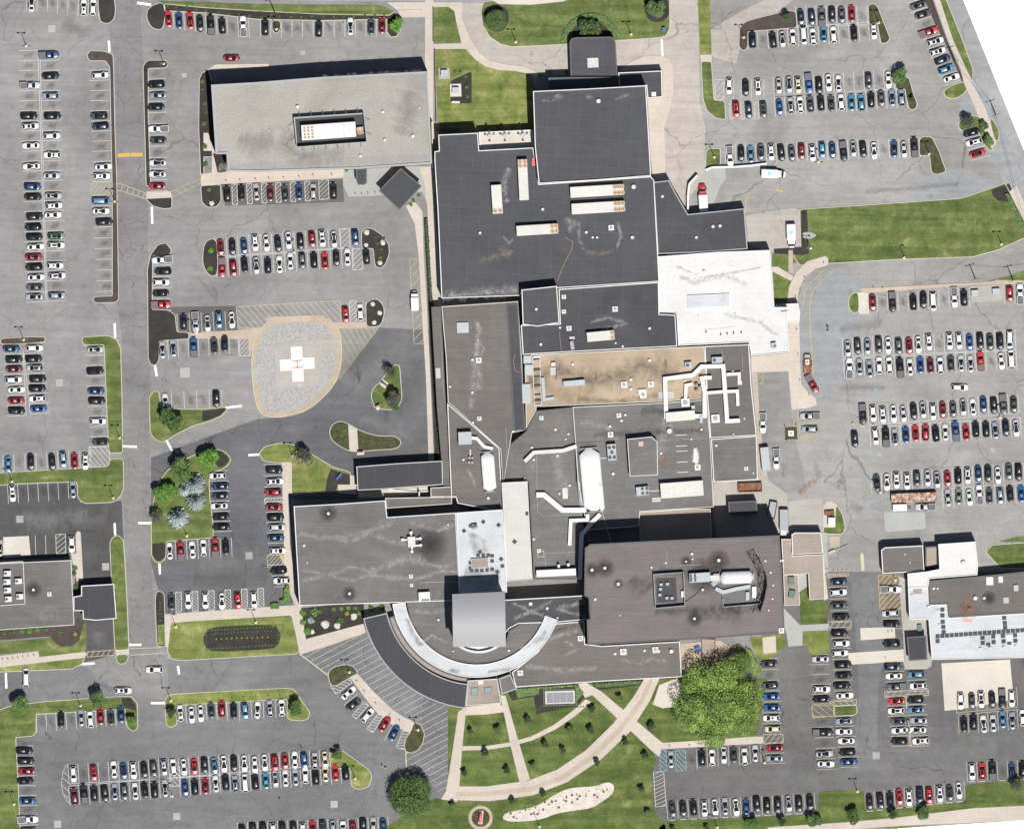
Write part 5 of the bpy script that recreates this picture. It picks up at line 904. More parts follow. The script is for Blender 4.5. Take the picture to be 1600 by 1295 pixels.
flat(998, 690, 1005, 697, .2, 'paint_pink', 'roof_hatch', 'pink square hatch on the raised grey roof box', 'hatch'); flat(997, 608, 1010, 617, .8, 'white2', 'roof_hatch', 'white hatch near the lower edge of the tan roof', 'hatch'); flat(1019, 777, 1032, 784, .4, 'lgrey', 'roof_hatch', 'pale blue hatch below the broad pale unit', 'hatch')
flat(1541, 901, 1552, 914, .5, 'white', 'skylight', 'larger of two white skylights on the dark brown east roof', 'skylight'); flat(1560, 900, 1567, 910, .5, 'white', 'skylight', 'smaller of two white skylights on the dark brown east roof', 'skylight'); flat(1568, 933, 1576, 942, .5, 'lgrey', 'skylight', 'pale blue square on the dark brown east roof', 'skylight'); flat(1584, 914, 1591, 923, .9, 'lgrey', 'roof_unit', 'grey pyramid unit at the right of the dark brown roof', 'rooftop unit')
flat(1539, 992, 1548, 1003, .5, 'lgrey', 'skylight', 'pale blue skylight framed by black pavers', 'skylight'); flat(1572, 991, 1581, 1002, .5, 'white', 'skylight', 'white skylight framed by black pavers', 'skylight'); flat(736, 872, 763, 887, .8, 'r_taupe', 'skylight', 'tan-topped curb ringed with black pads on the white square roof', 'skylight'); flat(1074, 460, 1140, 480, .5, 'r_white2', 'roof_curb', 'long rectangular curb on the large white roof', 'roof curb', fr='white')
flat(736, 1074, 747, 1086, .3, 'glassy', 'skylight', 'left of two greenish skylights on the garden entrance', 'skylight', fr='dark'); flat(757, 1073, 768, 1083, .3, 'glassy', 'skylight', 'right of two greenish skylights on the garden entrance', 'skylight', fr='dark'); flat(747, 1063, 755, 1069, .4, 'white', 'roof_hatch', 'small white hatch above the greenish skylights', 'hatch')
flat(918, 91, 935, 106, .06, 'paint_w', 'roof_patch', 'pale square ballast patch on the north entrance canopy', 'roof patch'); flat(1018, 144, 1025, 151, .6, 'white', 'roof_hatch', 'white hatch at the lower edge of the low link roof', 'hatch'); flat(1232, 901, 1241, 913, 1.2, 'green', 'utility_box', 'upper dark green box on the walled terrace', 'utility box', fr='green'); flat(1233, 922, 1242, 934, 1.2, 'green', 'utility_box', 'lower tilted dark green box on the walled terrace', 'utility box', ang=-14, fr='green')
flat(1426, 918, 1441, 928, .06, 'r_taupe', 'roof_patch', 'brown plywood patch on the pale east roof', 'roof patch'); flat(1506, 966, 1519, 972, .06, 'paint_pink', 'roof_patch', 'pink patch on the pale grey east roof', 'roof patch'); flat(1120, 432, 1121, 433, .1, 'white', 'roof_patch', 'tiny white patch on the large white roof', 'roof patch') if False else None
flat(840, 860, 850, 870, .03, 'rustd', 'roof_patch', 'rust-brown stain patch on the patchwork roof', 'roof patch'); flat(832, 857, 900, 884, .0, 'dark', 'x', 'x', 'x') if False else None
# west wing cross-shaped fan rig and other bits
def cross_rig():
    c = P(643, 847); r = empty('exhaust_rig', (c.x, c.y, roofz(643, 847)), .05, 'cross-shaped white exhaust rig with six arms on the west wing', 'rooftop unit'); MB().box(-1, 1, -1.3, 1.5, .3, 1.9).obj('casing', M['white2'], r)
    for dx, dy in ((-2.4, .8), (2.4, .9), (2.4, -.9), (0, 2.6), (0, -2.5)):
        m = MB(); m.bar((0, dy if abs(dx) > 1 else 0, .9), (dx, dy, .9), .3, n=8); m.obj('arm', M['white'], r); MB().cyl(dx, dy, -.1, 1.6, .5, .4, 10).obj('fan', M['white'], r)
cross_rig()
# black paver pads
PADME = MB().box(-.44, .44, -.44, .44, 0, .06).obj('paver', M['r_mem']); PD = PADME.data; bpy.data.objects.remove(PADME)
def pads(name, label, pts, sc=1.0, mat=None, rot=.05):
    z = roofz(*pts[0]); c = P(*pts[0]); r = empty(name, (c.x, c.y, z+.01), 0, label, 'paver path')
    for p in pts: q = P(p[0], p[1])-c; o = bpy.data.objects.new('paver', PD); link(o, r); o.location = (q.x, q.y, 0); o.scale = (sc, sc, 1); o.rotation_euler = (0, 0, p[2] if len(p) > 2 else rot)
pp = [(1465+7.35*i, 993.5-i*.52) for i in range(19)]+[(1465, 1001), (1472+.5, 952), (1472.5, 961), (1473, 971), (1474, 979), (1474.5, 987), (1569, 965), (1570, 973), (1570.5, 980)]+[(1535, 996), (1535.5, 1004), (1544, 1005.5), (1552, 994), (1552.5, 1002.5), (1567, 993), (1568, 1001.5), (1577, 1003.5), (1586, 992), (1586.5, 1000.5)]
pads('paver_path', 'path of black square pavers across the pale grey east roof', pp, 1.28)
pads('paver_path', 'loose dark pads scattered on the white square roof', [(755, 815, .9), (779, 820, .9), (735, 821, .2), (743, 820, .3), (725, 829, .7), (750, 862, .5), (783, 873, .7), (747, 867), (755, 867), (763, 867), (769, 868), (769, 876), (735, 879), (735, 887), (737, 891), (745, 891), (753, 891), (761, 890), (769, 889), (777, 893, .6), (785, 884, .2)], 1.1)
pads('paver_path', 'two dark pads lying on the cream strip', [(804, 846, .9), (824, 802, .1)], 1.2)
pads('paver_path', 'dashed dark walkway pads down the middle of the wide membrane', [(838+.12*i*3, 372+i*3.9) for i in range(18)], .7); pads('paver_path', 'dark pad border of the lone middle unit', [(804+i*4, 370.5-i*.2) for i in range(19)]+[(804, 352+i*4) for i in range(4)], .55)
pads('paver_path', 'dark pad borders of the paired long units', [(875+i*4, 339-i*.15) for i in range(27)], .55); pads('paver_path', 'dark pads linking the two upright units', [(793+i*4, 318.5) for i in range(10)]+[(829+.15*i, 270+i*4.6) for i in range(17)]+[(768+i*5, 338) for i in range(5)]+[(787.5, 302+i*5) for i in range(7)], .55)
# red hose and pink drape
def cord(pts, name, label, mat, r=.07, z=None, cat='hose'):
    zz = roofz(*pts[0]) if z is None else z; m = MB()
    for a, b in zip(pts, pts[1:]): m.bar(P(*a, zz+.06), P(*b, zz+.06), r, n=5)
    tag(m.obj(name, M[mat]), label, cat)
cord([(882, 371), (890, 375), (895, 378), (893, 390), (884, 408), (876, 425), (871, 440)], 'hose', 'thin red hose snaking down the wide dark membrane roof', 'paint_r', .05)
cord([(1048, 700), (1052, 735)], 'painted_line', 'long red walkway stripe on the plant roof', 'st_rust', .35, cat='roof marking')
for i, y in enumerate([680, 697, 705, 722, 738]): cord([(1055+i*.8, y), (1073+i*.6, y-1)], 'pipe_rack', '%s from top of the white pipe racks on the plant roof' % ORD[i+1], 'white', .12, cat='pipe rack')
cord([(941, 800), (955, 848)], 'cable', 'thin white cable hanging into the tower shadow', 'white', .06, cat='cable')
duct([(834, 247), (834, 259)], 5, 'bright pink-red tarp draped at the foot of the tall block', mat='red', h=.5, zo=0)

# more plant: pipes, ducts, frames
duct([(1118, 919), (1130, 925), (1150, 920), (1172, 916)], 6, 'pale blue bent duct below the tower barrel unit', mat='lgrey', h=.7); duct([(1110, 903), (1124, 903)], 9, 'short flared duct joining the twin-fan unit and the tower barrel', mat='white2', h=1.1); duct([(1113, 914), (1119, 908), (1119, 896)], 8, 'dark duct elbow between the tower units', mat='grey', h=1.0)
cord([(1098, 916), (1085, 930), (1070, 940)], 'pipe', 'dark diagonal pipe on the tower roof', 'dark', .1, cat='pipe'); cord([(1062, 883), (1094, 882)], 'pipe', 'thin pipe above the twin-fan unit', 'lgrey', .07, cat='pipe')
cord([(900, 694), (903, 752), (908, 806)], 'pipe', 'long pale pipe along the left side of the very large barrel', 'lgrey', .12, cat='pipe'); cord([(905, 752), (909, 800)], 'pipe', 'short parallel pipe left of the very large barrel', 'white2', .12, cat='pipe'); cord([(903, 692), (940, 690)], 'pipe', 'pipe across the top of the very large barrel', 'dark', .14, cat='pipe'); cord([(934, 716), (949, 715)], 'pipe', 'white link pipe to the condenser with five fans', 'white', .12, cat='pipe')
cord([(1014, 767), (1032, 766)], 'pipe', 'white link pipe to the broad pale unit', 'white', .12, cat='pipe'); cord([(735, 702), (735, 712)], 'pipe', 'white pipe below the blue-grey square unit', 'white', .2, cat='pipe'); cord([(655, 910), (712, 908)], 'pipe', 'thin pipe crossing the west wing toward the atrium', 'white2', .05, cat='pipe')
for i, (x, y) in enumerate([(733, 715), (738, 715), (733, 722), (738, 722)]): rtu(x-1.6, y, x+1.6, y, 3.2, .8, ['upper left', 'upper right', 'lower left', 'lower right'][i]+' little frame below the blue-grey square unit', mat='lgrey')
for k, (x, y) in enumerate([(1088, 600), (1088, 609), (1094, 604)]): rtu(x-2.4, y, x+2.4, y, 4, .9, ['upper', 'lower', 'right'][k]+' small black fan box by the ducts of the brown annex', [(.5, 0)], mat='dark', fr=.25, fm='grey')
rtu(871, 884, 875, 884, 5, 1.6, 'left white hood above the side-hooded unit', mat='white'); rtu(886, 882, 890, 882, 5, 1.6, 'right white hood above the side-hooded unit', mat='white'); rtu(737, 823, 746, 822, 8, .9, 'dark fan cluster near the top of the white square roof', [(.3, 0), (.7, .3)], mat='grey', fr=.4, fm='dark')
rtu(891, 540, 897, 539, 14, .9, 'dark lying fan rack beside the short white unit', mat='grey'); flat(891-1, 526, 898, 530, .3, 'lgrey', 'roof_hatch', 'pale plate above the dark fan rack', 'hatch'); flat(1031, 389, 1038, 410, .4, 'lgrey', 'roof_ladder', 'short pale crossover ladder at the upper left corner of the white roof', 'ladder')
flat(1029, 612, 1052, 622, .3, 'lgrey', 'roof_curb', 'grey plate under the long white duct on the tan roof', 'roof plate'); flat(879, 762, 887, 779, .25, 'white2', 'roof_hatch', 'pale hatch right of the thick zigzag duct', 'hatch')
cord([(1084, 722), (1086, 700), (1090, 712), (1088, 725)], 'tarp', 'crumpled white tarp on the plant roof', 'white', .5, cat='tarp')
# weathering of the roofs
for pts, w in [([(465, 833), (500, 840), (535, 838), (570, 830), (600, 822), (620, 812)], 5), ([(520, 842), (550, 846), (575, 832), (605, 845), (640, 852)], 5), ([(640, 815), (660, 822), (688, 828), (712, 820)], 5), ([(470, 890), (510, 897), (535, 893), (548, 884), (580, 894), (600, 884), (640, 874), (690, 886), (716, 880)], 4), ([(470, 908), (515, 898), (548, 908), (575, 898), (620, 902), (650, 905), (688, 892), (716, 894)], 4), ([(600, 882), (640, 872), (668, 876)], 9), ([(600, 900), (615, 904), (630, 902)], 8)]: stain(pts, w*1.5)
for p in [[(575, 888), (590, 888)], [(575, 896), (591, 896)], [(583, 884), (583, 900)]]: stain(p, 7)
for pts, w in [([(800, 940), (830, 955), (868, 968)], 4), ([(800, 968), (830, 955), (865, 938)], 4), ([(868, 950), (895, 945), (918, 938)], 4), ([(868, 950), (895, 958), (918, 964)], 4), ([(655, 1005), (675, 992), (700, 1004)], 4), ([(640, 952), (672, 957), (705, 950)], 5), ([(810, 1015), (840, 1000), (905, 985)], 5), ([(820, 1040), (880, 1048), (935, 1043)], 6), ([(880, 1000), (905, 1012), (880, 1025)], 4), ([(968, 1030), (1000, 1036), (1020, 1028), (1045, 1034)], 4)]: stain(pts, w*1.4)
for pts, w, m in [([(735, 640), (744, 560), (748, 520), (746, 500)], 8, 'st_pale'), ([(748, 570), (748, 610)], 10, 'st_pale'), ([(740, 545), (745, 532), (757, 545), (748, 560)], 4, 'st_pale'), ([(838, 660), (858, 664), (880, 660), (895, 650)], 9, 'st_tan'), ([(730, 730), (738, 748), (744, 765)], 5, 'st_pale'), ([(870, 705), (875, 740), (885, 775)], 14, 'st_pale'), ([(905, 660), (945, 665), (965, 690)], 8, 'st_pale'), ([(1050, 680), (1040, 640), (1030, 720)], 10, 'st_pale'), ([(1060, 640), (1064, 665)], 12, 'st_tan'), ([(1085, 650), (1090, 690)], 9, 'st_tan'), ([(920, 690), (925, 770), (940, 800)], 18, 'st_dark'), ([(1000, 640), (1060, 645), (1100, 640)], 12, 'st_dark'), ([(925, 680), (980, 676), (1100, 672)], 8, 'st_dark'), ([(1034, 705), (1036, 735)], 8, 'st_rust'),
                 ([(825, 600), (870, 575), (930, 600), (1000, 570), (1060, 590)], 26, 'st_dark'), ([(900, 622), (960, 628), (1030, 618)], 9, 'st_dark'), ([(845, 600), (890, 620), (930, 612)], 20, 'st_tan'), ([(1060, 430), (1085, 442), (1130, 430), (1170, 446)], 7, 'st_tan'), ([(1130, 490), (1150, 495), (1190, 505), (1215, 525)], 6, 'st_tan'), ([(1055, 415), (1100, 434), (1150, 425), (1190, 418)], 4, 'st_tan'), ([(740, 830), (745, 870)], 12, 'st_dark'), ([(755, 840), (760, 880)], 9, 'st_tan'), ([(722, 900), (782, 905)], 30, 'st_dark'),
                 ([(636, 965), (645, 990), (660, 1010)], 7, 'st_dark'), ([(700, 1045), (720, 1050)], 7, 'st_dark'), ([(760, 1050), (800, 1044)], 5, 'st_dark'), ([(840, 1000), (855, 985)], 7, 'st_dark'), ([(796, 258), (788, 285), (790, 320)], 9, 'st_pale'), ([(780, 385), (795, 395), (790, 405)], 12, 'st_tan'), ([(745, 408), (780, 400), (800, 395)], 8, 'st_tan'), ([(905, 345), (905, 375), (912, 392)], 5, 'st_pale'), ([(965, 345), (970, 370), (962, 390)], 5, 'st_pale'), ([(915, 392), (935, 398), (960, 392)], 6, 'st_tan'), ([(880, 342), (900, 350), (885, 360)], 12, 'st_pale'), ([(785, 368), (795, 380), (804, 374)], 5, 'st_pale'),
                 ([(920, 505), (950, 496), (980, 505), (955, 512), (925, 520)], 5, 'st_pale'), ([(865, 148), (880, 155)], 7, 'st_pale'), ([(915, 148), (925, 156)], 7, 'st_pale'), ([(960, 155), (975, 150), (985, 148)], 4, 'st_pale'), ([(845, 158), (870, 157)], 3, 'st_pale'), ([(690, 463), (750, 458), (812, 452)], 14, 'st_pale'), ([(1190-5, 884), (1186, 900)], 8, 'st_dark'), ([(1027, 890), (1100, 895), (1130, 888)], 10, 'st_dark'), ([(1020, 955), (1100, 952), (1190, 948)], 12, 'st_dark'), ([(1080, 960), (1160, 955)], 20, 'st_dark'), ([(985, 900), (1015, 925)], 26, 'st_dark'), ([(1500, 935), (1520, 950), (1500, 960)], 22, 'st_rust'), ([(1040, 575), (1040, 560)], 4, 'st_dark'),
                 ([(460, 205), (440, 225), (470, 245), (540, 240)], 26, 'st_dim'), ([(640, 140), (636, 180), (630, 215)], 30, 'st_dim'), ([(370, 215), (400, 225), (430, 220)], 30, 'st_dim'), ([(340, 262), (450, 258), (560, 252), (670, 246)], 10, 'st_pale'), ([(500, 124), (600, 118), (660, 115)], 8, 'st_pale')]: stain(pts, w, m)
for x, y, r in [(513, 802, 12), (546, 927, 10), (925, 890, 11), (945, 887, 13), (1123, 875, 15), (1085, 966, 11), (670, 850, 26), (52, 921, 12), (966, 912, 7), (1545, 934, 10), (1100, 900, 24), (1072, 877, 8)]: halo(x, y, r*1.3)
# oil and tyre marks on the asphalt
for pts, w in [([(95, 38), (125, 48), (132, 62)], 14), ([(150, 55), (158, 66)], 14), ([(330, 445), (338, 460), (336, 475)], 4), ([(308, 432), (325, 452), (333, 466)], 3), ([(348, 450), (362, 446)], 3), ([(1310, 515), (1330, 512), (1380, 505)], 10), ([(1310, 608), (1345, 605), (1385, 608)], 6), ([(1325, 790), (1350, 795)], 8), ([(1225, 722), (1223, 748)], 6), ([(1275, 722), (1280, 750)], 6), ([(170, 800), (160, 830), (165, 860)], 16), ([(1268, 1210), (1285, 1210)], 7), ([(1350, 300), (1420, 295), (1500, 288)], 5), ([(500, 600), (560, 560), (590, 540)], 26), ([(620, 650), (650, 600), (655, 560)], 20), ([(300, 900), (380, 905), (420, 900)], 16)]: stain(pts, w*1.5, 'st_dim', z=.06)
for pts, w in [([(1245, 770), (1255, 765), (1268, 755), (1280, 750)], 8)]: stain(pts, w, 'st_rust', z=.06)
for pts, w in [([(20, 810), (80, 808), (140, 800)], 7), ([(40, 820), (110, 815), (170, 812)], 10), ([(500, 560), (560, 600), (600, 560), (640, 520)], 14), ([(560, 655), (600, 665), (650, 690)], 8), ([(1225, 1040), (1240, 1090), (1252, 1135)], 5), ([(1215, 1140), (1260, 1138), (1300, 1135)], 4), ([(1210, 1200), (1280, 1215), (1340, 1205), (1400, 1195)], 14), ([(1440, 1180), (1500, 1165), (1560, 1170)], 12), ([(1330, 920), (1332, 960)], 12), ([(310, 890), (360, 880), (420, 870)], 10), ([(120, 1160), (250, 1155), (400, 1140)], 12), ([(0, 28), (60, 30), (120, 26)], 8), ([(150, 330), (140, 350), (130, 380)], 6), ([(330, 560), (345, 545), (352, 530)], 6), ([(155, 985), (155, 1010)], 8)]: stain(pts, w*2.6, 'st_haze', z=.062)

for i, (pts, w_) in enumerate([([(874, 518), (877, 548)], 'beside the fan rack on the dark roof'), ([(805, 552), (802, 565), (805, 580), (814, 582)], 'looping on the dark strip'), ([(842, 556), (858, 572), (884, 568), (884, 556)], 'at the upper left of the tan roof'), ([(1099, 515), (1125, 513), (1150, 510)], 'near the lower edge of the white roof'), ([(1128, 545), (1130, 560)], 'above the grey unit of the brown annex'), ([(1160, 556), (1160, 582)], 'at the right edge of the brown annex')]): cord(pts, 'pipe', 'thin red pipe %s' % w_, 'paint_r', .045, cat='pipe')
for i, (pts, w_) in enumerate([([(820, 588), (1000, 582), (1040, 588)], 'along the middle of the tan roof'), ([(900, 736), (897, 790)], 'left of the very large barrel, lower'), ([(690, 520), (692, 600), (697, 640)], 'down the narrow strip'), ([(790, 668), (792, 700), (790, 740)], 'beside the kinked parapet'), ([(838, 700), (840, 800), (848, 806), (905, 804)], 'round the patchwork roof'), ([(852, 890), (852, 864), (900, 862)], 'framing the side-hooded unit'), ([(1030, 688), (1105, 684)], 'across the plant roof above the racks'), ([(1042, 888), (1042, 860)], 'upright on the tower roof')]): cord(pts, 'pipe', 'thin pale pipe %s' % w_, 'lgrey', .05, cat='pipe')
for x, y, l in [(1080, 588, 'upper'), (1083, 636, 'lower')]: rtu(x-3, y, x+3, y, 6, 1.0, l+' grey box between the white ducts', mat='lgrey')
rtu(861+0, 569, 868, 569, 6, .7, 'pale box at the upper left of the tan roof', mat='white2'); rtu(1205, 540, 1213, 539, 9, .9, 'grey fan box in the lower right corner of the white roof', [(.7, -.3)], mat='lgrey', fr=.3, fm='dark')
cord([(1220, 487), (1232, 485)], 'vent_slot', 'dark slot on the small white side canopy', 'dark', .18, cat='vent')
for i, (x, y) in enumerate([(1103, 516), (1126, 520), (1136, 519), (1146, 518), (1158, 517)]): cord([(x, y), (x, y+4)], 'pipe_stub', 'dark red pipe stub, %s from left near the lower edge of the white roof' % ORD[i+1], 'rustd', .2, cat='pipe')
# ================================================================ trees and shrubs
LF = {'mid': leafmat('leaves_mid', (.022, .050, .012), (.052, .098, .024), (.10, .155, .042)), 'bright': leafmat('leaves_bright', (.035, .075, .013), (.10, .165, .03), (.22, .30, .075)),
      'lime': leafmat('leaves_lime', (.04, .10, .012), (.065, .15, .018), (.10, .20, .03)), 'dark': leafmat('leaves_dark', (.012, .026, .010), (.022, .042, .015), (.04, .065, .022)),
      'spruce': leafmat('needles_blue', (.09, .12, .115), (.17, .21, .205), (.27, .31, .30)), 'plum': leafmat('leaves_grey', (.03, .035, .022), (.055, .06, .04), (.09, .095, .07)), 'gold': leafmat('leaves_gold', (.16, .13, .02), (.25, .2, .04), (.32, .27, .07))}
BARK = ground_mat('bark', [(.05, .04, .03), (.09, .075, .06)], 2, 8, .3)
def crown_mesh(name, n, leaf, seed, flat_=.62, lobes=9, mat=None, rl=(.28, .46), cc=.6):
    """unit crown (radius 1): many small folded leaf faces spread over overlapping lobes"""
    rn = random.Random(seed); L = []
    for i in range(lobes): a = rn.random()*6.283; d = rn.uniform(.3, .66) if cc > .5 else .82*math.sqrt(rn.random()); L.append((d*math.cos(a), d*math.sin(a), rn.uniform(-.25, .35)*flat_*(1.3-d if cc < .5 else 1), rn.uniform(*rl)))
    L.append((0, 0, .15*flat_, cc)); v = []; f = []
    for i in range(n):
        cx, cy, cz, r = L[i % len(L)]; u = rn.uniform(-.35, 1); a = rn.random()*6.283; k = math.sqrt(max(0, 1-u*u)); rr = r*rn.uniform(.72, 1.08)*(1 if rn.random() < .9 else 1.25)
        p = Vector((cx+k*math.cos(a)*rr, cy+k*math.sin(a)*rr, cz+u*rr*flat_*1.25)); nrm = Vector((k*math.cos(a), k*math.sin(a), u+.35))+Vector((rn.uniform(-.8, .8), rn.uniform(-.8, .8), rn.uniform(-.5, .5)))
        if nrm.length < .1: continue
        q = nrm.to_track_quat('Z', 'Y'); s = leaf*rn.uniform(.6, 1.35); b = len(v); t = rn.random()*6.283; R = Matrix.Rotation(t, 3, 'Z')
        for x, y, z in ((-1, 0, 0), (0, -.62, -.2), (1, 0, 0), (0, .62, -.2), (0, 0, .18)): v.append(p+q @ (R @ Vector((x, y, z)))*s)
        f += [(b, b+1, b+4), (b+1, b+2, b+4), (b+2, b+3, b+4), (b+3, b, b+4)]
    me = bpy.data.meshes.new(name); me.from_pydata([tuple(x) for x in v], [], f); me.update(); me.materials.append(mat or LF['mid']); return me
def spruce_mesh(seed):
    rn = random.Random(seed); v = []; f = []
    for lv in range(15):
        t = lv/15; R = (1-t)**.85; n = int(20*(1-t)+6)
        for i in range(n):
            a = 6.283*(i+rn.random()*.7)/n; r = R*rn.uniform(.75, 1.05); zc = -1+2.2*t
            for s in range(5):
                p0 = Vector((math.cos(a)*r*(s/5), math.sin(a)*r*(s/5), zc+.12-.12*s/5)); p1 = Vector((math.cos(a)*r*((s+1.2)/5), math.sin(a)*r*((s+1.2)/5), zc+.10-.14*(s+1)/5)); w = Vector((-math.sin(a), math.cos(a), 0))*(.075+.03*rn.random())*(1.4-s/5)
                for sg in (-1, 1): b = len(v); v += [p0, p1, p1+w*sg*1.3+Vector((0, 0, rn.uniform(-.05, .03))), p0+w*sg]; f.append((b, b+1, b+2, b+3) if sg > 0 else (b+3, b+2, b+1, b))
    me = bpy.data.meshes.new('crown'); me.from_pydata([tuple(x) for x in v], [], f); me.update(); me.materials.append(LF['spruce']); return me
CR = {'big': crown_mesh('crown', 36000, .019, 3, .6, 60, rl=(.13, .27), cc=.42), 'round': crown_mesh('crown', 13000, .034, 8, .66, 26), 'm0': crown_mesh('crown', 2200, .085, 11), 'm1': crown_mesh('crown', 2200, .085, 12, lobes=12), 'm2': crown_mesh('crown', 2000, .09, 13, lobes=7),
      's0': crown_mesh('crown', 700, .15, 21, lobes=6), 's1': crown_mesh('crown', 700, .15, 22, lobes=7), 's2': crown_mesh('crown', 500, .17, 23, lobes=5), 'thin': crown_mesh('crown', 900, .085, 31, lobes=9), 'b0': crown_mesh('crown', 160, .28, 41, .55, 4), 'b1': crown_mesh('crown', 160, .28, 42, .55, 5), 'sp0': spruce_mesh(1), 'sp1': spruce_mesh(2)}
TRUNKS = {}
def slot(o, mat):
    o.material_slots[0].link = 'OBJECT'; o.material_slots[0].material = mat
def tree(px, py, r, kind, leaf, label, h=None, group=None, name='tree', zs=1.0):
    R = r*S; h = h or R*1.35+1.5; p = P(px, py); root = empty(name, (p.x, p.y, .1), random.random()*6.28 if not kind.startswith('sp') else .3, label, 'tree', group)
    c = bpy.data.objects.new('crown', CR[kind]); link(c, root); c.scale = (R, R, R*zs); c.location = (0, 0, h-R*.75*zs if not kind.startswith('sp') else R*zs+.8); slot(c, LF[leaf])
    key = (round(h), round(R))
    if key not in TRUNKS:
        m = MB(); t0 = max(.08, R*.055); m.cyl(0, 0, -.2, h*.55, t0, t0*.6, 8)
        for k in range(5): a = k*1.26+.4; m.bar((0, 0, h*.35), (math.cos(a)*R*.4, math.sin(a)*R*.4, h*.52), t0*.35, n=5)
        o = m.obj('trunk', BARK, root); TRUNKS[key] = o.data
    else: link(bpy.data.objects.new('trunk', TRUNKS[key]), root)
    return root
T = tree
T(1119, 1100, 70, 'big', 'bright', 'huge bright green tree with spreading crown beside the south-east car park', h=16.5); T(1157, 1040, 22, 'round', 'bright', 'upper bright offshoot tree touching the huge crown', h=8); T(1098, 1046, 14, 's0', 'plum', 'small dark tree over the play court', h=5); T(1056, 1052, 9, 's1', 'plum', 'small dark tree left of the play court', h=5)
T(641, 1240, 38, 'round', 'mid', 'big round dark green tree at the corner of the striped plaza', h=11)
T(267, 655, 20, 'm0', 'mid', 'dark green tree on the lawn with mulch end, left of the helipad', h=7); T(325, 717, 18, 'm1', 'lime', 'bright tree at the tip of the spruce lawn', h=7); T(287, 733, 20, 'm2', 'mid', 'upper middle green tree of the spruce lawn', h=8); T(258, 770, 19, 'm0', 'lime', 'dense lime round tree at the left edge of the spruce lawn', h=6, zs=.8)
T(303, 757, 19, 'sp0', 'spruce', 'upper blue spruce of the spruce lawn', name='spruce_tree', zs=.9); T(306, 783, 16, 'sp1', 'spruce', 'middle blue spruce of the spruce lawn', name='spruce_tree', zs=.9); T(279, 809, 17, 'sp0', 'spruce', 'lower blue spruce of the spruce lawn', name='spruce_tree', zs=.9); T(288, 766, 10, 'sp1', 'spruce', 'smallest blue spruce between the lime tree and the others', name='spruce_tree', zs=.9); T(247, 808, 13, 'thin', 'plum', 'thin greyish tree near the left kerb of the spruce lawn', h=6); T(473, 715, 17, 'thin', 'plum', 'thin greyish tree above the west wing lawn', h=7)
T(31, 1100, 15, 'm1', 'mid', 'dark tree at the left end of the two-tree lawn', h=7); T(154, 1093, 14, 'm2', 'mid', 'dark tree in the middle of the two-tree lawn', h=7); T(204, 1124, 9, 's0', 'mid', 'small tree on the lawn nose beside the blue car', h=4); T(267, 1112, 9, 's1', 'dark', 'small dark tree at the left nose of the long lawn island', h=4); T(463, 1106, 13, 'm0', 'mid', 'dark tree at the right nose of the long lawn island', h=6); T(527, 1178, 10, 's2', 'mid', 'dark tree on the wedge lawn by the striped plaza', h=5)
T(618, 40, 14, 's0', 'lime', 'bright ragged tree at the right end of the top hedge', h=4); T(774, 31, 19, 'round', 'mid', 'wide dark bush mass left on the north lawn', h=5, zs=.6); T(1026, 14, 17, 'm1', 'mid', 'wide dark bush mass right on the north lawn', h=5, zs=.6); T(921, 44, 19, 'm0', 'mid', 'dark tree in the half-moon bed above the north canopy', h=5); T(1228, 29, 9, 'thin', 'mid', 'sparse young tree in the top mulch island, north-east', h=5); T(1405, 118, 14, 'm2', 'mid', 'dark tree at the end of the north-east middle row', h=6); T(1425, 156, 5, 's2', 'dark', 'small shrub-like tree in the same island below the dark tree', h=3); T(1511, 194, 13, 'thin', 'plum', 'thin grey tree over the black car at the north-east exit', h=6)
T(1537, 198, 9, 's0', 'mid', 'upper dense bush beside the north-east street walk', h=3); T(1543, 220, 10, 's1', 'mid', 'lower dense bush beside the north-east street walk', h=3)
T(606, 578, 9, 'thin', 'plum', 'upper dark thin tree on the triangular island', h=5); T(612, 584, 8, 'thin', 'plum', 'second thin tree on the triangular island', h=5); T(615, 622, 14, 'm1', 'plum', 'dark thick tree at the lower end of the triangular island', h=6); T(618, 634, 9, 'thin', 'mid', 'thin pale tree at the lowest tip of the triangular island', h=5)
G = [(735, 1141, 5), (777, 1138, 7), (824, 1123, 6.5), (925, 1106, 7), (969, 1088, 6), (890, 1137, 7.5), (922, 1138, 7), (851, 1161, 6.5), (879, 1170, 6), (758, 1174, 7), (726, 1206, 5.5), (792, 1201, 6.5), (833, 1194, 6), (1018, 1132, 7.5), (977, 1157, 6), (1008, 1178, 6), (933, 1189, 6), (1003, 1231, 6), (1012, 1268, 6), (849, 1238, 6), (801, 1249, 6), (708, 1256, 6), (1052, 1294, 5), (1104, 1292, 5)]
for i, (x, y, r) in enumerate(sorted(G)): T(x, y+1.5, r, 's%d' % (i % 3), 'dark' if i % 4 else 'mid', 'young dark round tree, %s from left in the curved garden' % ORD[i+1], h=3.4, group='young trees of the curved garden')
for i, (x, y, r) in enumerate([(1174, 1285, 11), (1222, 1284, 7), (1273, 1280, 13), (1333, 1275, 13), (1396, 1272, 8), (1442, 1268, 12)]): T(x, y, r, 'm%d' % (i % 3), 'dark' if i in (1, 4) else 'mid', 'dark street tree, %s from left along the bottom right walk' % ORD[i+1], h=5.5, group='street trees of the bottom right walk')
T(1590, 1228, 13, 'thin', 'plum', 'thin grey tree at the lower right edge above the lawn', h=6)
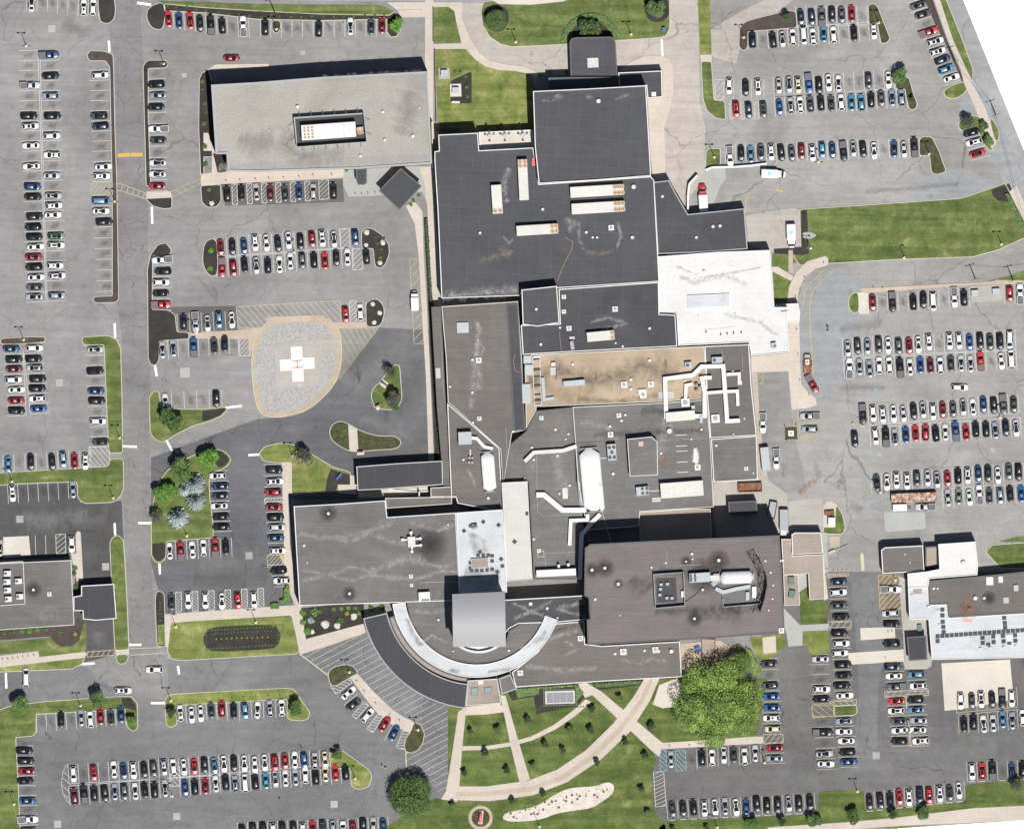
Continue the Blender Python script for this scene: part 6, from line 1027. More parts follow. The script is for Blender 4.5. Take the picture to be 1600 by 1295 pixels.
# shrubs
def shrub(x, y, r, leaf, label, group, k=0, z=.15, name='shrub'):
    p = P(x, y); o = bpy.data.objects.new(name, CR['b%d' % (k % 2)]); link(o); o.location = (p.x, p.y, z+r*S*.25); o.scale = (r*S, r*S, r*S*.8); o.rotation_euler = (0, 0, random.random()*6); slot(o, LF[leaf]); tag(o, label, 'shrub', group)
def shrubs(lst, leaf, where, group, desc='small dark shrub', z=.15):
    for i, q in enumerate(sorted(lst)): shrub(q[0], q[1], q[2] if len(q) > 2 else 2.4, q[3] if len(q) > 3 else leaf, '%s, %s from left %s' % (desc, ORD[i+1], where), group, i, z)
shrubs([(262, 10), (275, 11), (292, 12), (306, 15), (322, 17), (341, 19), (357, 22), (373, 23), (390, 25), (408, 27), (422, 27), (437, 26), (455, 27), (471, 27), (487, 26), (505, 26), (522, 26), (537, 26), (553, 26), (570, 25), (586, 24), (600, 23)], 'mid', 'in the top hedge bed', 'shrubs of the top hedge bed')
shrubs([(316, 127, 4), (320, 162, 4.5), (318, 193, 4.5), (320, 228, 5), (321, 257, 5), (345, 258, 5), (316, 140, 2.5), (322, 176, 2.5)], 'mid', 'along the left wall of the gravel-roofed building', 'shrubs left of the gravel-roofed building', 'green shrub')
shrubs([(327, 297, 4), (329, 391, 5.5, 'lime'), (328, 420, 6, 'lime'), (594, 403, 4, 'lime'), (590, 380, 3), (600, 372, 2.5), (587, 370, 3), (596, 390, 2.5)], 'mid', 'in the mulch islands above the helipad', 'shrubs of the mulch islands', 'spiky green shrub')
a = [(318+6*i, 985-.35*i*.8) for i in range(0)]
ring_ = [(326+5.0*i, 984-.28*i, 2) for i in range(22)]+[(323+5.1*i, 1013-.3*i, 2) for i in range(22)]+[(322, 991+5*i, 2) for i in range(4)]+[(435, 986+5*i, 2) for i in range(4)]+[(330+5.2*i, 990-.28*i, 1.7) for i in range(19)]
shrubs(ring_, 'mid', 'in the oval planter', 'low shrubs of the oval planter', 'low dark shrub', z=.17)
shrubs([(338+8*i, 998-.3*i, 1.6) for i in range(11)], 'gold', 'in the middle line of the oval planter', 'yellow flowers of the oval planter', 'pale yellow flower clump', z=.17)
shrubs([(250, 941, 2.2), (250, 946.5, 2.2), (250, 952, 2.4), (250, 958, 2.4), (251, 963, 2.2), (250.5, 969, 2.2)], 'mid', 'in the narrow mulch island', 'shrubs of the narrow mulch island', 'green shrub')
shrubs([(474, 957, 6, 'lime'), (474, 972, 6, 'lime'), (491, 955, 8), (486, 969, 7, 'spruce'), (480, 985, 7, 'lime'), (500, 955, 5), (521, 952, 4, 'lime'), (534, 951, 4, 'lime'), (531, 969, 7.5), (542, 958, 4.5, 'gold'), (544, 950, 4, 'lime'), (555, 950, 4.5, 'lime'), (562, 957, 4.5, 'lime'), (580, 950, 5.5), (598, 949, 6, 'lime')], 'mid', 'in the garden under the west wing', 'shrubs of the west wing garden', 'clipped garden shrub')
shrubs([(645+.0, 292, 4, 'lime'), (646, 314, 4, 'lime'), (655, 306, 3.5, 'lime'), (642, 320, 3.5, 'lime'), (542, 267, 3)], 'lime', 'beside the tilted square canopy', 'shrubs of the tilted canopy', 'bright round shrub')
shrubs([(710, 112, 3.5), (719, 112, 3.5), (728, 120, 3.5), (729, 136, 3.5), (730, 151, 3.5), (845, 118, 4, 'bright'), (859, 115, 4, 'bright'), (884, 113, 4, 'bright')], 'mid', 'on the north lawn beds', 'shrubs of the north lawn', 'round shrub')
shrubs([(7, 989, 3.5), (16, 988, 3.5), (22, 987, 3), (34, 986, 5, 'lime'), (46, 985, 5, 'lime'), (58, 984, 5, 'lime'), (72, 983, 4.5), (92, 986, 4), (91, 992, 3), (118, 990, 4, 'gold'), (117, 886, 5), (116, 895, 5), (118, 917, 5)], 'mid', 'around the small clinic', 'shrubs of the small clinic', 'foundation shrub')
shrubs([(538, 672, 3.5), (533, 680, 3.5, 'lime'), (540, 686, 3), (528, 676, 3, 'dark'), (568, 689, 2.4), (574, 689, 2.4), (585, 691, 2.4), (592, 691, 2.4), (600, 691, 2.4), (607, 690, 2.4), (615, 690, 2.4)], 'mid', 'in the bean-shaped island', 'shrubs of the bean-shaped island', 'low shrub')
rp = random.Random(5); PB = [(797+i*4.3+rp.uniform(-3, 3), 0) for i in range(36)]
shrubs([(x, (1275-(x-790)*.27)+rp.uniform(-6, 9), rp.uniform(1.1, 2.4)) for x, _ in PB], 'mid', 'on the winding pebble bed', 'tufts of the pebble bed', 'small green tuft', z=.19)
shrubs([(845+4.4*i, 1103-.3*i, 1.7) for i in range(15)]+[(838+4.6*i, 1108-.3*i, 1.7) for i in range(17)], 'mid', 'around the framed garden pool', 'low shrubs of the framed pool', 'low dark shrub', z=.18)
shrubs([(1165, 1020, 7, 'bright'), (1152, 1012, 7, 'bright'), (1170, 1036, 7, 'bright')], 'bright', 'above the huge tree', 'bushes above the huge tree', 'bright leafy bush')
def hedge(name, pts, h, label, leaf='mid', n=600, z=.1):
    w = W(pts); xs = [p[0] for p in w]; ys = [p[1] for p in w]; rn = random.Random(len(label)); v = []; f = []; k = 0
    while k < n:
        x, y = rn.uniform(min(xs), max(xs)), rn.uniform(min(ys), max(ys))
        if not inside(w, x, y): continue
        k += 1; zz = z+h*rn.uniform(.25, 1); b = len(v); a = rn.random()*6.28; s = rn.uniform(.12, .28); d = Vector((math.cos(a), math.sin(a), rn.uniform(-.4, .4)))*s; e = Vector((-math.sin(a), math.cos(a), rn.uniform(-.4, .4)))*s*.7; c = Vector((x, y, zz)); v += [c-d, c-e, c+d, c+e]; f.append((b, b+1, b+2, b+3))
    b = len(v); pv, pf = prism_vf(offset(w, -.12), z-.2, z+h*.75, base=b); v += pv; f += pf; o = mesh_obj(name, v, f, LF[leaf]); tag(o, label, 'hedge'); return o
hedge('hedge', [(444, 922), (449, 913), (452, 915), (452, 940), (443, 943), (437, 938), (444, 935)], 1.4, 'clipped green hedge beside the lowest west wing bays', 'lime', 900); hedge('hedge', [(423, 943), (435, 941), (436, 950), (424, 951)], 1.2, 'small square clipped hedge below the west wing bays', 'lime', 400)
hedge('hedge', [(664, 342), (668, 342), (690, 728), (686, 732), (676, 540)], .9, 'long dark hedge between the walk and the narrow roof strip', 'dark', 2600, .2); hedge('hedge', [(1571, 303), (1576, 303), (1600, 352), (1597, 358)], 1.1, 'narrow clipped hedge at the right edge of the large lawn', 'mid', 700)
hedge('hedge', [(806, 1076), (900, 1069), (912, 1082), (899, 1098), (899, 1072), (842, 1076), (842, 1084), (808, 1090)], .6, 'angular low hedge around the framed pool bed', 'mid', 1500, .16); hedge('hedge', [(928, 1068), (1003, 1063), (998, 1068), (932, 1074)], .6, 'low hedge strip under the south wing', 'mid', 900, .16)
hedge('hedge', [(1165, 1010), (1176, 1018), (1190, 1050), (1184, 1060), (1168, 1040)], 1.2, 'bright hedge edge between the huge tree and the lawn', 'bright', 1200)

rg_o = [(876, 68), (880, 50), (893, 33), (910, 23), (930, 21), (948, 27), (962, 42), (972, 62)]; rg_i = [(964, 62), (955, 45), (943, 34), (928, 29), (912, 31), (898, 40), (887, 55), (883, 68)]
hedge('hedge', rg_o+rg_i, .5, 'low green half-ring hedge around the bed above the north canopy', 'mid', 2600, .2)
# ================================================================ vehicles
PAL = {'k': [(.007, .008, .010), (.013, .014, .016), (.008, .011, .018), (.010, .014, .015)], 'g': [(.045, .050, .057), (.065, .07, .08), (.035, .042, .046)], 's': [(.22, .24, .27), (.31, .32, .34), (.17, .20, .24), (.26, .26, .26)], 'w': [(.47, .47, .47), (.42, .43, .44), (.50, .50, .485)],
       'r': [(.26, .010, .018), (.19, .007, .012), (.33, .016, .018)], 'b': [(.010, .038, .10), (.012, .065, .20), (.008, .022, .050), (.012, .045, .13)], 'c': [(.06, .14, .22), (.13, .18, .23), (.04, .15, .24)], 't': [(.40, .36, .24)], 'm': [(.085, .012, .02)], 'n': [(.10, .15, .11)]}
CN = {'k': 'black', 'g': 'dark grey', 's': 'silver', 'w': 'white', 'r': 'red', 'b': 'blue', 'c': 'pale blue', 't': 'tan', 'm': 'maroon', 'n': 'green'}
KN = {'s': ('sedan', 'sedan'), 'u': ('suv', 'SUV'), 'p': ('pickup_truck', 'pickup'), 'm': ('minivan', 'van'), 'v': ('delivery_van', 'van')}
PM = {k: [plain('car_paint_%s' % CN[k].replace(' ', '_'), c, .32, coat=.15 if k in 'kg' else .35, spec=.3 if k in 'kg' else .5) for c in v] for k, v in PAL.items()}
GL = plain('car_glass', (.008, .010, .011), .12, spec=.35); TY = M['black']; LT = plain('head_lamp', (.22, .23, .23), .3); TL = plain('tail_lamp', (.35, .01, .01), .25); BED = plain('truck_bed', (.07, .07, .075), .7)
def supere(a, b, n, e=3.2):
    r = []
    for i in range(n): t = 2*math.pi*(i+.5)/n; c, s = math.cos(t), math.sin(t); r.append((a*abs(c)**(2/e)*(1 if c > 0 else -1), b*abs(s)**(2/e)*(1 if s > 0 else -1)))
    return r
def loft(rings, cap=True):
    n = len(rings[0]); v = [p for r in rings for p in r]; f = []
    for k in range(len(rings)-1):
        for i in range(n): j = (i+1) % n; f.append((k*n+i, k*n+j, (k+1)*n+j, (k+1)*n+i))
    if cap: f.append(tuple((len(rings)-1)*n+i for i in range(n)))
    return v, f
SPEC = {  # L, W, hood z, cowl x, roof front x, roof rear x, back glass foot x, belt z, roof z, tail z, nose hood z
 's': (4.72, 1.84, .94, 1.20, .02, -.88, -1.84, 1.04, 1.44, .98, .72), 'u': (4.70, 1.92, 1.04, 1.28, .22, -1.50, -2.18, 1.14, 1.72, 1.06, .90), 'm': (5.15, 2.0, 1.0, 1.92, .85, -2.05, -2.5, 1.12, 1.78, 1.06, .90), 'p': (5.75, 2.0, 1.12, 1.42, .45, -.50, -.92, 1.22, 1.84, 1.10, 1.02), 'v': (5.9, 2.1, 1.3, 2.1, 1.5, -2.8, -2.9, 1.4, 2.4, 1.4, 1.1)}
def car_proto(k):
    L, Wd, hz, cx, rf, rr, bg, bz, rz, tz, nz = SPEC[k]; a, b = L/2, Wd/2; N = 28
    def top(x): # deck height along the car
        if x > cx: t = (x-cx)/(a-cx); return hz+(nz-hz)*t**1.6
        return tz
    def rg(s, zf): return [(x, y, zf(x)) for x, y in ((p[0]*(1-s/a), p[1]*(1-s/b)) for p in supere(a, b, N))]
    root = empty(KN[k][0], (0, 0, 0))
    v, f = loft([rg(.12, lambda x: .22), rg(.0, lambda x: .38), rg(-.0, lambda x: .66), rg(.05, lambda x: top(x)-.14), rg(.14, lambda x: top(x)-.03), rg(.3, lambda x: top(x)), rg(.55, lambda x: top(x)+.02)])
    body = MB(); body.add(v, f); gw, tw = b-.10, b-.40
    # greenhouse (pillars and roof in body colour)
    R = [[(cx, -gw*.9), (cx-.25, -gw), (bg+.2, -gw), (bg, -gw*.88), (bg, gw*.88), (bg+.2, gw), (cx-.25, gw), (cx, gw*.9)], [(rf, -tw*.92), (rf-.2, -tw), (rr+.2, -tw), (rr, -tw*.9), (rr, tw*.9), (rr+.2, tw), (rf-.2, tw), (rf, tw*.92)]]
    R2 = [(x*.9+(rf+rr)*.05, y*.86) for x, y in R[1]]
    v, f = loft([[(x, y, bz-.12) for x, y in R[0]], [(x, y, rz-.05) for x, y in R[1]], [(x, y, rz) for x, y in R2]]); body.add(v, f)
    mats = [PM['w'][0]]
    if k == 'p':   # open load bed
        body.f = body.f; body.box(-a+.06, bg-.02, -b+.05, -b+.16, .9, 1.2); body.box(-a+.06, bg-.02, b-.16, b-.05, .9, 1.2); body.box(-a+.04, -a+.14, -b+.12, b-.12, .9, 1.2)
    me_o = body.obj('body', mats, root, smooth=False); me = me_o.data
    for p in me.polygons: p.use_smooth = True
    try: me.set_sharp_from_angle(angle=math.radians(38))
    except Exception: pass
    def lerp(p, q, t): return p+(q-p)*t
    def pane(name, q4, off, mat=GL, ins=(.08, .06)):
        A, Bq, Cq, D = [Vector(p) for p in q4]   # bottom-left, bottom-right, top-right, top-left
        u0, v0 = ins; g = lambda s, t: lerp(lerp(A, Bq, s), lerp(D, Cq, s), t); n = (Bq-A).cross(D-A).normalized()*off
        q = [g(u0, v0)+n, g(1-u0, v0)+n, g(1-u0, 1-v0)+n, g(u0, 1-v0)+n]; mesh_obj(name, q, [(0, 1, 2, 3)], mat, root)
    zb, zt = bz-.12, rz-.05
    pane('windscreen', [(cx, -gw*.9, zb), (cx, gw*.9, zb), (rf, tw*.92, zt), (rf, -tw*.92, zt)], .02, ins=(.02, .05))
    pane('rear_window', [(bg, gw*.88, zb), (bg, -gw*.88, zb), (rr, -tw*.9, zt), (rr, tw*.9, zt)], .02, ins=(.05, .08))
    for s in (1, -1):
        q = [(bg+.2, s*gw, zb), (cx-.25, s*gw, zb), (rf-.2, s*tw, zt), (rr+.2, s*tw, zt)]
        if s > 0: q = [q[1], q[0], q[3], q[2]]
        pane('side_window', q, .02, ins=(.03, .1))
        for x in (a*.62, -a*.60):
            w = MB().cyl(0, 0, -.12, .12, .33, n=14); o = w.obj('wheel', TY, root); o.location = (x, s*(b-.13), .33); o.rotation_euler = (math.pi/2, 0, 0)
        MB().box(-.16, .04, -.14, .14, -.06, .06).obj('headlight', LT, root).location = (a-.12, s*(b-.34), nz-.12)
        m = MB().box(-.05, .06, -.07, .07, -.06, .06).obj('wing_mirror', mats[0], root); m.location = (cx-.32, s*(b+.0), bz-.02)
    if k == 'p': MB().box(-a+.14, bg-.02, -b+.16, b-.16, .6, tz+.025).obj('load_bed', BED, root)
    return root
def cyl_fix(): pass
CARP = {}
def copy_tree(o, parent=None):
    c = o.copy(); COL.objects.link(c); c.parent = parent
    for ch in o.children: copy_tree(ch, c)
    return c
SUNR = plain('sunroof_glass', (.012, .013, .015), .1)
SR = {k: MB().box(-.42, .3, -.36, .36, -.01, .012).obj('sunroof', SUNR) for k in ('s',)}; SRM = SR['s'].data; bpy.data.objects.remove(SR['s'])
crn = random.Random(77); NC = {}
def place_car(x, y, hd, tok, label, group=None):
    col, kd = tok[0], tok[1]
    if kd not in CARP: CARP[kd] = car_proto(kd); o = CARP[kd]
    else: o = copy_tree(CARP[kd])
    p = P(x, y); o.location = (p.x, p.y, .03); o.rotation_euler = (0, 0, math.radians(hd)); sc = crn.uniform(.955, 1.0); o.scale = (sc*(1.0), sc, sc)
    mt = crn.choice(PM[col]); NC[kd] = NC.get(kd, 0)+1
    for ch in o.children:
        if ch.name.split('.')[0] in ('body', 'wing_mirror'): slot(ch, mt)
    if kd in 'su' and crn.random() < (.45 if col in 'wsgr' else .2):
        s = bpy.data.objects.new('sunroof', SRM); link(s, o); s.scale = (crn.choice((.7, .9, 1.1, 1.7)), crn.choice((.8, 1.0, 1.2)), 1); S_ = SPEC[kd]; s.location = ((S_[4]+S_[5])/2+.28, 0, S_[8]+.004)
    tag(o, label, KN[kd][1], group); return o
BAYW = MB(); BAYY = MB(); BAYT = MB()
SE_ROWS = ('south-east', 'great tree', 'garden lawn', 'lawn notch', 'lower right', 'tan strip', 'hatched strip', 'square island', 'grass island', 'dark canopy', 'concrete apron', 'left hatched')
LABELS = {}
def look(t): return CN[t[0]]+' '+KN[t[1]][1]
for name, x0, y0, x1, y1, hd, toks in ROWS:
    T_ = toks.split(); n = len(T_); horiz = abs(x1-x0) > abs(y1-y0); cars = [(i, t) for i, t in enumerate(T_) if t not in ('.', '-')]; looks = [look(t) for i, t in cars]
    q = lambda i: (x0+(x1-x0)*i/max(1, n-1), y0+(y1-y0)*i/max(1, n-1))
    for k, (i, t) in enumerate(cars):
        lk = looks[k]; L_, R_ = (looks[k-1] if k else None), (looks[k+1] if k+1 < len(looks) else None); a_, b_ = ('left', 'right') if horiz else ('above', 'below')
        if looks.count(lk) == 1: s = 'only %s, %s' % (lk, name)
        else:
            pairs = [(looks[j], looks[j-1] if j else None) for j in range(len(looks))]
            if L_ and pairs.count((lk, L_)) == 1: s = '%s %s %s, %s' % (lk, 'right of' if horiz else 'below', L_, name)
            else: s = '%s, %s from %s, %s' % (lk, ORD[k+1], 'left' if horiz else 'top', name)
        s = s.replace('the the', 'the'); LABELS[s] = LABELS.get(s, 0)+1
        x, y = q(i); j = 1.1; dx, dy = (crn.uniform(-.9, .9), crn.uniform(-2.6, 2.6)) if horiz else (crn.uniform(-2.6, 2.6), crn.uniform(-.9, .9))
        flip = 180 if crn.random() < .14 else 0
        if t[1] == 'p' and not flip and False: pass
        place_car(x+dx, y+dy, hd+flip+crn.gauss(0, 1.5), t, s, 'cars of the '+name)
    for i, t in enumerate(T_):
        if t == '.':
            c_ = q(i); dd = (math.cos(math.radians(hd))*9, -math.sin(math.radians(hd))*9); stain([(c_[0]-dd[0], c_[1]-dd[1]), (c_[0]+dd[0]*.4, c_[1]+dd[1]*.4), (c_[0]+dd[0], c_[1]+dd[1])], 8.5, 'st_bay', z=.035, name='oil_stain')
    # bay lines
    se = x0 > 1000 and y0 > 890; mb = BAYY if se else BAYW
    if 'fanned' in name: continue
    st = Vector((x1-x0, y1-y0)); pl = st.length/max(1, n-1); st.normalize(); d = Vector((math.cos(math.radians(hd)), -math.sin(math.radians(hd))))
    if name in ('row below the gravel-roofed building', 'row above the oval planter lawn'): continue
    for i in range(n+1):
        left = T_[i-1] if i else '-'; right = T_[i] if i < n else '-'
        if (left == '-' and right == '-'): continue
        c = Vector((x0, y0))+st*pl*(i-.5); e = 15.2; sh = 0
        w = beam_w(c.x-d.x*e, c.y-d.y*e, c.x+d.x*e, c.y+d.y*e, .12)
        mb.add([(a, b, .046+.0001*(i % 2)) for a, b in w], [(0, 1, 2, 3)])
    c0 = Vector((x0, y0))-st*pl*.5; c1 = Vector((x1, y1))+st*pl*.5
    if 'file' in name:
        sg = 1 if ('left file' in name or 'upper' in name) else -1; sg *= 1
        nn = Vector((0, 1)) if horiz else Vector((1, 0)); nn = nn*15.6*sg
        w = beam_w(c0.x+nn.x, c0.y+nn.y, c1.x+nn.x, c1.y+nn.y, .12); mb.add([(a, b, .049) for a, b in w], [(0, 1, 2, 3)])
for mb, mt in ((BAYW, 'paint_w'), (BAYY, 'paint_tan')): o = mb.obj('bay_lines', M[mt]); o['kind'] = 'structure'
for x, y, hd, t, s in SINGLES: place_car(x, y, hd, t, '%s %s' % (look(t), s))
# empty-bay grime
# ambulances, box truck, trailers
def ambulance(x, y, hd, label, box=(.80, .80, .78), L=6.6, cab='w', star=True, name='ambulance', bl=4.4, cat='ambulance', Wd=2.35):
    p = P(x, y); r = empty(name, (p.x, p.y, .03), math.radians(hd), label, cat); a = L/2
    v, f = loft([[(px-.0+a-1.2, py*.95, z) for px, py in supere(1.2*s, .98*s, 20)] for s, z in ((.95, .3), (1, .5), (1, .95), (.93, 1.15), (.8, 1.2))]); mesh_obj('cab', v, f, PM[cab][0], r, True)
    MB().box(-a+bl-.05, -a+bl+.95, -.9, .9, 1.0, 2.0).obj('cab_roof', PM[cab][0], r); mesh_obj('windscreen', [(-a+bl+1.0, -.85, 1.95), (-a+bl+1.0, .85, 1.95), (-a+bl+1.55, .88, 1.2), (-a+bl+1.55, -.88, 1.2)], [(0, 3, 2, 1)], GL, r)
    bm = bmesh.new(); bmesh.ops.create_cube(bm, size=1); bmesh.ops.scale(bm, vec=(bl, Wd, 2.1), verts=bm.verts); bmesh.ops.translate(bm, vec=(-a+bl/2, 0, 1.65), verts=bm.verts); bmesh.ops.bevel(bm, geom=bm.edges[:], offset=.1, segments=2, affect='EDGES')
    me = bpy.data.meshes.new('box_body'); bm.to_mesh(me); bm.free(); me.materials.append(M['white']); link(bpy.data.objects.new('box_body', me), r)
    for s in (1, -1):
        for wx in (a-1.3, -a+1.5): o = MB().cyl(0, 0, -.14, .14, .4, n=14).obj('wheel', TY, r); o.location = (wx, s*(Wd/2-.2), .4); o.rotation_euler = (math.pi/2, 0, 0)
    if star:
        m = MB()
        for k in range(3): m.box(-.5, .5, -.14, .14, 2.705+.002*k, 2.712+.002*k, M=Matrix.Rotation(k*math.pi/3, 4, 'Z')) 
        o = m.obj('star_emblem', plain('emblem_blue', (.05, .35, .55), .5), r); o.location = (-a+bl/2, 0, 0)
    return r
ambulance(1209, 272, -2, 'white ambulance with blue star on its roof in the ambulance drive'); ambulance(1236.5, 369, 272, 'long white ambulance with small blue star parked beside the large lawn', L=6.4)
ambulance(1098.5, 311, 94, 'box truck with red cab and white box backed to the dock', cab='r', star=False, name='box_truck', L=8.2, bl=5.2, cat='truck'); ambulance(648, 470, 92, 'white shuttle van on the yellow hatched strip by the tan walk', star=False, name='shuttle_van', L=5.4, bl=3.6, cat='van', Wd=2.05)
def boxy(name, label, cat, x, y, L, Wd, h, ang, mat, z0=.1, ribs=0, hitch=0, wheels=True, lid=None):
    p = P(x, y); r = empty(name, (p.x, p.y, 0), math.radians(ang), label, cat)
    bm = bmesh.new(); bmesh.ops.create_cube(bm, size=1); bmesh.ops.scale(bm, vec=(L, Wd, h), verts=bm.verts); bmesh.ops.translate(bm, vec=(0, 0, z0+h/2), verts=bm.verts); bmesh.ops.bevel(bm, geom=bm.edges[:], offset=.07, segments=1, affect='EDGES')
    me = bpy.data.meshes.new('container'); bm.to_mesh(me); bm.free(); me.materials.append(M[mat]); link(bpy.data.objects.new('container', me), r)
    if ribs:
        m = MB()
        for k in range(1, ribs): xx = -L/2+L*k/ribs; m.box(xx-.05, xx+.05, -Wd/2+.04, Wd/2-.04, z0+h-.02, z0+h+.05)
        m.obj('roof_rib', M[mat], r)['kind'] = 'stuff'
    if hitch: m = MB(); m.bar((L/2*hitch, -.5, .5), (L/2*hitch+1.1*hitch, 0, .5), .06); m.bar((L/2*hitch, .5, .5), (L/2*hitch+1.1*hitch, 0, .5), .06); m.obj('hitch', M['dark'], r)
    if wheels:
        for s in (1, -1):
            for wx in (-.4, .4): o = MB().cyl(0, 0, -.12, .12, .35, n=12).obj('wheel', TY, r); o.location = (wx-L*.1*hitch, s*(Wd/2), .35); o.rotation_euler = (math.pi/2, 0, 0)
    return r
boxy('shipping_container', 'rusty streaked orange and white shipping container by the turquoise arc', 'container', 1428, 777, 12.2, 2.44, 2.5, 2.2, 'rust', ribs=24, wheels=False)
boxy('cargo_trailer', 'small white cargo trailer under the rusty container', 'trailer', 1406, 793, 3.8, 1.9, 1.9, 2, 'white', z0=.4, hitch=1); boxy('box_trailer', 'long pale grey box trailer beside the service annex', 'trailer', 1196, 717, 6.4, 2.3, 2.4, 96, 'lgrey', z0=.6, hitch=0)
boxy('semi_trailer', 'dark grey roofed compactor container at the tower shadow edge', 'container', 1225, 812, 5.6, 2.3, 2.4, 90, 'grey', wheels=False); boxy('compactor', 'silver compactor head at the foot of the dark container', 'machine', 1224, 831, 1.6, 2.1, 1.4, 0, 'white2', wheels=False)
boxy('generator_box', 'white square generator on the kerbed island by the concrete pad', 'generator', 1299.5, 815, 2.3, 1.9, 2, 88, 'white', wheels=False); boxy('fuel_tank', 'rust-brown tank above the white generator', 'tank', 1296, 801, 2.6, 1.2, 1.2, 5, 'rustd', wheels=False)
boxy('dumpster', 'left grey-green dumpster on the upper east row pad', 'dumpster', 1523.5, 458, 2.0, 1.7, 1.4, 4, 'lgrey', wheels=False); boxy('dumpster', 'right grey-green dumpster on the upper east row pad', 'dumpster', 1556.5, 455.5, 2.0, 1.7, 1.4, 4, 'lgrey', wheels=False)
def skip(x, y, L, Wd, ang, label, mat, fill):
    p = P(x, y); r = empty('skip', (p.x, p.y, 0), math.radians(ang), label, 'skip'); m = MB(); t = .1
    for a in ((-L/2, L/2, -Wd/2, -Wd/2+t), (-L/2, L/2, Wd/2-t, Wd/2), (-L/2, -L/2+t, -Wd/2+t, Wd/2-t), (L/2-t, L/2, -Wd/2+t, Wd/2-t)): m.box(*a, 0, 1.7)
    m.obj('side', M[mat], r); MB().box(-L/2+t, L/2-t, -Wd/2+t, Wd/2-t, 0, .9).obj('load', M[fill], r)
skip(1172, 761.5, 6.4, 2.4, 2, 'open rust-coloured skip under the square grey annex', 'rustd', 'rustd'); skip(1207, 797, 4.6, 2.0, 80, 'dark tilted open skip in the tower shadow', 'dark', 'grey')
def flat_trailer():
    p = P(1261.5, 568); r = empty('flatbed_trailer', (p.x, p.y, 0), math.radians(90), 'flat trailer loaded with a white machine and pallets', 'trailer'); MB().box(-2.6, 2.2, -1, 1, .5, .62).obj('deck', M['rustd'], r)
    m = MB(); m.box(-2.6, 2.2, -1.05, -.98, .5, .9); m.box(-2.6, 2.2, .98, 1.05, .5, .9); m.bar((-2.6, 0, .5), (-3.5, 0, .5), .07); m.obj('rail', M['dark'], r)
    for s in (1, -1):
        for wx in (-.4, .5): o = MB().cyl(0, 0, -.12, .12, .35, n=12).obj('wheel', TY, r); o.location = (wx, s*1.1, .35); o.rotation_euler = (math.pi/2, 0, 0)
    q = empty('pressure_washer', (p.x, p.y+.4, .62), .1, 'white machine with a dark hub standing on the flat trailer', 'machine'); MB().box(-.5, .5, -.7, .7, 0, .8).obj('housing', M['white'], q); MB().cyl(0, 0, .8, 1.0, .25, n=12).obj('hub', M['dark'], q)
    q = empty('pallet', (p.x, p.y-1.8, .62), 0, 'brown pallet on the lower end of the flat trailer', 'pallet')
    for k in range(5): MB().box(-.75+.33*k, -.55+.33*k, -.6, .6, .1, .16).obj('board', M['rust'], q)
    q = empty('crate', (p.x, p.y+2.0, .62), 0, 'dark open crate at the upper end of the flat trailer', 'crate'); MB().box(-.8, .8, -.5, .5, 0, .5).obj('body', M['dark'], q); MB().box(-.7, .7, -.4, .4, .5, .54).obj('lid', M['grey'], q)
flat_trailer()
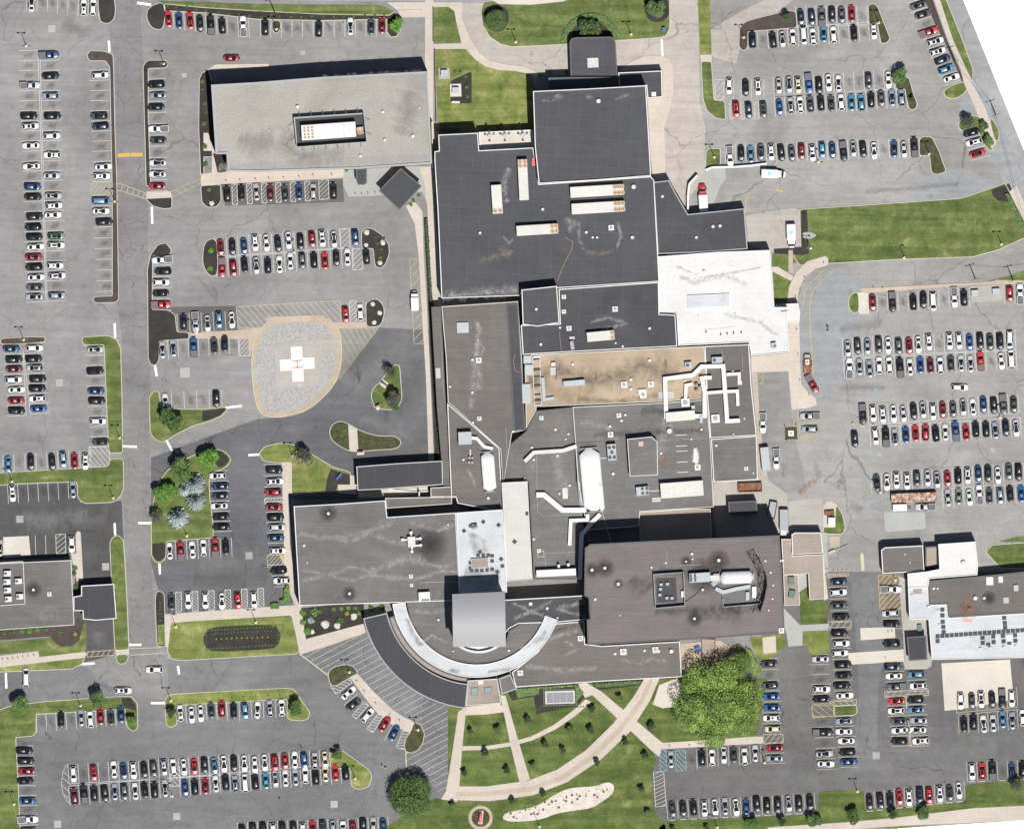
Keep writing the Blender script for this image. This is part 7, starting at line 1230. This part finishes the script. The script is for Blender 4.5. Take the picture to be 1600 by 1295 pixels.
# ================================================================ street furniture and small things
def lamp(x, y, where, h=9.0, base='yellow', heads=2, ang=0):
    p = P(x, y); r = empty('lamp_post', (p.x, p.y, .12), ang, 'tall lamp post '+where, 'lamp post', 'car park lamp posts')
    MB().cyl(0, 0, -.3, .75, .36, .34, 14).obj('footing', FOOT if base == 'yellow' else M['concrete3'], r); MB().cyl(0, 0, .7, h, .11, .07, 8).obj('pole', M['dark'], r)
    for s in ((1, -1) if heads == 2 else (1,)): m = MB(); m.box(.1*s if s > 0 else -1.15, 1.15 if s > 0 else -.1, -.06, .06, h-.1, h); m.box(.55 if s > 0 else -1.15, 1.15 if s > 0 else -.55, -.2, .2, h-.14, h+.02); m.obj('lamp_head', M['dark'], r)
FOOT = plain('footing_yellow', (.62, .58, .30), .8)
for q in [(41, 72, 'at the top of the far left double row'), (256, 100, 'on the mulch nose right of the access road, top'), (179, 315, 'by the crosswalk of the access road'), (37, 531, 'on the flat mulch strip at the left edge'), (187, 684, 'on the curved lawn strip left of the access road'), (19, 752, 'above the white SUV at the left edge'), (177, 778, 'at the lower tip of the left lawn band'),
          (307, 519, 'at the end of the tan walk, left of the helipad'), (460, 394, 'in the island row above the helipad'), (432, 46, 'in the small round bed of the top row'), (457, 712, 'on the lawn above the west wing bays'), (292, 837, 'at the foot of the spruce lawn'), (400, 972, 'on the lawn above the oval planter, right'), (275, 979, 'on the lawn above the oval planter, left'),
          (126, 1102, 'in the middle of the two-tree lawn'), (267, 1094, 'at the left end of the long lawn island'), (22, 1256, 'on the lower left lawn'), (269, 1243, 'in the hatched bay of the long lower-left row'), (555, 1216, 'on the wedge lawn by the round tree'), (546, 1050, 'on the upper planted end of the curved tan walk'), (653, 1140, 'on the lower planted end of the curved tan walk'),
          (806, 66, 'on the left part of the north lawn'), (986, 54, 'on the right part of the north lawn'), (1162, 59, 'in the top left mulch island, north-east'), (1373, 36, 'in the curved island right of the top north-east rows'), (1452, 241, 'in the island at the end of the ambulance row'), (1116, 246, 'on the small green square by the retaining wall'), (1279, 253, 'between the ambulance row and the drive'),
          (1267, 388, 'at the left end of the large lawn'), (1413, 403, 'at the lower kerb of the large lawn'), (1565, 382, 'at the lower right of the large lawn'), (1563, 652, 'at the right end of the third east block'), (1376, 769, 'inside the turquoise arc'), (1195, 1191, 'at the lower corner under the huge tree'), (1422, 1143, 'on the centre line of the south-east double file'), (1399, 906, 'in the orange-hatched zone'),
          (1340, 1236, 'at the corner of the lawn notch'), (843, 1298 if False else 1291, 'below the pebble bed'), (1121, 1292, 'on the bottom lawn, right')]:
    lamp(q[0], q[1], q[2], heads=1 if q[2].startswith(('at the lower k', 'on the lawn above the oval planter, left')) else 2)
def bollards(lst, where, mat='dark', h=1.1, r=.11, name='bollard', cat='bollard'):
    for i, (x, y) in enumerate(sorted(lst)):
        p = P(x, y); o = MB().cyl(0, 0, -.2, h, r, r*.9, 10).cyl(0, 0, h, h+.08, r, r*.4, 10).obj(name, M[mat]); o.location = (p.x, p.y, .14); tag(o, '%s %s, %s from left %s' % ({'yellow': 'yellow', 'dark': 'dark'}.get(mat, mat), cat, ORD[i+1], where), cat, cat+'s '+where)
bollards([(4, 1029.5), (12, 1029), (20, 1028), (28, 1027), (36, 1026), (44, 1025), (53, 1023.5)], 'on the walk of the small clinic'); bollards([(1303, 892), (1310, 892), (1316.5, 891.5), (1323.5, 891)], 'at the top of the blue car', 'yellow')
bollards([(1345, 664), (1347, 666), (1349.5, 665), (1333, 662), (1365, 664)], 'around the black pickup of the third east block', 'yellow', r=.16); bollards([(1226, 665.5), (1244, 664), (1246, 686), (1229, 688)], 'around the square gated pad', 'rustd', r=.14)
bollards([(555, 303), (565, 303), (575, 302), (586, 301.5)], 'by the tilted square canopy'); bollards([(1287, 411), (1257, 433), (1243, 464), (1245, 515), (1247, 554), (1250, 594), (1264, 617)], 'along the curved east walk')
bollards([(1388, 987), (1394, 986), (1383.5, 1027), (1292, 889)], 'on the tan strips of the south-east lot'); bollards([(1365+4*i*0, 449.5) for i in (0,)]+[(1379, 450)], 'at the head of the upper east row')
# accessible-parking signs on posts
def signs(lst, where):
    for i, (x, y) in enumerate(sorted(lst)):
        p = P(x, y); r = empty('parking_sign', (p.x, p.y, .14), 0, 'accessible parking sign post, %s from left %s' % (ORD[i+1], where), 'sign', 'parking signs '+where); MB().cyl(0, 0, -.2, 1.9, .04, n=8).obj('post', M['dark'], r); MB().box(-.2, .2, -.02, .02, 1.4, 2.0).obj('sign_panel', M['blue'], r)
signs([(354, 285), (376, 284), (400, 282.5), (421, 281), (444, 280), (468, 278.5), (490, 276), (519, 275)], 'before the gravel-roofed building'); signs([(265, 959), (293, 957), (319, 956), (344.5, 954), (370, 952.5), (397, 950)], 'above the oval planter lawn'); signs([(1047, 1167), (1078, 1166), (1093, 1164)], 'beside the turquoise bays')
signs([(558, 1066), (570, 1082), (588, 1100), (610, 1118), (625, 1127)], 'on the curved tan walk'); signs([(363.5, 1093), (381.5, 1091), (401, 1090.5), (420, 1089), (438.5, 1087.5)], 'on the long lawn island')
# drains
for x, y, s in [(81, 45, 'near the top left corner'), (288, 118, 'beside the gravel-roofed building'), (93, 598, 'in the left aisle'), (289, 582, 'left of the helipad'), (31, 811, 'above the clinic bays'), (165, 885, 'beside the clinic drive'), (90, 1287, 'at the lower left'), (276, 1275, 'below the long lower-left row'), (522, 1256, 'left of the round tree'), (1369, 1180, 'in the south-east lot'), (473, 83, 'in front of the gravel roof shade'), (389, 868, 'between the west wing bays')]:
    p = P(x, y); r = empty('drain_inlet', (p.x, p.y, 0), .03, 'square concrete drain pad with a dark grate '+s, 'drain', 'drain inlets'); w = .95 if x not in (473, 288) else .6
    if x == 289: w = 1.3
    MB().box(-w, w, -w, w, -.2, .06).obj('pad', M['concrete2'], r); m = MB(); g = w*.32; m.box(-g, g, -g, g, .05, .068); m.obj('grate', M['grey'], r)
for x, y, s, w in [(1368, 609, 'left of the white car in the east aisle', 1.7), (1375, 711, 'below the third east block, left', 1.6), (1551, 703, 'below the third east block, right', 1.3)]:
    p = P(x, y); r = empty('drain_inlet', (p.x, p.y, 0), .03, 'sunken square patch with a small cover '+s, 'drain'); MB().box(-w, w, -w, w, -.2, .055).obj('pad', M['asph_smooth'], r); MB().box(-.45, .45, -.45, .45, .05, .07).obj('cover', M['concrete2'], r)
# gated square pad
p = P(1236, 677); r = empty('pump_pad', (p.x, p.y, 0), .04, 'dark square pad with white square centre between bollards', 'utility pad'); MB().box(-1.6, 1.6, -1.6, 1.6, -.1, .3).obj('pad', M['mulch_gn'], r); MB().box(-.75, .75, -.75, .75, .3, .6).obj('white_cover', M['white'], r); MB().box(-.3, .3, -.3, .3, .6, .7).obj('lid', M['grey'], r)
# transformers on the north lawn
for x, y, l, wd in [(694, 115, 'left', 2.0), (712, 142, 'right', 2.2)]:
    p = P(x, y); r = empty('transformer', (p.x, p.y, 0), .03, 'pale green transformer box, %s of two on the north lawn' % l, 'transformer'); MB().box(-1.5, 1.5, -1.6, 1.5 if l == 'left' else 1.8, -.1, .2).obj('pad', M['concrete2' if l == 'left' else 'concrete3'], r); MB().box(-.9, .9, -.8, .9, .2, 1.5).obj('cabinet', M['lgrey'], r); MB().box(-.95, .95, -.85, -.2, 1.5, 1.6).obj('lid', M['lgrey'], r)
sheet('mulch_bed', [(704, 127), (737, 112), (737, 162), (704, 162)], 'mulch', z=.19, r=4)
p = P(712, 160); r = empty('concrete_block', (p.x, p.y, .15), 0, 'low white block below the right transformer', 'block'); MB().box(-1.1, 1.1, -.3, .3, 0, .5).obj('block', M['concrete3'], r); MB().box(-.9, .9, -.15, .15, .5, .6).obj('cap', M['white'], r)
# patio tables in the sunken court
for k, x in enumerate([765, 789, 817]):
    p = P(x, 213-k*.5); r = empty('patio_table', (p.x, p.y, roofz(x, 213)), .2, 'round patio table, %s from left on the cream court' % ORD[k+1], 'table', 'patio tables'); MB().cyl(0, 0, .7, .76, .62, n=18).obj('table_top', M['lgrey'], r); MB().cyl(0, 0, 0, .7, .06, n=8).obj('leg', M['dark'], r)
    for j, (dx, dy) in enumerate([(-1.15, .5), (1.1, .6), (0, -1.2), (-.2, 1.2)]):
        c = empty('patio_chair', (p.x+dx, p.y+dy, roofz(x, 213)), math.atan2(dy, dx), 'dark patio chair at the %s side of the %s round table' % (['left', 'right', 'lower', 'upper'][j], ORD[k+1]), 'chair', 'patio chairs'); MB().box(-.25, .25, -.25, .25, .4, .46).obj('seat', M['dark'], c); MB().box(.2, .26, -.25, .25, .45, .9).obj('backrest', M['dark'], c)
        for sx in (-.2, .2):
            for sy in (-.2, .2): MB().box(sx-.02, sx+.02, sy-.02, sy+.02, 0, .4).obj('leg', M['dark'], c)

# retaining walls of the ambulance drive
def wall_line(pts, wd, h, mat, name, label):
    for i, (a, b) in enumerate(zip(pts, pts[1:])): pass
    c = P(*pts[0]); r = empty(name, (c.x, c.y, 0), 0, label, 'wall')
    for a, b in zip(pts, pts[1:]): w = beam_w(*a, *b, wd); prism('wall_segment', [(x-c.x, y-c.y) for x, y in w], -.3, h, M[mat], r)
wall_line([(1103, 266), (1112, 262), (1150, 261), (1175, 259), (1198, 256)], .55, 1.4, 'white', 'retaining_wall', 'long white-topped retaining wall behind the ambulance row'); wall_line([(1090, 274), (1077, 288), (1075, 306), (1075, 331)], .55, 2.2, 'white', 'retaining_wall', 'bent white retaining wall beside the truck dock')
wall_line([(675, 190), (676, 262)], .3, 3, 'wall', 'retaining_wall', 'narrow wall between the walk and the dark membrane roof'); wall_line([(679, 77), (682, 204), (718, 203)], .12, 1.2, 'dark', 'fence', 'thin dark fence along the left of the north lawn'); wall_line([(677, 12), (677, 66)], .12, 1.2, 'dark', 'fence', 'thin dark fence on the small top lawn')
wall_line([(553, 757), (645, 768), (700, 765)], .2, .6, 'white2', 'low_wall', 'low wall under the long black canopy'); wall_line([(655, 768), (655, 778)], .3, 3, 'white', 'low_wall', 'short white wall right of the recess court')
wall_line([(0, 879), (36, 877), (39, 943), (0, 946)], .2, 4.95, 'white2', 'low_parapet', 'pale low parapet round the white units of the small clinic')
# framed garden pool
def pool():
    c = P(875, 1089); r = empty('garden_pool', (c.x, c.y, .18), .03, 'long glassy pool with pale rim and dark outer frame in the curved garden', 'pool')
    def fr(name, L, Wd, t, z0, z1, mat):
        m = MB()
        for a in ((-L/2, L/2, -Wd/2, -Wd/2+t), (-L/2, L/2, Wd/2-t, Wd/2), (-L/2, -L/2+t, -Wd/2+t, Wd/2-t), (L/2-t, L/2, -Wd/2+t, Wd/2-t)): m.box(*a, z0, z1)
        m.obj(name, M[mat], r)
    fr('outer_frame', 9.1, 4.6, .35, -.1, .5, 'dark'); fr('rim', 8.0, 3.5, .42, -.1, .35, 'concrete3'); MB().box(-3.58, 3.58, -1.33, 1.33, -.1, .15).obj('water_sheet', plain('pool_slab', (.16, .17, .19), .2), r)
    for x in (-1.8, 0, 1.8): MB().box(x-.05, x+.05, -1.33, 1.33, .15, .17).obj('divider', M['lgrey'], r)
pool()
# red statue in its ring
def statue():
    c = P(751, 1277); r = empty('garden_sculpture', (c.x, c.y, .16), math.radians(85), 'pink-red curved slab sculpture standing in the round ring', 'sculpture'); MB().box(-1.7, 1.9, -.6, .5, 0, .2).obj('plinth', M['white2'], r)
    v, f = loft([[(px*s, py*s, z) for px, py in supere(1.5, .45, 16, 2.6)] for s, z in ((1, .2), (1.02, .8), (.9, 1.5), (.6, 1.8))]); mesh_obj('slab', v, f, plain('sculpture_red', (.55, .09, .10), .5), r, True)
    w = arc_pts(751, 1277, 19, 14, 0, 359, 40); p = W(w); o = prism('ring_path', p, -.3, .165, M['tan']); o['kind'] = 'structure'
    island('mulch_gn', [(751+14*math.cos(k*.35), 1277-14*math.sin(k*.35)) for k in range(18)], kerb=None, h=.2, name='ring_bed')
statue()
# pool-side sign, rocks
def rock(x, y, r_, label, z=.16, mat='concrete3'):
    bm = bmesh.new(); bmesh.ops.create_icosphere(bm, subdivisions=2, radius=1); rn = random.Random(int(x*7+y))
    for v in bm.verts: v.co = v.co*(1+rn.uniform(-.22, .22)); v.co.z *= .5
    me = bpy.data.meshes.new('boulder'); bm.to_mesh(me); bm.free(); me.materials.append(M[mat]); o = bpy.data.objects.new('boulder', me); link(o); p = P(x, y); o.location = (p.x, p.y, z+.1); o.scale = (r_*S, r_*S, r_*S*.8); o.rotation_euler = (0, 0, rn.random()*6); tag(o, label, 'boulder', 'landscape boulders')
for x, y, r_, s in [(331, 318, 4, 'pale boulder at the foot of the rounded mulch bed by the hatched row'), (573, 363, 4.5, 'upper boulder in the kidney-shaped island'), (572, 383, 3.5, 'left boulder in the kidney-shaped island'), (598, 379, 4, 'right boulder in the kidney-shaped island'), (594, 411, 4, 'lowest boulder in the kidney-shaped island'), (582, 475, 3.6, 'upper boulder in the D-shaped island'), (593, 489, 3.8, 'middle boulder in the D-shaped island'), (585, 504, 3.4, 'lower boulder in the D-shaped island'),
                    (508, 975, 6, 'left pale boulder in the west wing garden'), (527, 977, 5, 'middle pale boulder in the west wing garden'), (553, 963, 5, 'right pale boulder in the west wing garden'), (488, 987, 3.5, 'small boulder at the lower left of the west wing garden')]: rock(x, y, r_, s)
for i, (x, y, a) in enumerate([(600, 600, -35), (590, 634, 25), (563, 706, 0)]):
    p = P(x, y); r = empty('direction_sign', (p.x, p.y, .14), math.radians(a), ['small dark red sign on the pale square base of the triangular island', 'small dark red sign at the lower tip of the triangular island', 'small dark red sign below the bean-shaped island'][i], 'sign'); MB().box(-.75, .75, -.18, .18, 0, 1.3).obj('sign_panel', plain('sign_red', (.14, .02, .02), .5), r); MB().box(-.85, .85, -.25, .25, -.05, .15).obj('plinth', M['concrete2'], r)
# stop signs, bench, bins
for x, y, s in [(336, 0, ''),]: pass
p = P(530, 744); r = empty('bench', (p.x, p.y, .15), math.radians(50), 'bright blue bench in the mulch by the long black canopy', 'bench'); MB().box(-1.1, 1.1, -.25, .25, .4, .48).obj('seat', M['blue'], r); MB().box(-1.1, 1.1, .2, .27, .5, .95).obj('backrest', M['blue'], r)
for sx in (-.9, .9): MB().box(sx-.05, sx+.05, -.2, .2, 0, .4).obj('leg', M['dark'], r)
p = P(1037, 47); r = empty('marker_box', (p.x, p.y, .15), 0, 'teal box at the right edge of the north lawn', 'utility box'); MB().box(-.4, .4, -.6, .6, 0, 1.1).obj('cabinet', M['blue'], r); MB().box(-.44, .44, -.64, .64, 1.1, 1.16).obj('lid', M['blue'], r)
p = P(1486, 987+25); 
p = P(1437, 981); r = empty('utility_box', (p.x, p.y, .15), .05, 'pale green box above the dark corner canopy', 'utility box'); MB().box(-.55, .55, -.9, .9, 0, 1).obj('cabinet', M['lgrey'], r); MB().box(-.6, .6, -.95, .95, 1, 1.08).obj('lid', M['green'], r)
# utility poles and overhead wires by the street
PO = [(1492, 96, 'beside the north-east street walk'), (1556, 180, 'at the north-east exit'), (1524, 436, 'above the upper east row, left'), (1583, 438, 'above the upper east row, right'), (112 if False else 430, 22, 'beside the top hedge')]
tops = []
for x, y, s in PO:
    p = P(x, y); r = empty('utility_pole', (p.x, p.y, 0), .3, 'wooden utility pole '+s, 'utility pole', 'utility poles'); MB().cyl(0, 0, -.3, 10.5, .17, .12, 10).obj('pole', BARK, r); MB().box(-1.3, 1.3, -.07, .07, 9.8, 9.95).obj('crossarm', BARK, r); tops.append(Vector((p.x, p.y, 9.9)))
    for k in (-1.1, 0, 1.1): MB().cyl(k, 0, 9.95, 10.2, .06, n=8).obj('insulator', M['lgrey'], r)
def wire(a, b, label, sag=.8, r=.03):
    pts = [a+(b-a)*t/10-Vector((0, 0, sag*4*(t/10)*(1-t/10))) for t in range(11)]; m = MB()
    for u, v in zip(pts, pts[1:]): m.bar(u, v, r, n=4)
    tag(m.obj('overhead_wire', M['dark']), label, 'wire')
wire(tops[0], P(1448, -20, 10), 'overhead wire above the top of the north-east street'); wire(tops[0], tops[1], 'overhead wire between the two north-east poles'); wire(tops[1], P(1610, 380, 9.9), 'overhead wire running down from the exit pole'); wire(tops[2], tops[3], 'overhead wire between the two lower east poles'); wire(tops[3], P(1640, 425, 9.9), 'overhead wire leaving the right edge'); wire(tops[4], P(250, -10, 9.9), 'overhead wire above the top hedge, left'); wire(tops[4], P(660, 15, 9.9), 'overhead wire above the top hedge, right')
# barrier arm
p = P(1302, 861); r = empty('barrier_gate', (p.x, p.y, 0), math.radians(22), 'grey barrier arm on the concrete south of the tower annex', 'barrier'); MB().box(-1.3, .5, -.35, .35, 0, .9).obj('housing', M['lgrey'], r); MB().box(.4, 4.4, -.08, .08, .75, .85).obj('arm', M['grey'], r)
# play court things
p = P(1107, 1013); r = empty('play_frame', (p.x, p.y, .15), 0, 'boxed play bed with pinkish ground in the tan court', 'play area'); m = MB()
for a in ((-1.9, 1.9, -2.6, -2.4), (-1.9, 1.9, 2.4, 2.6), (-1.9, -1.7, -2.4, 2.4), (1.7, 1.9, -2.4, 2.4)): m.box(*a, 0, .6)
m.obj('frame', M['rustd'], r); MB().box(-1.7, 1.7, -2.4, 2.4, 0, .15).obj('ground', M['r_taupe'], r)
p = P(1126, 1036); r = empty('blue_slide', (p.x, p.y, .15), .8, 'bright blue play shelter half under the trees', 'play structure'); MB().box(-1, 1, -.9, .9, 1.2, 1.4).obj('roof', M['blue'], r)
for sx in (-.8, .8):
    for sy in (-.7, .7): MB().box(sx-.06, sx+.06, sy-.06, sy+.06, 0, 1.2).obj('post', M['dark'], r)
p = P(1090, 1013); r = empty('picnic_table', (p.x, p.y, .15), .4, 'blue picnic table on the tan court', 'table'); MB().box(-.8, .8, -.4, .4, .7, .76).obj('table_top', M['blue'], r); MB().box(-.8, .8, .6, .85, .4, .45).obj('bench_seat', M['blue'], r); MB().box(-.8, .8, -.85, -.6, .4, .45).obj('bench_seat', M['blue'], r); MB().box(-.1, .1, -.7, .7, 0, .7).obj('leg', M['dark'], r)
# people
SKIN = plain('skin', (.42, .24, .16), .6); HAIR = plain('hair', (.03, .02, .015), .7)
def person(x, y, ang, top, leg, label):
    p = P(x, y); r = empty('person', (p.x, p.y, .02), ang, label, 'person')
    V = {'pelvis': (0, 0, .95), 'chest': (.03, 0, 1.3), 'neck': (.03, 0, 1.5), 'head': (.06, 0, 1.68), 'kl': (.16, .1, .5), 'fl': (.28, .11, .05), 'kr': (-.02, -.1, .5), 'fr': (-.3, -.11, .08), 'sl': (.02, .19, 1.42), 'el': (-.12, .27, 1.15), 'hl': (.02, .28, .92), 'sr': (.02, -.19, 1.42), 'er': (.12, -.27, 1.16), 'hr': (.3, -.26, 1.0), 'tl': (.44, .12, .04), 'tr': (-.16, -.12, .03)}
    E = [('pelvis', 'chest'), ('chest', 'neck'), ('neck', 'head'), ('pelvis', 'kl'), ('kl', 'fl'), ('fl', 'tl'), ('pelvis', 'kr'), ('kr', 'fr'), ('fr', 'tr'), ('chest', 'sl'), ('sl', 'el'), ('el', 'hl'), ('chest', 'sr'), ('sr', 'er'), ('er', 'hr')]
    RR = {'pelvis': .16, 'chest': .17, 'neck': .06, 'head': .11, 'kl': .07, 'kr': .07, 'fl': .05, 'fr': .05, 'sl': .075, 'sr': .075, 'el': .05, 'er': .05, 'hl': .04, 'hr': .04, 'tl': .035, 'tr': .035}
    ks = list(V); me = bpy.data.meshes.new('body'); me.from_pydata([V[k] for k in ks], [(ks.index(a), ks.index(b)) for a, b in E], []); me.update(); o = bpy.data.objects.new('body', me); link(o, r); sk = o.modifiers.new('skin', 'SKIN')
    for i, k in enumerate(ks): me.skin_vertices[0].data[i].radius = (RR[k], RR[k]) if False else (RR[k], RR[k])
    me.skin_vertices[0].data[0].use_root = True; o.modifiers.new('sub', 'SUBSURF').levels = 1; me.materials.append(top)
    def ell(name, c, s, mt): 
        bm = bmesh.new(); bmesh.ops.create_uvsphere(bm, u_segments=12, v_segments=8, radius=1); m2 = bpy.data.meshes.new(name); bm.to_mesh(m2); bm.free(); m2.materials.append(mt); q = bpy.data.objects.new(name, m2); link(q, r); q.location = c; q.scale = s
    ell('head', (.07, 0, 1.69), (.105, .085, .125), SKIN); ell('hair', (.045, 0, 1.73), (.11, .095, .11), HAIR); ell('hand', (.04, .28, .88), (.04, .025, .08), SKIN); ell('hand', (.33, -.26, .97), (.06, .03, .04), SKIN)
    m = MB(); m.bar((0, .09, .96), (.16, .1, .5), .085, n=8); m.bar((.16, .1, .52), (.28, .11, .08), .065, n=8); m.bar((0, -.09, .96), (-.02, -.1, .5), .085, n=8); m.bar((-.02, -.1, .52), (-.28, -.11, .1), .065, n=8); m.obj('trousers', leg, r)
C1, C2, C3, C4 = plain('cloth_white', (.6, .6, .6), .9), plain('cloth_blue', (.03, .05, .12), .9), plain('cloth_dark', (.02, .02, .025), .9), plain('cloth_grey', (.2, .2, .22), .9)
person(597.5, 1196, 2.4, C1, C3, 'person in a white top, left of the pair walking past the round tree'); person(603, 1199.5, 2.2, C1, C2, 'person in a white top, right of the pair walking past the round tree'); person(437, 1248, 1.5, C4, C2, 'lone person in grey crossing the aisle of the lower-left lot')
person(1293, 511, 1.7, C3, C3, 'person in dark clothes, upper of two crossing by the curved east walk'); person(1294, 518, 1.7, C1, C3, 'person in a white top, lower of two crossing by the curved east walk'); person(1189, 261, .2, C3, C3, 'person in dark clothes above the ambulance')
# concrete wheel stops in the south-east rows
wsn = MB()
for nm, x0, y0, x1, y1, hd, tk in ROWS:
    if x0 > 1000 and y0 > 1195:
        n = len(tk.split())
        for i in range(n):
            x = x0+(x1-x0)*i/(n-1); y = y0+(y1-y0)*i/(n-1)+15.5; p = P(x, y); o = MB().box(-.85, .85, -.09, .09, 0, .13).obj('wheel_stop', M['concrete3']); o.location = (p.x, p.y, .03); o.rotation_euler = (0, 0, .06); tag(o, 'pale wheel stop, %s from left, %s' % (ORD[i+1], nm), 'wheel stop', 'wheel stops')
print('CARS', NC, 'OBJECTS', len(bpy.data.objects), 'DUPLABELS', [k for k, v in LABELS.items() if v > 1][:10]) if LABELS else None
print('LONG', sorted({l for l in LABELS if len(l.replace('-', ' ').split()) > 16})[:0], len([l for l in LABELS if len(l.split()) > 16]), len(LABELS))
